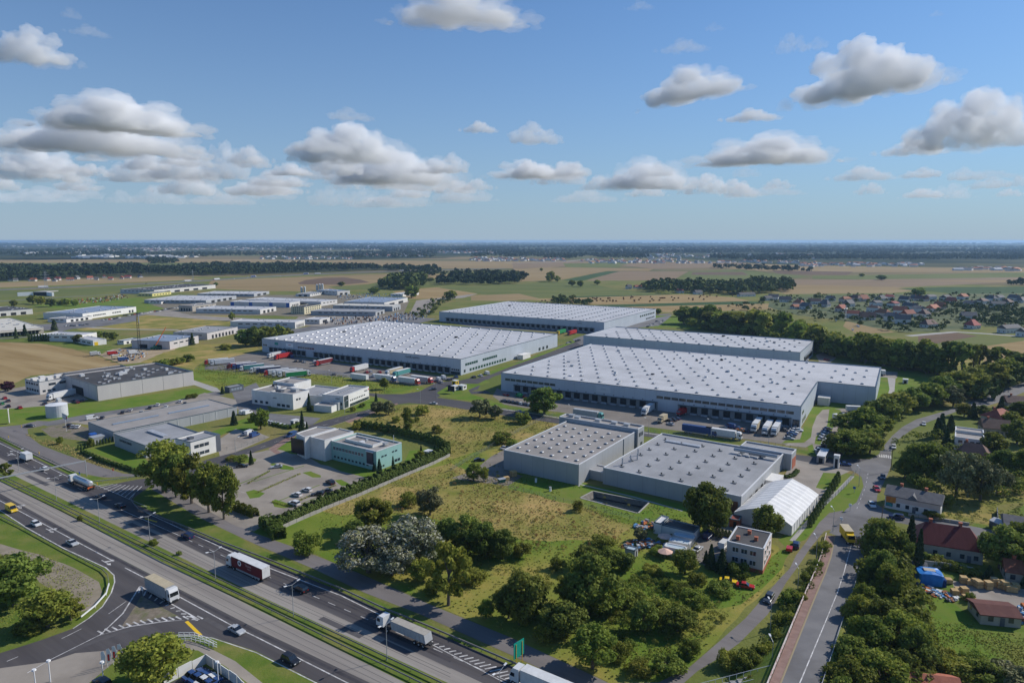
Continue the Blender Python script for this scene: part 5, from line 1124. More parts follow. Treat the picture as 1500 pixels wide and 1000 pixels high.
under('bushes filling the thick row right of the bridge road', [(1272,800),(1300,800),(1320,840),(1345,900),(1365,960),(1370,1030),(1260,1080),(1215,1060),(1240,980),(1262,900),(1268,840)], 420, 4.5, 33)
under('brambles and reeds filling the wild thicket', [(880,860),(940,850),(1000,860),(1010,890),(980,930),(900,920),(860,900)], 90, 1.8, 34)
under('low bushes right of the silver clump', [(640,810),(680,790),(740,785),(755,815),(700,830),(650,840)], 70, 2.6, 35)
under('low bushes in the gardens right of the main road', [(1310,640),(1400,640),(1500,680),(1520,730),(1400,735),(1340,720),(1310,690)], 170, 4, 36)
under('bushes on the slopes left of the bridge road', [(1148,890),(1172,850),(1198,812),(1210,812),(1192,860),(1162,930),(1128,985),(1090,985),(1128,930)], 90, 2.2, 37)
woods('scrub behind the pines on the right', [(1420,556),(1460,540),(1520,548),(1500,565),(1440,590),(1400,580)], 60, 7, 15, mat=wood_n)
# the wooded horizon in bands, thinning with distance
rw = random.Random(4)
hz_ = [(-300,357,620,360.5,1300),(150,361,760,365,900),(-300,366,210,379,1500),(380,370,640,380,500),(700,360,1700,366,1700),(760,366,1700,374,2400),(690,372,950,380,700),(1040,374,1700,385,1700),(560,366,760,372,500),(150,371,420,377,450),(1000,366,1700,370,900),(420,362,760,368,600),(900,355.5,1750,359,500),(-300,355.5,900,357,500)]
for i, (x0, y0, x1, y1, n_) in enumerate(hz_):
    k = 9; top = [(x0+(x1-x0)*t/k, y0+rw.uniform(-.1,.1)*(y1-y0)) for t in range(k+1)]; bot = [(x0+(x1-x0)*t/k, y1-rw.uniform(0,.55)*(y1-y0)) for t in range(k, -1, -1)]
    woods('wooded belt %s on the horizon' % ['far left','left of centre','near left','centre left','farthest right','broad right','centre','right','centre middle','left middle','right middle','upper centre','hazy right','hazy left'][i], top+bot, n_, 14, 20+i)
# ---- tall grass and weeds on the meadows
PQ = np.array([at(*q_).to_tuple()[:2] for q_ in ((845,728),(936,756),(958,735),(868,714))])
def tufts(label, poly, n, h, mat, seed, name='tall_grass'):
    rn = np.random.default_rng(seed); Q = np.array([at(*p).to_tuple()[:2] for p in poly]); lo = Q.min(0); hi = Q.max(0); pts = []
    from mathutils import noise as mn
    while len(pts) < n:
        p = rn.uniform(lo, hi)
        if _inside(p, Q) and not _inside(p, PQ) and mn.noise(Vector((p[0]*.07, p[1]*.07, seed)))+rn.uniform(-.35, .35) > -.02: pts.append(p)
    pts = np.array(pts); z = np.full((n, 1), h*.2)*rn.uniform(.3, 1.3, (n, 1)); P = np.concatenate([pts, z], 1); N = rn.normal(size=(n, 3))*np.array([.5, .5, .2])+np.array([.35, .1, .9])
    o = Vector((float(lo[0]), float(lo[1]), 0)); P = P-np.array([o.x, o.y, 0])
    me = leaves_mesh(name, P, N, h*.6, rn, mat, 1.3); ob = link(name, me); ob.location = o; ob['kind'] = 'stuff'; ob['label'] = label
tg1 = M('tall_grass_green', (0.21,0.235,0.05), (0.26,0.26,0.06), scale=.05, rough=1, spec=.05, trans=.2)
tg2 = M('tall_grass_straw', (0.33,0.26,0.09), (0.42,0.32,0.14), scale=.05, rough=1, spec=.05, trans=.2)
tufts('knee-high green weeds across the wild meadow', MEAD, 6000, .8, tg1, 1)
tufts('straw-coloured dry grass in patches on the wild meadow', [(560,705),(660,678),(720,700),(820,735),(870,748),(930,770),(900,795),(840,790),(770,790),(700,775),(640,760),(560,745),(500,755),(470,748)], 2500, .75, tg2, 2)
tufts('dry grass on the meadow behind the teal office', [(515,617),(547,606),(582,594),(640,593),(760,612),(825,622),(800,638),(738,653),(662,670),(655,662),(635,648),(590,638),(530,624)], 2500, .8, tg2, 3)
tufts('green weeds on the meadow behind the teal office', [(515,617),(547,606),(582,594),(640,593),(760,612),(825,622),(800,638),(738,653),(662,670),(655,662),(635,648),(590,638),(530,624)], 1500, .8, tg1, 4)
tufts('yellowish weeds right of the dark-roofed hall', [(284,543),(300,531),(360,541),(440,549),(480,547),(600,562),(615,573),(560,576),(520,570),(450,556),(375,561),(345,565),(320,567)], 5000, .9, M('yellow_weeds', (.24,.25,.045), (.2,.22,.04), scale=.1, trans=.2), 5)
tufts('rough grass on the embankments at the bottom', [(-60,800),(60,810),(140,850),(130,900),(60,930),(-60,960)], 2500, .5, tg1, 6)
tufts('rough grass between service road and workshop', [(35,635),(60,640),(110,655),(160,680),(205,692),(150,684),(100,666),(60,650)], 1500, .6, tg2, 7)
tufts('weeds on the lower right gardens', [(1312,860),(1400,885),(1440,925),(1520,930),(1540,1020),(1400,1000),(1340,920)], 4000, .5, tg1, 8)
# ================================================================ SMALL STRUCTURES
def ang(p, q): a = at(*p); b = at(*q); return math.atan2(b.y-a.y, b.x-a.x)
HN = HWA+math.pi; HS = HWA
# fire pond: sunk basin
pd = [at(*p) for p in POND]; pc = sum(pd, Vector())/4
inn = [pc+(p-pc)*.84 for p in pd]
e = empty('fire_pond', pc); tag(e, 'sunken rectangular pond with sloping concrete sides below the grey factories', 'pond')
mb = MB(); mb.add([(p.x-pc.x, p.y-pc.y, .02) for p in pd]+[(p.x-pc.x, p.y-pc.y, -2.2) for p in inn], [(i,(i+1)%4,4+(i+1)%4,4+i) for i in range(4)]+[(4,5,6,7)]); part('basin', mb, M('basin_concrete', (.13,.12,.10), (.2,.18,.15), scale=.7), e)
mb = MB(); mb.add([((pc+(p-pc)*.87-pc).x, (pc+(p-pc)*.87-pc).y, -1.6) for p in pd], [(0,1,2,3)]); part('water', mb, M('pond_water', (.012,.02,.026), rough=.08, spec=.9), e)
mb = MB()
for i in range(4):
    a = pd[i]-pc; b_ = pd[(i+1)%4]-pc; d = (b_-a).normalized(); o_ = Vector((d.y, -d.x, 0))*.5; mb.add([(a.x, a.y, .12), (b_.x, b_.y, .12), (b_.x+o_.x, b_.y+o_.y, .12), (a.x+o_.x, a.y+o_.y, .12), (a.x, a.y, -.3), (b_.x, b_.y, -.3), (b_.x+o_.x, b_.y+o_.y, 0), (a.x+o_.x, a.y+o_.y, 0)], [(0,1,2,3),(4,5,1,0),(6,7,3,2)])
part('rim', mb, conc, e)
# ---- bridge road on its embankment
def zb(y): return 0.0 if y < 790 else 6.0*((y-790)/215.0)**1.25
brL = [(1222,785),(1216,815),(1208,838),(1196,866),(1178,910),(1160,955),(1142,1000),(1125,1045),(1105,1100)]
brR = [(1263,790),(1263,815),(1257,838),(1248,866),(1233,910),(1219,955),(1204,1000),(1190,1045),(1172,1100)]
brM = [(1249,790),(1242,815),(1236,838),(1227,866),(1209,910),(1190,955),(1171,1000),(1152,1045),(1128,1100)]
def ribbon(name, A, Bp, mat, dz=0.0):
    mb = MB(); vs = []
    for p, q in zip(A, Bp): a = at(p[0], p[1], zb(p[1])); c = at(q[0], q[1], zb(q[1])); vs += [(a.x, a.y, a.z+dz), (c.x, c.y, c.z+dz)]
    mb.add(vs, [(2*i, 2*i+1, 2*i+3, 2*i+2)[::-1] for i in range(len(A)-1)]); return structure(link(name, mb.mesh(name, mat)))
def lerp2(A, Bp, t): return [(p[0]+(q[0]-p[0])*t, p[1]+(q[1]-p[1])*t) for p, q in zip(A, Bp)]
ribbon('bridge_road', brL, brR, asph_lt, .05)
ribbon('centre_line', lerp2(brM, brR, -.015), lerp2(brM, brR, .045), white, .056); 
pv = [(p[0]-11+(i*-.6), p[1]-.3) for i, p in enumerate(brL)]
ribbon('pavement', pv, brL, brickpave, .17); ribbon('paint_edge', brL, lerp2(brL, brR, .05), M('worn_yellow_edge', (.30,.24,.15)), .057)
vg = [(p[0]+5, p[1]) for p in brR]; ribbon('verge', brR, vg, g_verge, .06)
mb = MB(); vs = []
for side, Ln in ((-1, pv), (1, vg)):
    vs = []
    for p in Ln:
        z = zb(p[1]); a = at(p[0], p[1], z); d = Vector((math.cos(-.28), math.sin(-.28), 0))*side; w_ = 1.7*z+.3
        vs += [(a.x, a.y, z+.05), (a.x+d.x*w_, a.y+d.y*w_, -.05)]
    mb.add(vs, [(2*i, 2*i+1, 2*i+3, 2*i+2) for i in range(len(Ln)-1)])
structure(link('embankment', mb.mesh('embankment', g_verge)))
def railing(name, pts3, h, label, cat, mat, postm=None, step=2.0, rails=(1.0,), r=.05, w=.05, rh=.1, group=None, solid=None):
    o = pts3[0]; e = empty(name, o); tag(e, label, cat, group); rb2 = MB(); n = 0
    for a, c in zip(pts3, pts3[1:]):
        a = a-o; c = c-o; d = (c-a); L = d.length; d.normalize(); nx = Vector((-d.y, d.x, 0)).normalized()*w
        for f in rails:
            z0 = h*f; mb_v = [a-nx+Vector((0,0,z0-rh)), c-nx+Vector((0,0,z0-rh)), c+nx+Vector((0,0,z0-rh)), a+nx+Vector((0,0,z0-rh)), a-nx+Vector((0,0,z0)), c-nx+Vector((0,0,z0)), c+nx+Vector((0,0,z0)), a+nx+Vector((0,0,z0))]
            rb2.add(mb_v, [(0,3,2,1),(4,5,6,7),(0,1,5,4),(1,2,6,5),(2,3,7,6),(3,0,4,7)])
    part('rail', rb2, mat, e)
    pm = MB(); pm.box(-r, r, -r, r, 0, h-.02); pme = pm.mesh('post', postm or mat); cnt = 0
    for a, c in zip(pts3, pts3[1:]):
        L = (c-a).length; k = max(1, int(L/step))
        for i in range(k):
            if cnt < 98: p = link('post', pme, e); p.location = a.lerp(c, i/k)-o; cnt += 1
    return e
def onb(p, dz=0): a = at(p[0], p[1], zb(p[1])); a.z += dz; return a
redw = M('red_white_rail', (.45,.30,.27), (.62,.58,.55), scale=.5, rough=.7)
railing('parapet', [onb((p[0]-1, p[1])) for p in pv], 1.15, 'long reddish railing along the left pavement of the bridge road', 'railing', redw, step=2, rails=(1.0,.55), rh=.16, w=.08)
railing('guardrail', [onb((p[0]+1.5, p[1])) for p in brR], .8, 'grey guardrail along the right edge of the bridge road', 'guardrail', metal, step=4, rh=.3, w=.04)
gr_dark = M('weathered_guardrail', (.16,.155,.15), (.22,.21,.2), scale=.4, rough=.6)
def gp(l): return [at(*p) for p in l]
railing('guardrail', gp([(-120,634),(0,697),(92,741),(240,813),(375,876),(500,934),(640,1000),(730,1045)]), .8, 'dark guardrail on the far half of the median strip', 'guardrail', gr_dark, step=6, rh=.32, w=.06, group='guardrails of the highway')
railing('guardrail', gp([(-120,640),(0,702),(92,746),(240,822),(375,885),(500,947),(600,995),(700,1045)]), .8, 'dark guardrail on the near half of the median strip', 'guardrail', gr_dark, step=6, rh=.32, w=.06, group='guardrails of the highway')
railing('guardrail', gp([(-120,585),(0,641),(60,669),(110,693)]), .8, 'guardrail on the far verge left of the slip road', 'guardrail', gr_dark, step=4, rh=.35, w=.08, group='guardrails of the highway')
railing('guardrail', gp([(200,722),(192,735),(203,748),(230,758),(265,771),(325,796),(396,823),(500,865),(565,895),(625,919),(750,973),(850,1018)]), .9, 'guardrail on the far verge right of the slip road', 'guardrail', gr_dark, step=4, rh=.38, w=.1, group='guardrails of the highway')
railing('guardrail', gp([(128,708),(150,706),(205,699)]), .8, 'short guardrail on the upper side of the slip road', 'guardrail', metal, step=4, rh=.3, group='guardrails of the highway')
railing('guardrail', gp([(-60,728),(30,772),(92,806),(150,836),(158,845),(160,858),(155,868)]), .75, 'guardrail along the near edge of the dark carriageway', 'guardrail', gr_dark, step=4, rh=.3, group='guardrails of the highway')
railing('barrier', gp([(160,858),(156,872),(140,890),(119,907)]), .9, 'white curved barrier on the outside of the side-road bend', 'barrier', frame_w, step=4, rh=.3, w=.12)
railing('railing', gp([(262,938),(280,938),(300,943),(318,950)]), 1.1, 'white railing by the footpath near the yellow stop line', 'railing', frame_w, step=1.2, rails=(1,.5), rh=.12)
railing('railing', gp([(262,932),(285,932),(302,939),(318,947)]), 1.1, 'second white railing above the footpath, nearest the junction', 'railing', frame_w, step=1.2, rails=(1,.5), rh=.1)
mesh_f = M('fence_wire', (.22,.24,.23), rough=.6)
for ln, lb in (([(690,700),(745,716),(850,742),(935,764),(985,772),(1000,768)],'wire fence between the factory lawn and the wild meadow'),([(660,690),(690,672),(720,655),(745,640),(800,612),(815,606)],'wire fence left of the factory forecourt'),
               ([(722,599),(800,610),(940,632),(1125,652),(1180,660)],'wire fence along the road below the loading yard'),([(1255,690),(1240,712),(1215,735),(1190,760),(1165,785)],'wire fence along the footpath by the marquee'),
               ([(320,661),(345,658),(395,640)],'low wire fence before the white office cube'),([(286,541),(330,546),(380,551),(440,560)],'wire fence between trailer park and weeds')):
    railing('fence', gp(ln), 1.7, lb, 'fence', mesh_f, step=3, rails=(1,.8,.6,.4,.2), rh=.03, w=.015, r=.04, group='wire fences')
def wallseg(line, h, w, label, mat, name='wall', cap=None):
    ps = gp(line); o = ps[0]; mb = MB()
    for a, c in zip(ps, ps[1:]):
        L = (c-a).length; k = max(1, int(L/2.5)); d = (c-a).normalized(); nx = Vector((-d.y, d.x, 0))*w/2
        for i in range(k):
            p = a.lerp(c, i/k)-o+d*.06; q = a.lerp(c, (i+1)/k)-o-d*.06; hh = h*(1+.05*math.sin(i*2.3))
            mb.add([tuple(p-nx), tuple(q-nx), tuple(q+nx), tuple(p+nx)]+[tuple(v+Vector((0,0,hh))) for v in (p-nx, q-nx, q+nx, p+nx)], [(0,3,2,1),(4,5,6,7),(0,1,5,4),(1,2,6,5),(2,3,7,6),(3,0,4,7)])
    ob = link(name, mb.mesh(name, mat)); ob.location = o; tag(ob, label, 'wall'); return ob
wallseg([(412,775),(445,760),(480,745),(530,725),(590,699),(635,680),(659,668)], 1.2, .2, 'pale concrete panel wall below the long clipped hedge', conc, 'panel_wall')
wallseg([(240,1003),(302,971),(348,1003),(372,1030)], 2.2, .15, 'white panel fence around the lot of blue cars', w_white, 'panel_fence')
wallseg([(1352,829),(1385,833),(1425,840)], 1.8, .2, 'grey yard wall behind the maroon-roofed house', conc, 'yard_wall')
wallseg([(1460,750),(1463,790),(1464,812)], 1.8, .2, 'dark plank fence at the right of the weedy plot', w_dark, 'plank_fence')
wallseg([(1330,755),(1377,762),(1420,769)], .9, .4, 'low kerb wall along the side street before the grey-roofed house', conc, 'kerb_wall')
# pylon lamps
def street_lamp(p, h, two, place, hd=0.0, group='street lamps'):
    e = empty('street_lamp', p, hd); mb = MB(); mb.tube((0,0,0), (0,0,h), .10, .05, 8); part('pole', mb, metal, e)
    for s in ((1, -1) if two else (1,)):
        a = MB(); a.tube((0,0,h-.1), (0,s*1.7,h+.35), .05, .04, 6); part('arm', a, metal, e)
        l = MB(); l.loft([[(-.16,s*1.5,h+.3),(.16,s*1.5,h+.3),(.16,s*1.5,h+.42),(-.16,s*1.5,h+.42)],[(-.2,s*2.3,h+.42),(.2,s*2.3,h+.42),(.2,s*2.3,h+.55),(-.2,s*2.3,h+.55)]][::s]); part('lamp_head', l, frame_w, e)
    later(e, 'tall double-armed street lamp' if two else 'slim street lamp', place, 'street lamp', group)
for x, y in ((-70,666),(28,690),(83,733),(146,766),(220,794),(316,850),(430,903),(567,966),(732,1040)): street_lamp(at(x, y), 8.3, True, 'on the highway median', HWA, 'median lamps')
for x, y in ((127,697),(345,664),(505,606)): street_lamp(at(x, y), 6.5, False, 'beside the service road', HWA)
for x, y in ((1258,712),(1220,778),(1195,822),(1168,870),(1128,925),(1130,985)): street_lamp(at(x, y), 7, False, 'left of the bridge road', 0)
for x, y in ((440,575),(486,562),(616,592),(640,583),(838,617),(950,638),(1042,640),(1125,662)): street_lamp(at(x, y), 8, False, 'along the warehouse road', 1.0)
for x, y in ((152,1000),(74,998),(53,1012),(320,1000)):
    p = at(x, y); e = empty('lot_lamp', p); mb = MB(); mb.tube((0,0,0), (0,0,4.6), .12, .1, 8); part('pole', mb, frame_w, e); l = MB(); l.tube((0,0,4.6), (0,0,4.9), .45, .35, 10); part('lamp_head', l, frame_w, e); later(e, 'white round-headed lamp', 'by the lot entrance', 'street lamp', 'lot lamps')
for x, y in ((1152+62,662),(1221,664),(1305,690),(1290,780)):
    p = at(x, y); e = empty('utility_pole', p, .4); mb = MB(); mb.tube((0,0,0), (0,0,9), .16, .11, 8); part('pole', mb, bark, e); c = MB(); c.box(-1, 1, -.06, .06, 8.4, 8.55); part('crossarm', c, bark, e); later(e, 'wooden utility pole', 'near the main road junction', 'pole', 'utility poles')
# gantry over the highway
e = empty('sign_gantry', at(127,697), ang((127,697),(20,720))); mb = MB(); mb.tube((0,0,0), (0,0,6.2), .16, .14, 8); part('post', mb, metal, e)
L = (at(127,697)-at(20,735)).length; mb = MB(); mb.tube((L,0,0), (L,0,6.2), .16, .14, 8); part('post', mb, metal, e); mb = MB(); mb.box(0, L, -.25, .25, 5.9, 6.3); part('beam', mb, metal, e); tag(e, 'grey steel gantry beam crossing the highway at the left', 'gantry')
# flags and signs
for i, (x, y, m_) in enumerate(((150,981,inkw),(158,977,inkr),(166,973,inkr),(174,970,inkr))):
    e = empty('feather_flag', at(x, y), .3); mb = MB(); mb.tube((0,0,0), (0,0,4.2), .05, .03, 6); part('pole', mb, frame_w, e)
    f = MB(); f.loft([[(0.03,-.015,1.1+.0),(0.55,-.015,1.3),(0.55,.015,1.3),(0.03,.015,1.1)],[(0.03,-.015,3.4),(0.85,-.015,3.0),(0.85,.015,3.0),(0.03,.015,3.4)],[(0.03,-.015,4.2),(0.5,-.015,4.3),(0.5,.015,4.3),(0.03,.015,4.2)]]); part('banner', f, inkw, e)
    if m_ is inkr: s_ = MB(); s_.box(0.12, .5, -.03, .03, 1.5, 3.0); part('red_stripe', s_, inkr, e)
    later(e, 'white feather flag' if m_ is inkw else 'white feather flag with red stripe', 'on the planted bed', 'flag', 'feather flags')
def board(name, p, hd, w, h, z0, mat, label, cat='sign', txt=(), posts=2, group=None, pm=None):
    e = empty(name, p, hd); mb = MB(); mb.box(-.06, .06, -w/2, w/2, z0, z0+h); part('panel', mb, mat, e)
    for k in range(posts):
        y = (k-(posts-1)/2)*w*.6; q = MB(); q.tube((.12,y,0), (.12,y,z0+h*.9), .07, .07, 6); part('post', q, pm or metal, e)
    for s, size, y, z, m_ in txt:
        me = text_mesh(s, size, m_); o = link('lettering', me, e); o.rotation_euler = (math.pi/2, 0, -math.pi/2); o.location = (-.08, y, z)
    if label: tag(e, label, cat, group)
    return e
board('direction_sign', at(760,971), HWA-.4+.25, 3.2, 3.6, 1.6, M('green_road_sign', (.01,.30,.22), rough=.4), 'green and white direction sign beside the service road', txt=[('E 30', .6, .7, 4.3, inkr),('Poznan', .55, .1, 3.5, inkw),('Wroclaw', .55, 0, 2.8, inkw),('Komorniki', .5, 0, 2.1, inkw)], pm=M('yellow_post', (.7,.4,.02)))
board('pylon_sign', at(97,632), 4.0-math.pi, 7.5, 2.6, 6.0, w_blue, 'large grey-blue pylon sign with red mark by the workshop yard', txt=[('PREMIUM', 1.3, 1.0, 7.3, inkw)], posts=1, pm=frame_w)
e = [o for o in bpy.data.objects if o.name.startswith('pylon_sign')][0]; mb = MB(); mb.tube((-.11,-2.8,7.3), (-.07,-2.8,7.3), .7, .7, 12); part('red_mark', mb, inkr, e)
board('totem_sign', at(14,620), .5, 2.2, 7, .5, w_white, 'tall blue and white totem sign at the far left junction', posts=1, txt=[('INFO', .7, 0, 6, blueM)])
board('billboard', at(661,576), 1.0, 5, 3.4, 1.2, M('billboard_dark', (.02,.03,.05), rough=.3), 'dark billboard beside the white kiosks')
for x, y, c_, t in ((201,972,yellow,'orange warning triangle by the side road'),(117,700,blueM,'small blue sign by the slip road'),(143,716,yellow,'yellow marker post panel at the slip road nose'),(32,630,yellow,'orange road-work sign beside the service road'),(13,646,yellow,'orange road-work sign at the highway edge'),(58,670,yellow,'orange sign on the strip between road and highway'),(166,695,inkr,'red and white post at the end of the service road'),(209,873,inkw,'small white sign on the tip of the gravel island'),(1251,722,blueM,'blue road sign on the grass corner by the main junction'),(1245,748,inkw,'white direction arrows at the tip of the grass corner'),(1264,829,blueM,'blue round sign at the right bridge guardrail'),(1226,937,inkw,'round sign on the right guardrail of the bridge road'),(1232,768,inkw,'small sign at the bridge road start')):
    board('road_sign', at(x, y), 0.9, .9, .9, 1.6, c_, t, posts=1)
# white kiosks
for i, (x, y, w, d, h, m_, t) in enumerate(((666,571,5,3,2.7,w_white,'left white kiosk container on the grass island'),(677,570,4,4,2.6,w_white,'right white kiosk container on the grass island'),(667,564,3,3,3.0,yellow,'yellow cabin behind the white kiosks'),(432,622,3.4,2.4,2.5,w_white,'white cabin by the entrance below the boxy white block'),(444,625,2,2,2,w_white,'small white box beside the entrance cabin'),(1326,561,3.4,3,2.6,w_white,'white cabin alone on the lawn at the right'),(1205,672,12,3,2.8,conc,'long bus-shelter-like canopy hut beside the main road'),(628,668,3,3,2.4,w_beige,'beige garden shed behind the teal office'),(1225,684,2.2,2,5,w_white,'white transformer tower by the hedge corner'),(1208,655,6,2.5,2.4,w_dark,'dark container in the shade of the belt'))):
    e = empty('cabin', at(x, y), math.radians(58)); mb = MB(); mb.box(-w/2, w/2, -d/2, d/2, 0, h); part('wall', mb, m_, e); r_ = MB(); r_.box(-w/2-.1, w/2+.1, -d/2-.1, d/2+.1, h+.003, h+.16); part('roof', r_, trim_l, e); g_ = MB(); g_.box(-w/4, w/4, -d/2-.05, -d/2-.003, h*.4, h*.8); part('window', g_, glass, e); g_ = MB(); g_.box(-w/2-.05, -w/2-.003, -d/4, d/4, .05, h*.75); part('door', g_, dock_d, e); tag(e, t, 'cabin')
# tank, silos, mast, crane, pylons
def tank(p, r, h, label, ribs=6, cat='tank', cone=.12, group=None):
    e = empty('storage_tank', p); mb = MB(); mb.tube((0,0,0), (0,0,h), r, r, 28, cap=False); part('shell', mb, M('tank_metal', (.55,.56,.57), (.48,.49,.5), scale=.5, rough=.5, obj=True), e)
    c = MB(); c.tube((0,0,h+.002), (0,0,h+r*cone), r+.05, r*.1, 28); part('lid', c, frame_w, e)
    q = MB()
    for k in range(ribs): z = h*(k+.5)/ribs; q.tube((0,0,z), (0,0,z+.08), r+.05, r+.05, 28, cap=True)
    part('hoop', q, metal, e); tag(e, label, cat, group)
tank(at(84,609), 4.9, 6.2, 'squat ribbed silver tank on the lawn')
for i, (x, yb, r, h) in enumerate(((442,429,1.9,10),(446.5,429,1.9,10.5),(464.5,425,2,10),(468.5,425,2,11),(472.5,425,2,11))): tank(at(x, yb), r, h, ['left of the twin silos beyond the scrap yard','right of the twin silos beyond the scrap yard','left of three white silos in the estate','middle of three white silos in the estate','right of three white silos in the estate'][i], cone=.5, cat='silo', group='white silos')
def lattice(name, p, h, w0, w1, label, mat=metal, arms=(), cat='mast', n=14, r=.09):
    e = empty(name, p, .6); mb = MB(); cs_ = [(1,1),(-1,1),(-1,-1),(1,-1)]
    for k in range(n):
        z0, z1 = h*k/n, h*(k+1)/n; a = w0+(w1-w0)*k/n; c = w0+(w1-w0)*(k+1)/n
        for i in range(4):
            q = cs_[i]; q2 = cs_[(i+1)%4]; mb.tube((q[0]*a,q[1]*a,z0), (q[0]*c,q[1]*c,z1), r, r, 4); mb.tube((q[0]*a,q[1]*a,z0), (q2[0]*c,q2[1]*c,z1), r*.6, r*.6, 4)
    part('lattice', mb, mat, e)
    for z, l in arms: c = MB(); c.loft([[(-.3,-.2,z),(.3,-.2,z),(.3,.2,z+.5),(-.3,.2,z+.5)],[(l-.1,-.1,z),(l,-.1,z),(l,.1,z+.2),(l-.1,.1,z+.2)]]); c.loft([[(.3,-.2,z),(-.3,-.2,z),(-.3,.2,z+.5),(.3,.2,z+.5)],[(-l+.1,-.1,z),(-l,-.1,z),(-l,.1,z+.2),(-l+.1,.1,z+.2)]]); part('arm', c, mat, e)
    tag(e, label, cat)
    return e
e = lattice('radio_mast', at(205,516), 33, 1.0, .5, 'tall grey lattice mast on the sandy yard', blackm, r=.12)
for k in range(5): mb = MB(); mb.box(.8, 1.2, -.3+k*.1, .3, 24+k*1.3, 25.4+k*1.3); part('antenna', mb, frame_w, e)
lattice('power_pylon', at(68,424), 34, 3.2, .6, 'lattice power pylon left of the motorway', metal, ((22,9),(27,7),(31,5)), 'pylon', r=.2)
lattice('power_pylon', at(283,412), 26, 1.6, .4, 'faint lattice pylon behind the estate', metal, ((20,6),), 'pylon', r=.14)
lattice('power_pylon', at(1238,470), 18, 1, .3, 'lattice pylon before the village', metal, ((14,4),), 'pylon', r=.12)
e = empty('mobile_crane', at(228,512), .5); mb = MB(); mb.box(-4, 4, -1.3, 1.3, .9, 2.2); part('chassis', mb, M('crane_green', (.02,.1,.07)), e)
for x in (-3,-1,1,3): q = MB(); q.tube((x,-1.4,.55), (x,1.4,.55), .55, .55, 12); part('wheel', q, blackm, e)
q = MB(); q.box(-1.5, 1.5, -1.2, 1.2, 2.2, 3.6); part('cab', q, M('crane_green', (.02,.1,.07)), e); q = MB(); q.tube((0,0,3.2), (9,4,18), .45, .25, 6); part('boom', q, M('crane_orange', (.6,.13,.02)), e); tag(e, 'mobile crane with raised orange boom on the sandy yard', 'crane')
# underpass on the motorway
e = empty('motorway_bridge', at(67,432)); mb = MB(); mb.box(-11, 11, -14, 16, 5.2, 6.4); part('deck', mb, conc, e)
for s in (1,-1): q = MB(); q.prism([(s*11,-14),(s*28,-26),(s*30,-24),(s*12.5,-12)][::s], 0, 6); part('wing_wall', q, inkw, e)
q = MB(); q.box(-11, 11, -13, -12.6, 0, 5.1); part('opening_shade', q, dock_d, e); tag(e, 'small motorway bridge with white splayed wing walls', 'bridge')  # solid dark slab under the deck: the underpass shade put in as colour
# white marquee
def marquee():
    n = at(1160,770,3.2); r_ = at(1199.5,724,3.2); a = math.atan2(r_.y-n.y, r_.x-n.x); L = (r_-n).length; Wd = 18.0; e = empty('marquee', (n.x, n.y, 0), a)
    cloth = M('tent_cloth', (.62,.61,.59), (.7,.69,.67), scale=.4, rough=.7, obj=True); k = 11
    prof = [(0,3.2),(3.4,5.0),(Wd/2,7.0),(Wd-3.4,5.0),(Wd,3.2)]
    mb = MB()
    for i in range(k):
        x0 = L*i/k; x1 = L*(i+1)/k; xm = (x0+x1)/2
        for xa, xb, da, db in ((x0, xm, 0, .16), (xm, x1, .16, 0)):
            vs = [(xa, y, z-da) for y, z in prof]+[(xb, y, z-db) for y, z in prof]; mb.add(vs, [(j, 5+j, 6+j, j+1)[::-1] for j in range(4)])
    part('roof', mb, cloth, e); wl = MB()
    wl.add([(0,0,0),(L,0,0),(L,0,3.18),(0,0,3.18)], [(0,1,2,3)]); wl.add([(0,Wd,0),(L,Wd,0),(L,Wd,3.18),(0,Wd,3.18)], [(3,2,1,0)])
    for x in (0.02, L-.02): wl.add([(x,0,0),(x,Wd,0)]+[(x, y, z-.02) for y, z in prof[::-1]], [tuple(range(7))])
    part('side_wall', wl, cloth, e)
    for i in range(k+1): q = MB(); q.box(L*i/k-.06, L*i/k+.06, -.08, -.004, 0, 3.2); part('frame', q, metal, e)
    q = MB(); q.box(-.1, -.01, 6.5, 11.5, 0.02, 3.6); part('entrance', q, dock_g, e); tag(e, 'long white marquee hall with ribbed cloth roof', 'marquee')
marquee()
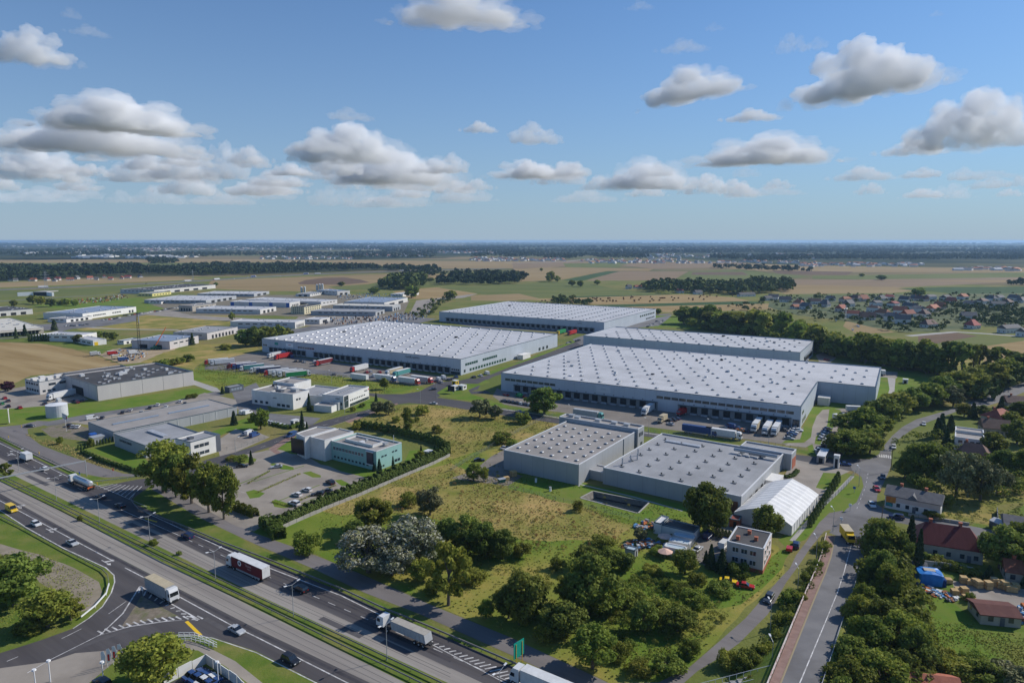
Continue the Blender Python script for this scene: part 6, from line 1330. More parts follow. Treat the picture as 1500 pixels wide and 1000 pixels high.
# ================================================================ HOUSES
def house(name, label, p, rz, w, d, eave, ridge, roofm, wallm, hip=0.0, chim=1, cat='house', group=None, wn=3, storeys=1, dorm=False):
    """ridge runs along local x; w along x, d along y"""
    e = empty(name, p, rz); mb = MB(); ov = .4; hx = hip*d/2
    mb.box(-w/2, w/2, -d/2, d/2, 0, eave)
    if not hip: mb.add([(-w/2,-d/2,eave),(-w/2,d/2,eave),(-w/2,0,ridge-.1),(w/2,-d/2,eave),(w/2,d/2,eave),(w/2,0,ridge-.1)], [(1,0,2),(3,4,5)])
    part('wall', mb, wallm, e)
    rf = MB(); t = .22; sl = (ridge-eave)/(d/2); ez = eave-ov*sl
    A = [(-w/2-ov,-d/2-ov,ez),(w/2+ov,-d/2-ov,ez),(w/2+ov-hx,0,ridge),(-w/2-ov+hx,0,ridge),(w/2+ov,d/2+ov,ez),(-w/2-ov,d/2+ov,ez)]
    up = [(x, y, z+t) for x, y, z in A]
    rf.add(A+up, [(6,7,8,9),(8,10,11,9),(7,10,8),(11,6,9),(0,1,7,6),(1,4,10,7),(4,5,11,10),(5,0,6,11),(0,3,2,1),(3,5,4,2)]); R_ = part('roof', rf, roofm, e)
    for k in range(chim):
        c = MB(); x = (-.25+.45*k)*w; c.box(x-.4, x+.4, .3, 1.1, ridge-1.4, ridge+1.0); c.box(x-.5, x+.5, .2, 1.2, ridge+1.0, ridge+1.15); part('chimney', c, w_brick, R_)
    for s in range(storeys):
        for i in range(wn):
            x = -w/2+w*(i+.5)/wn; z = 1.0+2.8*s
            g_ = MB(); g_.box(x-.55, x+.55, -d/2-.06, -d/2-.003, z, z+1.3); part('window', g_, glass, e)
        for y in (-d/4, d/4):
            g_ = MB(); g_.box(-w/2-.06, -w/2-.003, y-.5, y+.5, 1.0+2.8*s, 2.3+2.8*s); part('window', g_, glass, e); g_ = MB(); g_.box(w/2+.003, w/2+.06, y-.5, y+.5, 1.0+2.8*s, 2.3+2.8*s); part('window', g_, glass, e)
    g_ = MB(); g_.box(-.5+w*.04, .5+w*.04, -d/2-.08, -d/2-.004, .05, 2.1) if wn % 2 == 0 else g_.box(w/2-w/wn+.0-.5, w/2-w/wn+.5, -d/2-.08, -d/2-.004, .05, 2.1); part('door', g_, w_dark, e)
    if dorm: q = MB(); q.add([(-2,-d/2-.1,eave-.4),(2,-d/2-.1,eave-.4),(0,-d/2-.1,eave+1.5),(0,-.5,ridge-.4),(-2,-1.5,ridge-1.6),(2,-1.5,ridge-1.6)], [(0,1,2),(0,2,3,4),(1,5,3,2)]); part('dormer', q, roofm, R_)
    if label: tag(e, label, cat, group)
    return e
a1 = math.radians(-33)
n_ = at(1434,806,4); l_ = at(1348,793,4); c_ = (n_+l_)/2; ra = math.atan2(n_.y-l_.y, n_.x-l_.x); c_ = Vector((c_.x, c_.y, 0))+Vector((-math.sin(ra), math.cos(ra), 0))*5
house('house', 'long house with dark red sheet-metal hipped roof', c_, ra, 16.5, 10.5, 4, 8.2, r_red, w_beige, hip=.6, chim=2, wn=5, cat='house')
q_ = at(1378,742,4); l_ = at(1297,726,4); c_ = (q_+l_)/2; ra = math.atan2(q_.y-l_.y, q_.x-l_.x); c_ = Vector((c_.x, c_.y, 0))+Vector((-math.sin(ra), math.cos(ra), 0))*4.6
e = house('house', 'long white and pink house with dark grey roof at the junction corner', c_, ra, (q_-l_).length, 9.5, 4.6, 6.6, tile_grey, w_white, chim=2, wn=6, dorm=True)
L_ = (q_-l_).length
pb = MB(); pb.box(-L_/2+.1, L_/2-.1, -4.83, -4.753, 2.7, 4.4); part('pink_upper_wall', pb, w_rose, e); pb = MB(); pb.box(-L_/2+.3, -L_/2+3.2, -4.9, -4.84, 2.2, 4.2); part('poster', pb, M('poster_orange', (.5,.14,.04), (.55,.3,.05), scale=.7, obj=True), e); pb = MB(); pb.box(-L_/2+.3, -L_/2+2.4, -4.9, -4.76, .8, 2.1); part('poster', pb, M('poster_teal', (.03,.3,.28), (.1,.1,.12), scale=.9, obj=True), e)
b = B('apartment_building', 'flat-roofed white terraced block among the trees at the right', (1442,645,), (1441,624), (1402.5,640), 6, w_white, r_taupe, dims=(20,10.5), parapet=.4, trimm=trim_l, cat='apartment block')
b.wins('L', 1, 9.5, 3.6, 4.8, 4); b.wins('R', 1, 18, 3.6, 4.8, 6); b.block([(9.8,.1),(10.2,.1),(10.2,10.4),(9.8,10.4)], 5.7, 6.7, .1, tr=False)
house('house', 'brown gabled house right of the white terraced block', at(1456,635), math.radians(-20), 11, 9, 3.6, 6.8, tile_brown, w_beige, wn=3, group='houses right of the main road')
house('house', 'house with bright red roofs behind the brown gabled house', at(1462,620), math.radians(25), 12, 10, 4, 7.4, tile_red, w_beige, hip=.8, wn=3, group='houses right of the main road')
house('house', 'house with dark brown hipped roof between garden trees', at(1425,672), math.radians(-40), 11, 9, 3.4, 6.6, tile_brown, w_rose, hip=.7, group='houses right of the main road')
house('house', 'brown-roofed house at the right picture edge by the upper road', at(1490,598), math.radians(-15), 13, 9, 4, 6.8, tile_brown, w_beige, group='houses right of the main road')
house('house', 'maroon-roofed open shed with white awning below the crate stacks', at(1455,905), math.radians(-12), 8.5, 7, 2.5, 3.3, M('brown_sheet_roof', (.10,.035,.03), (.13,.05,.04), scale=.5, obj=True), w_beige, chim=0, wn=2, cat='shed')
house('house', 'dark barn at the right picture edge beyond the weedy plot', at(1500,785), math.radians(-30), 11, 10, 4, 6, tile_grey, w_dark, chim=0)
house('house', 'red and grey roofed building at the bottom edge below the tree row', at(1345,1025), math.radians(-12), 13, 8, 3.6, 5.6, tile_red, w_beige, chim=1)
house('house', 'small pinkish-roofed house above the crate stacks at the right edge', at(1498,848), math.radians(-25), 9, 7, 3, 5, tile_red, w_beige, chim=1)
house('house', 'small grey-roofed shed beside the blue tarpaulin heap', at(1339,838), math.radians(-20), 5, 4, 2.3, 3.1, tile_grey, w_beige, chim=0, wn=1, cat='shed')
house('house', 'shed with white roof sheets at the right of the plank fence', at(1468,775), math.radians(-70), 5, 3.4, 2.2, 2.8, trim_l, w_dark, chim=0, wn=1, cat='shed')
# the village
rv = random.Random(21)
vil = [(1170,449,'r'),(1180,453,'w'),(1208,449,'w'),(1216,441,'g'),(1238,443,'r'),(1243,449,'w'),(1253,441,'b'),(1264,441,'r'),(1283,449,'g'),(1291,440,'w'),(1302,439,'r'),(1308,450,'r'),(1325,443,'g'),(1338,440,'g'),(1333,453,'w'),(1345,457,'w'),(1350,441,'b'),(1362,439,'g'),(1366,456,'r'),(1376,452,'r'),(1385,440,'w'),(1393,444,'r'),(1353,464,'b'),(1293,464,'r'),(1270,468,'b'),(1248,465,'r'),(1308,470,'w'),(1318,460,'r'),(1322,474,'g'),(1360,479,'b'),(1418,468,'w'),(1424,481,'r'),(1452,441,'g'),(1463,440,'w'),(1461,450,'g'),(1485,441,'w'),(1497,443,'g'),(1475,448,'b'),(1420,449,'g'),(1438,446,'b'),(1232,456,'r'),(1280,457,'b'),(1330,465,'r'),(1193,445,'b'),(1150,442,'g'),(1133,439,'w'),(1520,446,'r'),(1540,452,'w'),(1560,470,'g'),(1410,438,'r')]
rfm = dict(r=tile_red, g=tile_grey, b=tile_brown, w=tile_grey); txt_ = dict(r='house with red roof', g='house with grey roof', b='house with brown roof', w='white-walled house')
for x, y, k in vil:
    e = house('house', None, at(x, y), rv.choice([.5, -1.07, .5, 2.0, -.4])+rv.uniform(-.15, .15), rv.uniform(11, 17), rv.uniform(9, 12), rv.uniform(3.5, 6), rv.uniform(7.8, 9.8), rfm[k], w_white if k in 'wg' else rv.choice([w_white, w_white, w_rose]), hip=rv.choice([0, 0, .7]), wn=3)
    later(e, txt_[k], 'in the village', 'house', 'village houses')
for x, y, w, h_, k, t in ((1478,487,22,5,'g','long grey-roofed school-like building at the village edge'),(1505,492,20,5,'g','second long grey building at the village edge'),(996,429,11,4,'r','red-roofed farmhouse behind the straw field'),(1022,431,13,4,'g','grey-roofed farmhouse right of the red one'),(921,423,9,5,'g','tall grey farmhouse left of the tree line'),(936,422,20,3,'r','long red-roofed barn left of the tree line'),(1093,434,30,3.5,'w','long white building at the end of the farm tree line'),(1124,440,12,4,'w','white house right of the long white building'),(975,418,10,4,'r','small red-roofed house within the farm tree line'),(1165,452,10,3,'r','pinkish house on the tan strip before the village')):
    house('farm_building', t, at(x, y), .35, w, 9, h_, h_+3, rfm[k], w_white, wn=4, group='farm buildings')
for i in range(16):
    x = 14+i*12.5+rv.uniform(-7, 7); y = 413.3-i*.38+rv.uniform(-2.6, 1); k = 'w' if i < 2 else rv.choice('rrrwg')
    e = house('house', None, at(x, y), rv.uniform(0, 3), rv.uniform(8, 15), 8, 3.2, rv.uniform(6, 8), rfm[k], w_white, wn=2); later(e, txt_[k], 'in the row below the far-left wood', 'house', 'houses below the far-left wood')
# far settlements: hundreds of specks, one object each
def settlement(label, boxes, seed):
    rn = random.Random(seed); mats = [w_white, tile_red, tile_grey, r_white]; mbs = [MB() for _ in mats]
    for (x0, y0, x1, y1, n, s) in boxes:
        for _ in range(n):
            p = at(rn.uniform(x0, x1), rn.uniform(y0, y1)); a = rn.uniform(0, 3.14); w = rn.uniform(5, 9)*s; d = rn.uniform(5, 7)*s; h = rn.uniform(3, 6)*(1 if s < 2 else 1.5); c, q = math.cos(a), math.sin(a)
            k = 0; f = lambda x, y, z: (p.x+x*c-y*q, p.y+x*q+y*c, z)
            mbs[0].add([f(-w,-d,0), f(w,-d,0), f(w,d,0), f(-w,d,0), f(-w,-d,h), f(w,-d,h), f(w,d,h), f(-w,d,h)], [(0,1,5,4),(1,2,6,5),(2,3,7,6),(3,0,4,7)])
            m_ = rn.choice([1,1,2,2,3]) if s < 2 else 3; up = 3.5 if s < 2 else .5
            mbs[m_].add([f(-w,-d,h), f(w,-d,h), f(w,d,h), f(-w,d,h), f(-w,0,h+up), f(w,0,h+up)], [(0,1,5,4),(2,3,4,5),(1,2,5),(3,0,4)])
    vs = []; fs = []; mi = []
    for i, m_ in enumerate(mbs): o_ = len(vs); vs += m_.v; fs += [tuple(o_+j for j in f) for f in m_.f]; mi += [i]*len(m_.f)
    me = bpy.data.meshes.new('far_town'); me.from_pydata(vs, [], fs)
    for m_ in mats: me.materials.append(m_)
    me.polygons.foreach_set('material_index', mi); me.update(); o = link('far_town', me); o['kind'] = 'stuff'; o['label'] = label
settlement('pale sheds and houses on the far left skyline', [(30,369,130,372,50,2.5),(90,363,260,368,90,1.6),(110,374,300,378,70,2.6),(200,360,560,366,260,1.3),(0,358,750,362,120,2)], 1)
settlement('far village strips in the middle distance', [(380,376,520,380,50,1),(520,372,620,376,60,1.2),(600,366,730,371,120,1.5),(690,378,830,383,120,1),(850,380,1000,386,80,1),(900,363,1100,368,60,1.6)], 2)
settlement('white roofs of far villages on the right', [(1170,386,1350,391,70,1.2),(1400,393,1500,397,30,1.5),(1130,372,1200,380,50,1),(930,372,1100,378,70,1.2),(1000,383,1170,386,60,1)], 3)
# straw bales on the field
bm_ = MB(); bm_.tube((0,-.8,.9), (0,.8,.9), .9, .9, 10); bale = bm_.mesh('straw_bale', M('bale_straw', (.16,.09,.035), (.22,.13,.05), scale=1, obj=True))
for i in range(64):
    t = rv.uniform(0, 1); o = link('straw_bale', bale); o.location = at(785+290*t, 444-8*t+rv.uniform(-5.5, 2.8)*(1 if t > .2 else .6)); o.rotation_euler.z = rv.uniform(0, 3); o.scale = (1.25,)*3
    o['label'] = 'round straw bale on the stubble field behind the farthest warehouse'; o['category'] = 'straw bale'; o['group'] = 'round bales on the stubble field'
for x, y in ((1225,470),(1258,479),(1249,484),(1256,478)):
    o = link('wrapped_bale', bale.copy()); o.data.materials[0] = inkw; o.location = at(x, y); later(o, 'white wrapped bale', 'on the small brown field by the belt', 'bale', 'white wrapped bales')
# ================================================================ YARD CLUTTER
crate = M('crate_wood', (.42,.28,.12), (.5,.36,.18), scale=1, obj=True); tarp = M('blue_tarp', (.01,.16,.5), (.02,.22,.6), scale=.6, obj=True, rough=.5)
def crate_obj(w, d, h, label, p, rz, place=None, mat=None, name='crate_stack', group='wooden crate stacks'):
    e = empty(name, p, rz); mb = MB(); n = max(1, int(h/.8))
    for k in range(n): mb.box(-w/2, w/2, -d/2, d/2, .12+k*h/n, (k+1)*h/n-.03)
    part('crates', mb, mat or crate, e); q = MB()
    for k in range(n):
        for y in (-d*.4, 0, d*.4): q.box(-w/2-.03, w/2+.03, y-.06, y+.06, k*h/n, .11+k*h/n)
    part('pallet', q, bark, e)
    if label: tag(e, label, 'crates')
    else: later(e, 'stack of wooden crates', place, 'crates', group)
for x, y in ((1389,853),(1411,853),(1419,855),(1429,857),(1433,860),(1447,862),(1456,858),(1464,860),(1471,862),(1477,865),(1484,866),(1487,862),(1404,866),(1412,868),(1415,877),(1423,880),(1398,870)): crate_obj(1.6, 1.6, rv.uniform(1.0, 2.3), None, at(x, y), rv.uniform(-.4, .1), 'on the paved yard at the lower right')
crate_obj(2.2, 2, 2.2, 'pile of wooden crates at the corner of the grey factory lawn', at(752,697), .5); crate_obj(2, 1.6, 1.4, 'low crate beside the skip on the factory forecourt', at(742,703), .5); 
def tarpheap(p, w, d, h, label, mat, cat='heap', name='covered_heap', seed=1):
    rn = random.Random(seed); mb = MB(); n = 12; rings = []
    for z, f in ((0, 1.04), (h*.5, 1.02), (h*.9, .98), (h, .88), (h*1.04, .3)):
        rings.append([(w/2*f*math.copysign(abs(math.cos(t))**.3, math.cos(t))*rn.uniform(.94, 1.05), d/2*f*math.copysign(abs(math.sin(t))**.3, math.sin(t))*rn.uniform(.94, 1.05), z*rn.uniform(.93, 1.05)) for t in [2*math.pi*i/n for i in range(n)]])
    mb.loft(rings); o = empty(name, p, -.3); part('sheet', mb, mat, o); q = MB(); q.box(-w*.25, w*.2, -d*.15, d*.25, h*1.02, h*1.08); part('cover_patch', q, w_beige, o); tag(o, label, cat); return o
tarpheap(at(1361,852), 6, 4.5, 3.2, 'bright blue tarpaulin-covered heap beside the crate yard', tarp)
tarpheap(at(1375,856), 3, 2.5, 2.0, 'small dark blue covered heap right of the big blue one', M('navy_tarp', (.01,.04,.16)), seed=2)
def junk(label, poly, n, cols, seed, h=1.0):
    rn = random.Random(seed); Q = np.array(poly, float); ms = [M('junk_%s' % c[0], c[1]) for c in cols]; vs = []; fs = []; mi = []; k = 0
    while k < n:
        x = rn.uniform(Q[:,0].min(), Q[:,0].max()); y = rn.uniform(Q[:,1].min(), Q[:,1].max())
        if not _inside((x, y), Q): continue
        k += 1; p = at(x, y); s = rn.uniform(.2, .8); a = rn.uniform(0, 3); c, q = math.cos(a)*s, math.sin(a)*s; hh = rn.uniform(.3, 1)*h; o_ = len(vs); t = rn.uniform(-.3, .3)
        for z in (0, hh):
            for u, v in ((-1,-.6),(1,-.6),(1,.6),(-1,.6)): vs.append((p.x+u*c-v*q+z*t, p.y+u*q+v*c, z+u*t*.3))
        fs += [(o_+4,o_+5,o_+6,o_+7),(o_,o_+1,o_+5,o_+4),(o_+1,o_+2,o_+6,o_+5),(o_+2,o_+3,o_+7,o_+6),(o_+3,o_,o_+4,o_+7)]; mi += [rn.randrange(len(ms))]*5
    me = bpy.data.meshes.new('scrap_heap'); me.from_pydata(vs, [], fs); [me.materials.append(m_) for m_ in ms]; me.polygons.foreach_set('material_index', mi); me.update(); o = link('scrap_heap', me); o['kind'] = 'stuff'; o['label'] = label
cj = [('white',(.6,.6,.58)),('grey',(.3,.31,.33)),('blue',(.1,.25,.45)),('orange',(.5,.15,.04)),('dark',(.05,.05,.06)),('rust',(.22,.09,.04))]
junk('heap of mixed rubbish beside the parasols', [(912,800),(925,792),(945,790),(968,797),(985,795),(975,806),(945,802),(930,808)], 170, cj, 1)
junk('dark scrap pile left of the white outbuilding', [(928,772),(945,762),(960,765),(955,775),(935,778)], 70, cj[1:5], 2, .8)
junk('small rubbish around the crate yard', [(1338,850),(1348,856),(1385,868),(1405,878),(1395,882),(1365,872),(1340,862)], 90, cj, 3, .6)
junk('machinery and scrap around the open shed', [(1478,895),(1500,885),(1540,900),(1540,925),(1490,918)], 60, cj, 4, 1.3)
junk('scrap cars and parts in the estate scrap yard', [(455,466),(555,464),(600,458),(640,456),(622,466),(600,470),(560,474),(500,476),(455,474)], 420, [cj[4],cj[4],cj[1],cj[5],cj[0],cj[2]], 5, 2.6)
junk('vans, parts and rubble in the middle of the estate', [(490,432),(540,430),(585,432),(575,436),(530,440),(495,438)], 160, [cj[4],cj[0],cj[1],cj[2]], 6, 2.2)
junk('stored pipes and pallets in the yard below the motorway', [(90,441),(140,437),(180,432),(190,436),(150,443),(110,446)], 260, [cj[4],cj[5],cj[3],cj[0],cj[4]], 7, 2.2)
junk('building materials on the sandy yard', [(160,519),(175,512),(200,516),(222,512),(215,522),(190,530),(170,527)], 110, cj, 8, 1.4)
for x, y, c_, t in ((974,794,(.7,.45,.35),'pink parasol beside the rubbish heap'),(974,816,(.75,.75,.72),'white round parasol below the garages')):
    e = empty('parasol', at(x, y)); q = MB(); q.tube((0,0,0), (0,0,2.3), .05, .05, 6); part('pole', q, metal, e); q = MB(); q.tube((0,0,1.9), (0,0,2.7), 2.3, .05, 8); part('canopy', q, M('parasol_%d' % x, c_), e); tag(e, t, 'parasol')
for x, y, t in ((785,706,'small white hydrant sign on the left of the factory lawn'),(806,719,'pair of white drums on the factory lawn')):
    e = empty('garden_drum', at(x, y)); q = MB(); q.tube((0,0,0), (0,0,1.5), .45, .4, 10); part('drum', q, inkw, e); q = MB(); q.tube((0,0,1.5), (0,0,1.6), .5, .5, 10); part('lid', q, metal, e); tag(e, t, 'drum')
e = empty('skip', at(735,706), .5); q = MB(); q.loft([[(-1,-.8,0),(1,-.8,0),(1,.8,0),(-1,.8,0)],[(-1.4,-1,1.4),(1.4,-1,1.4),(1.4,1,1.4),(-1.4,1,1.4)]]); part('bin', q, M('skip_green', (.03,.14,.09)), e); q = MB(); q.box(-1.45, 1.45, -1.05, 1.05, 1.38, 1.46); part('rim', q, metal, e); tag(e, 'green skip on the factory forecourt', 'skip')
# stairs by the bridge foot
e = empty('ramp_stairs', at(1030,1015), .12); q = MB()
for k in range(12): q.box(k*1.5, k*1.5+1.45, -1.2, 1.2, 0, .35+.28*k)
part('steps', q, conc, e)
for y in (-1.3, 1.3):
    q = MB()
    for k in range(12): q.box(k*1.5, k*1.5+.08, y-.04, y+.04, .35+.28*k, 1.35+.28*k); q.tube((k*1.5,y,1.35+.28*k), (k*1.5+1.5,y,1.35+.28*(k+1)), .05, .05, 5)
    part('handrail', q, frame_w, e)
tag(e, 'concrete ramp stairs with white handrails climbing to the bridge road', 'stairs')
# ================================================================ VEHICLES
tyre = M('tyre_rubber', (.015,.015,.016), rough=.9); cglass = M('car_glass', (.01,.013,.018), rough=.06, spec=.9); lampw = M('headlight', (.7,.7,.68), rough=.2); lampr = M('tail_light', (.4,.01,.01), rough=.3); under = M('vehicle_chassis', (.03,.03,.032), rough=.8)
CC = dict(white=(.66,.66,.65), silver=(.42,.43,.44), grey=(.16,.165,.17), black=(.018,.018,.02), dark=(.04,.045,.055), blue=(.03,.07,.2), navy=(.015,.03,.09), red=(.42,.02,.02), yellow=(.75,.5,.02), maroon=(.16,.015,.02), green=(.02,.25,.08), teal=(.08,.28,.27), beige=(.5,.42,.28), orange=(.6,.2,.03))
def paint(c): return M('paint_'+c, CC[c], rough=.28, spec=.6)
def tarpm(c): return M('tarp_'+c, CC[c], tuple(q*.86 for q in CC[c]), scale=.8, rough=.6, obj=True)
PR = {}
def car_parts(kind):
    """side profile lofted across the width; returns body, glass, wheel positions, length"""
    if kind == 'van': L, Wd, H = 5.4, 2.0, 2.25; low = [(-2.7,.35),(-2.7,1.1),(1.5,1.1),(2.55,.95),(2.7,.6),(2.7,.35)]; top = [(-2.65,1.1),(-2.6,2.25),(1.05,2.25),(1.95,1.15)]; ws = (1.75,-1.75)
    elif kind == 'suv': L, Wd, H = 4.6, 1.9, 1.7; low = [(-2.3,.35),(-2.28,1.0),(1.0,1.0),(2.15,.9),(2.3,.6),(2.3,.35)]; top = [(-2.2,1.0),(-1.9,1.68),(.3,1.7),(1.05,1.0)]; ws = (1.4,-1.4)
    elif kind == 'hatch': L, Wd, H = 4.1, 1.76, 1.47; low = [(-2.05,.3),(-2.03,.9),(.95,.88),(1.95,.72),(2.05,.5),(2.05,.3)]; top = [(-1.95,.9),(-1.55,1.43),(.1,1.46),(.95,.88)]; ws = (1.25,-1.25)
    else: L, Wd, H = 4.6, 1.8, 1.45; low = [(-2.3,.3),(-2.28,.88),(-1.6,.92),(.85,.88),(2.15,.72),(2.3,.5),(2.3,.3)]; top = [(-1.7,.91),(-1.0,1.42),(.1,1.44),(.9,.88)]; ws = (1.4,-1.4)
    body = MB(); ys = [(-Wd/2,.0,.9),(-Wd/2+.1,.0,1.0),(Wd/2-.1,0,1.0),(Wd/2,0,.9)]
    body.loft([[(x*(.985 if abs(y) > Wd/2-.05 else 1), y, .3+(z-.3)*f) for x, z in low] for y, _, f in ys])
    if kind == 'van':
        body.loft([[(x, y, z) for x, z in top] for y in (-Wd/2+.08, Wd/2-.08)])
        g = MB(); g.add([(1.10,-Wd/2+.18,2.16),(1.10,Wd/2-.18,2.16),(1.93,Wd/2-.12,1.22),(1.93,-Wd/2+.12,1.22)], [(0,1,2,3)][::-1]); 
        for s in (1,-1): y = s*(Wd/2-.07); g.add([(.3,y,1.25),(1.7,y,1.25),(1.1,y,1.95),(.3,y,1.95)], [(0,1,2,3)])
        g2 = MB(); g2.v = [(x+.03, y*1.006, z+.02) for x, y, z in g.v]; g2.f = g.f
        return body, g2, ws, Wd
    tin = .18; g = MB(); r0, r1 = top[1], top[2]
    cab = MB(); cab.loft([[(top[0][0], -Wd/2+.06, top[0][1]),(top[3][0], -Wd/2+.06, top[3][1]),(top[3][0], Wd/2-.06, top[3][1]),(top[0][0], Wd/2-.06, top[0][1])],[(r0[0], -Wd/2+tin, r0[1]-.05),(r1[0], -Wd/2+tin, r1[1]-.05),(r1[0], Wd/2-tin, r1[1]-.05),(r0[0], Wd/2-tin, r0[1]-.05)]])
    body.loft([[(r0[0]-.04, -Wd/2+tin-.02, r0[1]-.048),(r1[0]+.04, -Wd/2+tin-.02, r1[1]-.048),(r1[0]+.04, Wd/2-tin+.02, r1[1]-.048),(r0[0]-.04, Wd/2-tin+.02, r0[1]-.048)],[(r0[0]+.1, -Wd/2+tin+.08, r0[1]+.02),(r1[0]-.1, -Wd/2+tin+.08, r1[1]+.02),(r1[0]-.1, Wd/2-tin-.08, r1[1]+.02),(r0[0]+.1, Wd/2-tin-.08, r0[1]+.02)]])
    for s in (1,-1):                                     # middle pillar
        xm = (top[0][0]+top[3][0])/2; body.loft([[(xm-.05,s*(Wd/2-.045),top[0][1]),(xm+.05,s*(Wd/2-.045),top[3][1]),(xm+.05,s*(Wd/2-.1),top[3][1]),(xm-.05,s*(Wd/2-.1),top[0][1])],[(xm-.05,s*(Wd/2-tin+.015),r0[1]-.05),(xm+.05,s*(Wd/2-tin+.015),r0[1]-.05),(xm+.05,s*(Wd/2-tin-.05),r0[1]-.05),(xm-.05,s*(Wd/2-tin-.05),r0[1]-.05)]])
    return body, cab, ws, Wd
def car(x, y, hd, kind='sedan', c='grey', what=None, place='', group='parked cars', z=0.0):
    p = at(x, y, z); dist = p.length; near = dist < 520
    key = (kind, c, near)
    if key not in PR:
        b_, g_, ws, Wd = car_parts(kind)
        if near:
            bm = b_.mesh('body', paint(c)); gm = g_.mesh('windows', cglass); wl = MB(); wl.tube((0,-.11,0), (0,.11,0), .33, .33, 12); wm = wl.mesh('wheel', tyre)
            rim = MB(); rim.tube((0,-.115,0), (0,.115,0), .19, .19, 8); rm_ = rim.mesh('rim', metal)
            hl = MB(); hl.box(-.04,.04,-.18,.18,-.08,.08); PR[key] = (bm, gm, wm, rm_, hl.mesh('headlight', lampw), hl.mesh('tail_light', lampr), ws, Wd, max(v[0] for v in b_.v))
        else:
            me = bpy.data.meshes.new('parked_car'); vs = list(b_.v); fs = list(b_.f); mi = [0]*len(fs); o_ = len(vs); vs += g_.v; fs += [tuple(o_+i for i in f) for f in g_.f]; mi += [1]*len(g_.f)
            w_ = MB()
            for sx in ws:
                for sy in (1,-1): w_.tube((sx, sy*(Wd/2-.2), .33), (sx, sy*(Wd/2-.01), .33), .33, .33, 8)
            o_ = len(vs); vs += w_.v; fs += [tuple(o_+i for i in f) for f in w_.f]; mi += [2]*len(w_.f); me.from_pydata(vs, [], fs)
            for m_ in (paint(c), cglass, tyre): me.materials.append(m_)
            me.polygons.foreach_set('material_index', mi); me.update(); PR[key] = me
    if near:
        bm, gm, wm, rm_, hm_, tm_, ws, Wd, xf = PR[key]; e = empty('van' if kind == 'van' else 'car', p, hd); link('body', bm, e); link('windows', gm, e)
        for sx in ws:
            for sy in (1,-1): w_ = link('wheel', wm, e); w_.location = (sx, sy*(Wd/2-.09), .33); r_ = link('rim', rm_, w_)
        for sy in (1,-1):
            h_ = link('headlight', hm_, e); h_.location = (xf-.02, sy*(Wd/2-.32), .66); h_ = link('tail_light', tm_, e); h_.location = (-xf+.02, sy*(Wd/2-.3), .72)
    else: e = link('van' if kind == 'van' else 'car', PR[key]); e.location = p; e.rotation_euler.z = hd
    nm = {'van':'van','suv':'SUV','hatch':'hatchback','sedan':'car'}[kind]
    if what: tag(e, what, 'van' if kind == 'van' else 'car', group)
    else: later(e, '%s %s' % (c, nm), place, 'van' if kind == 'van' else 'car', group)
    return e
def wheels(e, xs, wd, r=.5):
    key = ('tw', r)
    if key not in PR: m_ = MB(); m_.tube((0,-.16,0), (0,.16,0), r, r, 14); h_ = MB(); h_.tube((0,-.17,0), (0,.17,0), r*.5, r*.5, 8); PR[key] = (m_.mesh('wheel', tyre), h_.mesh('rim', metal))
    for x in xs:
        for s in (1,-1): w_ = link('wheel', PR[key][0], e); w_.location = (x, s*(wd/2-.18), r); link('rim', PR[key][1], w_)
def cabp(e, x0, c, h=3.6, L=2.2, wd=2.46):
    """lorry cab, front at x0+L"""
    b_ = MB(); pr = [(x0,.9),(x0+L,.9),(x0+L+.05,1.9),(x0+L-.25,3.0),(x0+L-.75,h),(x0,h)]
    b_.loft([[(x, -wd/2*(1 if z < 3 else .94), z) for x, z in pr], [(x, wd/2*(1 if z < 3 else .94), z) for x, z in pr]]); cb = part('cab', b_, paint(c), e)
    g = MB(); g.add([(x0+L+.075,-wd/2+.15,1.95),(x0+L+.075,wd/2-.15,1.95),(x0+L-.2,wd/2-.2,2.9),(x0+L-.2,-wd/2+.2,2.9)], [(0,1,2,3)])
    for s in (1,-1): y = s*(wd/2+.015); g.add([(x0+L-1.2,y,1.95),(x0+L-.1,y,1.95),(x0+L-.4,y,2.75),(x0+L-1.2,y,2.75)], [(0,1,2,3)])
    part('windscreen', g, cglass, cb)
    g = MB(); g.box(x0+L-.02, x0+L+.08, -wd/2+.1, wd/2-.1, .5, .95); part('bumper', g, under, cb)
    for s in (1,-1): g = MB(); g.box(x0+L+.06, x0+L+.12, s*.95-.2, s*.95+.2, .75, .98); part('headlight', g, lampw, cb)
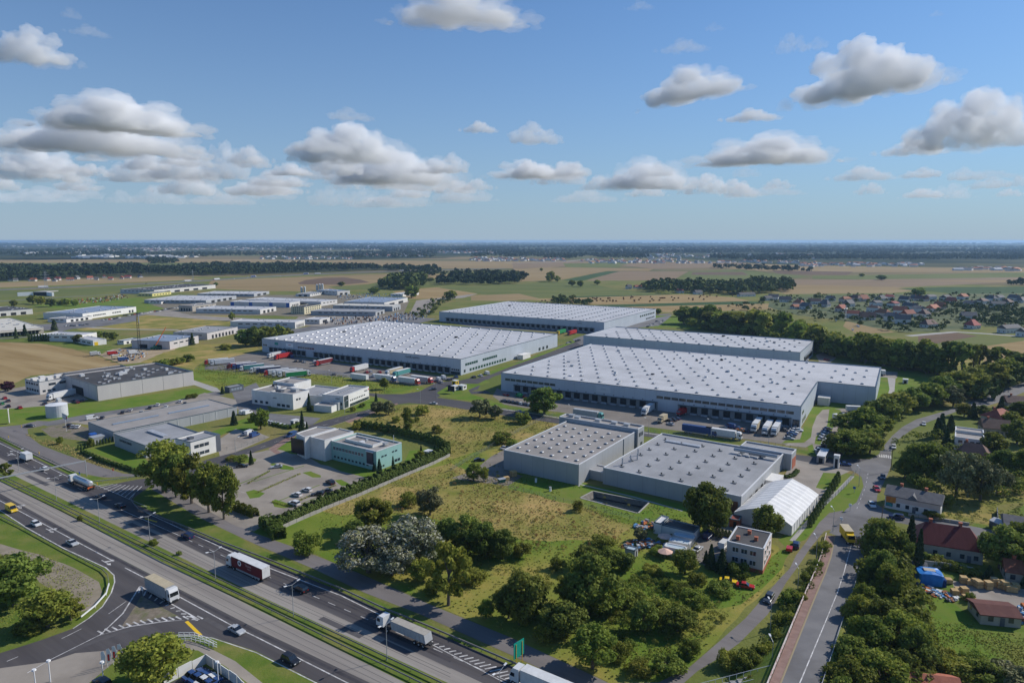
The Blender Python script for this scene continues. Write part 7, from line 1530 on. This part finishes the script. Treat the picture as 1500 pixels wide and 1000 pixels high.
def semi(x, y, hd, cab='white', box='white', roof='white', what=None, place='', group='lorries', kind='box', z=0.0, nocab=False, name='articulated_lorry'):
    p = at(x, y, z); e = empty(name, p, hd); near = p.length < 520
    ch = MB(); ch.box(-8, 5.5 if nocab else 7.6, -.5, .5, .75, 1.1); part('chassis', ch, under, e)
    if kind == 'box':
        L0, L1 = -8.2, 5.4; bx = MB(); bx.box(L0, L1, -1.27, 1.27, 1.15, 3.95); t_ = part('trailer', bx, tarpm(box), e); r_ = MB(); r_.box(L0-.03, L1+.03, -1.3, 1.3, 3.953, 4.05); part('trailer_roof', r_, tarpm(roof), t_)
        dr = MB(); dr.box(L0-.06, L0-.004, -1.2, 1.2, 1.2, 3.9); part('rear_door', dr, tarpm('white'), t_)
        if near:
            q = MB(); q.box(-7.0, 3.5, -1.24, -1.18, .6, 1.05); q.box(-7.0, 3.5, 1.18, 1.24, .6, 1.05); part('side_guard', q, metal, t_)
    elif kind == 'tank':
        bx = MB(); bx.tube((-6.6,0,2.3), (4.4,0,2.4), 1.15, 1.15, 18); bx.tube((-7.2,0,2.28), (-6.61,0,2.3), .6, 1.15, 18); bx.tube((4.41,0,2.4), (4.9,0,2.42), 1.15, .6, 18); t_ = part('tank', bx, M('polished_tank', (.62,.63,.64), rough=.25, metal=.5), e)
        q = MB(); q.box(-5, 3.5, -.3, .3, 3.48, 3.6); part('walkway', q, metal, t_); q = MB(); q.box(-7.4, -7.2, -1.2, 1.2, .8, 1.4); part('rear_panel', q, M('orange_panel', (.6,.13,.02)), t_)
    elif kind == 'dump':
        bx = MB(); a = [(-7.2,1.3),(-6.8,3.1),(3.6,3.1),(3.2,1.3)]; bx.loft([[(x_, -1.2, z_) for x_, z_ in a], [(x_, 1.2, z_) for x_, z_ in a]]); t_ = part('dump_body', bx, tarpm('silver'), e); q = MB(); q.box(-6.7, 3.5, -1.1, 1.1, 3.103, 3.22); part('cover_sheet', q, M('dusty_sheet', (.34,.31,.27), (.4,.37,.32), scale=.9, obj=True), t_)
        q = MB()
        for k in range(9): q.box(-6.6+1.15*k, -6.5+1.15*k, -1.27, -1.203, 1.4, 3.0); q.box(-6.6+1.15*k, -6.5+1.15*k, 1.203, 1.27, 1.4, 3.0)
        part('rib', q, metal, t_)
    wheels(e, (-6.4,-5.1,-3.8), 2.5)
    if not nocab: cabp(e, 5.9, cab, 3.75 if kind == 'box' else 3.3); wheels(e, (3.2+1.4, 7.2), 2.5)
    else: q = MB(); q.box(3.3, 3.5, -.8, .8, 0, .8); part('landing_leg', q, under, e)
    if what: tag(e, what, 'lorry', group)
    else: later(e, ('%s trailer' % box if nocab else '%s lorry with %s trailer' % (cab, box)), place, 'trailer' if nocab else 'lorry', group)
    return e
def boxtruck(x, y, hd, cab, box, what, L=6.5, z=0.0, roofc='white', name='box_truck', open_=False):
    e = empty(name, at(x, y, z), hd); ch = MB(); ch.box(-L/2-1, L/2+.8, -.5, .5, .7, 1.05); part('chassis', ch, under, e)
    bx = MB(); bx.box(-L/2-1.2, L/2-1.2, -1.22, 1.22, 1.08, 3.5); t_ = part('cargo_box', bx, tarpm(box), e); r_ = MB(); r_.box(-L/2-1.24, L/2-1.16, -1.26, 1.26, 3.503, 3.58); part('box_roof', r_, tarpm(roofc), t_); cabp(e, L/2-1.0, cab, 3.0, 1.9, 2.2); wheels(e, (-L/2+.6, L/2), 2.4, .45)
    tag(e, what, 'truck'); return e
# highway traffic
boxtruck(38,674, HN, 'white', 'white', 'small white box van on the far carriageway, leftmost', 5)
car(65,688, HN, 'hatch', 'white', 'white hatchback behind the box van on the far carriageway')
semi(120,712, HN, 'white', what='silver tanker lorry leaving past the yellow post', kind='tank', name='tanker_lorry')
car(148,729, HN, 'sedan', 'dark', 'dark car just behind the tanker lorry'); car(176,742, HN, 'sedan', 'black', 'black car on the slip road nose')
car(275,787, HN, 'suv', 'navy', 'dark blue car ahead of the maroon lorry')
e = semi(363,839, HN, 'white', 'maroon', 'white', what='lorry with maroon curtain trailer and round white emblem')
t_ = [c for c in e.children if c.name.startswith('trailer')][0]
q = MB(); q.tube((1.7,1.275,2.9), (1.7,1.30,2.9), .78, .78, 20); part('emblem', q, inkw, t_); q = MB(); q.tube((1.7,1.301,2.9), (1.7,1.312,2.9), .42, .42, 6); part('emblem_star', q, ink, t_)
for s_, sz, yy, zz2 in (('TRANS', .9, -2.2, 3.05), ('logistics', .5, -2.6, 2.3)):
    me = text_mesh(s_, sz, M('faded_letter', (.5,.3,.28))); o = link('lettering', me, t_); o.rotation_euler = (math.pi/2, 0, math.pi); o.location = (yy, 1.29, zz2)
car(440,865, HN, 'suv', 'black', 'black estate car behind the maroon lorry'); semi(594,932, HN, 'white', what='white tractor with dusty covered tipper trailer', kind='dump', name='tipper_lorry')
semi(800,1017, HN, 'white', 'white', 'white', what='white lorry cut by the bottom picture edge')
car(17,748, HS, 'van', 'yellow', 'bright yellow van on the near carriageway'); car(53,769, HS, 'hatch', 'white', 'white hatchback ahead of the yellow van'); car(106,797, HS, 'sedan', 'silver', 'silver car about to reach the side-road bend')
e = semi(238,873, HS, 'white', 'silver', 'beige', what='white tractor with grey curtain trailer beside the gravel island')
e.scale = (.72, 1, 1)
car(347,925, HS, 'sedan', 'silver', 'silver car on the near carriageway beyond the stop line'); car(426,969, HS, 'suv', 'black', 'black SUV nearest to the bottom edge on the highway')
for i, (x, y, c_) in enumerate(((284,990,'blue'),(293,994,'blue'),(302,998,'white'),(309,1003,'blue'))): car(x, y, .95, 'sedan', c_, place='inside the white panel fence', group='cars in the fenced lot')
car(150,1003, 2.6, 'suv', 'dark', 'dark car beside the lot entrance lamp')
# car park by the teal office
for x, y, k, c_, h_ in ((405,685,'sedan','silver',3.5),(484,708,'suv','black',2.3),(450,719,'hatch','white',2.6),(435,726,'hatch','white',2.6),(465,725,'sedan','black',3.4),(478,721,'sedan','dark',3.4),(431,739,'suv','white',2.6),(355,684,'sedan','black',.2)): car(x, y, h_, k, c_, place='in the teal office car park', group='cars in the teal office car park')
car(427,639, ang((427,639),(375,657)), 'van', 'blue', 'blue van on the road by the teal office'); car(635,592, ang((690,600),(600,588)), 'sedan', 'silver', 'silver car at the mouth of the warehouse road'); car(634,571, 3.6, 'sedan', 'dark', 'dark car entering the road toward the kiosks')
for i in range(6): car(394+4.6*i, 619+1.1*i, 1.1, 'hatch', ['white','silver','white','grey','white','silver'][i], place='before the boxy white office', group='cars before the boxy white office')
car(135,614, .8, 'van', 'white', 'white van above the workshop roof'); 
for x, y, c_ in ((150,613,'dark'),(180,605,'dark'),(191,602,'silver'),(207,605,'silver'),(220,598,'dark'),(231,594,'white'),(243,597,'white'),(264,589,'white'),(271,592,'dark'),(101,624,'black'),(107,626,'silver'),(114,626,'white')): car(x, y, 1.9, 'sedan', c_, place='in the yard behind the workshop', group='cars behind the workshop')
for x, y, c_ in ((357,606,'white'),(363,606,'white'),(360,636,'silver'),(366,636,'white'),(373,639,'blue')): car(x, y, 1.2, 'van' if c_ != 'silver' else 'sedan', c_, place='right of the white office cube', group='vehicles right of the white office cube')
semi(90,583, ang((115,575),(70,585)), 'white', 'white', what='white lorry backing into the dark-roofed hall')
for x, y, c_ in ((7,584,'red'),(12,588,'dark'),(3,592,'green'),(12,596,'black'),(29,598,'red'),(66,592,'dark'),(74,594,'white'),(107,588,'dark'),(113,590,'maroon'),(120,588,'dark')): car(x, y, 2.4, 'sedan', c_, place='left of the dark-roofed hall', group='cars by the dark-roofed hall')
car(86,589, 2.4, 'van', 'white', 'white van behind the silver tank'); car(44,625, -.1, 'sedan', 'dark', 'dark car at the far-left junction')
# middle warehouse yard
DK = math.radians(240); PRL = math.radians(213)
for x, y, cb, bx in ((405,523,'white','white'),(415,525,'red','red'),(474,534,'red','maroon'),(526,543,'red','white'),(577,548,'white','beige'),(588,550,'teal','teal')): semi(x, y, DK, cb, bx, 'white' if bx != 'red' else 'red', place='backed onto the middle warehouse', group='lorries at the middle warehouse docks')
for x, y, cb, bx in ((317,533,'red','white'),(326,534,'white','white'),(350,539,'maroon','red'),(358,540,'blue','blue'),(369,542,'white','teal'),(384,545,'white','white'),(393,546,'navy','navy'),(405,549,'red','white'),(417,550,'white','white'),(426,551,'white','beige')): semi(x, y, PRL, cb, bx, 'white', place='in the trailer park row', group='lorries in the trailer park')
semi(437,552, PRL+math.pi, 'white', 'green', 'white', what='lorry with bright green side at the right end of the trailer park')
for x, y, cb, bx in ((565,558,'blue','white'),(599,562,'red','white'),(618,560,'red','silver')): semi(x, y, math.radians(-30), cb, bx, 'white', place='in the middle warehouse front row', group='lorries in the front row')
semi(529,557, math.radians(-30), 'white', 'white', 'white', what='low white trailer parked at the kerb of the middle yard', nocab=True, name='trailer')
for x, y, k, c_ in ((427,524,'van','blue'),(433,530,'sedan','dark'),(440,530,'sedan','dark'),(446,531,'sedan','silver'),(461,532,'van','white'),(489,549,'sedan','grey'),(526,550,'sedan','black'),(537,546,'sedan','red'),(543,545,'sedan','white'),(548,552,'van','white'),(556,546,'sedan','red'),(642,557,'van','white'),(634,560,'sedan','maroon'),(639,559,'sedan','dark'),(646,561,'sedan','silver'),(652,556,'sedan','silver'),(657,557,'sedan','dark'),(662,556,'sedan','grey'),(649,554,'van','white'),(668,553,'sedan','blue'),(694,553,'sedan','dark'),(704,551,'sedan','white'),(713,548,'van','white')): car(x, y, 2.1, k, c_, place='in the middle warehouse yard', group='cars in the middle warehouse yard')
# largest warehouse yard
for x, y, cb, bx in ((950,604,'white','white'),(1108,628,'white','beige'),(1124,632,'white','white'),(1137,633,'white','silver')): semi(x, y, DK, cb, bx, 'white', place='backed onto the largest warehouse', group='lorries at the largest warehouse')
e = semi(862,612, math.radians(-31), 'teal', 'silver', 'silver', what='lorry with teal cab parked along the yard kerb'); semi(1025,636, math.radians(-31), 'blue', 'blue', 'blue', what='dark blue lorry along the yard kerb'); semi(1060,641, math.radians(-31), 'white', 'white', 'white', what='white lorry right of the dark blue one')
boxtruck(970,618, 4.1, 'beige', 'beige', 'beige flatbed truck loaded with crates', 5.5, roofc='beige'); boxtruck(998,608, 3.9, 'red', 'red', 'red tractor unit in the yard corner', 4.2, roofc='red')
for x, y, k, c_ in ((980,617,'sedan','black'),(986,616,'sedan','dark'),(991,614,'sedan','navy'),(982,622,'sedan','silver'),(1070,626,'van','blue'),(1080,628,'sedan','blue'),(1085,631,'sedan','orange'),(1060,628,'sedan','dark'),(738,588,'sedan','dark'),(744,589,'sedan','dark'),(750,590,'sedan','dark'),(756,591,'sedan','black'),(762,592,'sedan','white'),(768,593,'sedan','dark'),(774,594,'sedan','silver'),(760,581,'van','green'),(768,582,'sedan','red'),(741,579,'sedan','red'),(1080,638,'sedan','white'),(1092,632,'sedan','navy'),(760,604,'sedan','silver'),(1148,631,'sedan','grey')): car(x, y, 2.2, k, c_, place='in the largest warehouse yard', group='cars in the largest warehouse yard')
for i, (x, y, c_) in enumerate(((1166,628,'silver'),(1164,631,'white'),(1162,634,'white'),(1160,637,'blue'),(1158,640,'dark'),(1156,643,'silver'),(1169,631,'white'))): car(x, y, 2.62+math.pi, 'sedan', c_, place='beside the grass bed corner', group='cars beside the grass bed')
for i, (x, y, c_) in enumerate(((1212,629,'navy'),(1210,633,'blue'),(1209,636,'white'),(1207,640,'white'),(1205,644,'silver'),(1234,636,'dark'),(1233,640,'maroon'),(1230,644,'dark'),(1229,648,'navy'),(1227,652,'silver'),(1225,656,'grey'),(1223,660,'silver'),(1200,660,'white'),(1207,661,'silver'))): car(x, y, .3, 'sedan', c_, place='in the right-hand car park', group='cars in the right-hand car park')
boxtruck(1253,604, -.2, 'yellow', 'white', 'large white truck with yellow cab behind the tree belt', 7); boxtruck(1230,618, -1.2, 'white', 'white', 'white box truck on the right-hand driveway', 5); car(1237,609, -.2, 'sedan', 'silver', 'silver car left of the yellow-cabbed truck'); car(1248,611, -.2, 'sedan', 'yellow', 'yellow car in front of the yellow-cabbed truck')
boxtruck(1293,549, 1.2, 'red', 'white', 'red and white truck at the far corner of the largest warehouse', 5)
for x, y, k, c_, t in ((1353,622,'hatch','white','white hatchback on the upper curve of the main road'),(1309,656,'hatch','white','white hatchback at the zebra crossing'),(1293,700,'sedan','dark','dark car in the tree shade at the junction'),(1284,718,'hatch','red','red hatchback beside the long grey-roofed house'),(1277,741,'hatch','white','white car before the junction corner'),(1313,759,'suv','navy','dark blue estate parked at the side street')): car(x, y, 4.5 if y > 710 and x < 1300 else (2.7 if x > 1300 and y > 700 else 4.2), k, c_, t, group='cars on the main road')
boxtruck(1241,791, 4.55, 'yellow', 'yellow', 'yellow truck with grey canvas top driving onto the bridge road', 5.5, roofc='beige'); car(1262,793, 1.45, 'suv', 'dark', 'dark car beside the yellow truck'); car(1268,800, 1.45, 'hatch', 'white', 'white car half hidden under the roadside tree')
car(1166,800, 1.1, 'suv', 'navy', 'dark blue SUV towing on the lane'); car(1126,879, 4.1, 'suv', 'dark', 'dark SUV on the lane below the red car'); car(1238,681, -.3, 'sedan', 'blue', 'blue car at the belt corner')
e = empty('red_trailer', at(1156,807), 1.1); q = MB(); q.box(-1.2, 1.2, -.8, .8, .5, 1.3); part('body', q, paint('red'), e); wheels(e, (0,), 1.9, .35); q = MB(); q.tube((1.2,0,.55), (2.3,0,.5), .05, .05, 6); part('drawbar', q, metal, e); tag(e, 'small red trailer behind the dark blue SUV', 'trailer')
for x, y, k, c_, t in ((1022,806,'sedan','silver','silver-blue car in the garage court'),(1061,801,'van','white','white van beside the pink office'),(1038,787,'van','navy','dark blue van behind the garage court'),(1063,793,'sedan','navy','dark blue car at the back of the pink office'),(1067,853,'sedan','yellow','yellow car on the grass above the lane'),(1092,860,'sedan','red','red car on the grass above the lane'),(702,675,'sedan','black','black car on the factory forecourt'),(739,657,'sedan','silver','silver car by the corner of the taupe-roofed factory')): car(x, y, {1067:-.35,1092:-.35,702:.1}.get(x, .9), k, c_, t, group='single parked cars')
for x, y, c_ in ((962,471,'dark'),(967,472,'white'),(972,470,'silver'),(958,475,'silver'),(953,477,'white'),(949,479,'dark'),(1209,527,'red'),(1213,528,'maroon'),(835,502,'dark'),(845,500,'dark'),(832,503,'silver'),(848,499,'black')): car(x, y, .9, 'sedan', c_, place='near the farthest warehouse', group='cars near the farthest warehouse')
semi(822,489, DK, 'yellow', 'green', 'green', place='before the farthest warehouse', group='lorries at the farthest warehouse'); semi(838,490, DK, 'red', 'red', 'red', place='before the farthest warehouse', group='lorries at the farthest warehouse')
# estate cars and motorway traffic
rc = random.Random(5); cols = ['white','silver','dark','black','grey','blue','red','white','silver','dark']
for x0, y0, x1, y1, n in ((150,469,176,466,9),(180,463,240,455,16),(96,478,130,476,9),(240,454,268,450,8),(355,474,430,470,16)):
    for i in range(n): t = (i+.5)/n; car(x0+(x1-x0)*t+rc.uniform(-.6,.6), y0+(y1-y0)*t+rc.uniform(-.5,.5), 1.5, 'sedan', rc.choice(cols), place='in the rows of the left estate', group='cars in the left estate')
mw = [(0,424.5),(200,416),(290,411.5),(375,406),(450,402),(525,399),(620,396)]
for i in range(14):
    k = rc.randrange(len(mw)-1); t = rc.random(); x = mw[k][0]+(mw[k+1][0]-mw[k][0])*t; y = mw[k][1]+(mw[k+1][1]-mw[k][1])*t+rc.choice([-.3,.3]); hd = ang(mw[k], mw[k+1])
    if rc.random() < .6: semi(x, y, hd, 'white', rc.choice(['white','blue','white','silver']), 'white', place='on the motorway', group='motorway lorries')
    else: car(x, y, hd, 'sedan', rc.choice(cols), place='on the motorway', group='motorway cars')
for x, y, c_, b_ in ((165,520,'red','red'),(172,526,'yellow','beige'),(140,521,'white','silver'),(181,529,'blue','blue'),(196,519,'white','white')): boxtruck(x, y, .8, c_, b_, '%s truck on the sandy building yard' % c_ if x != 140 else 'white truck at the left tip of the sandy building yard', 5)
finish_labels()
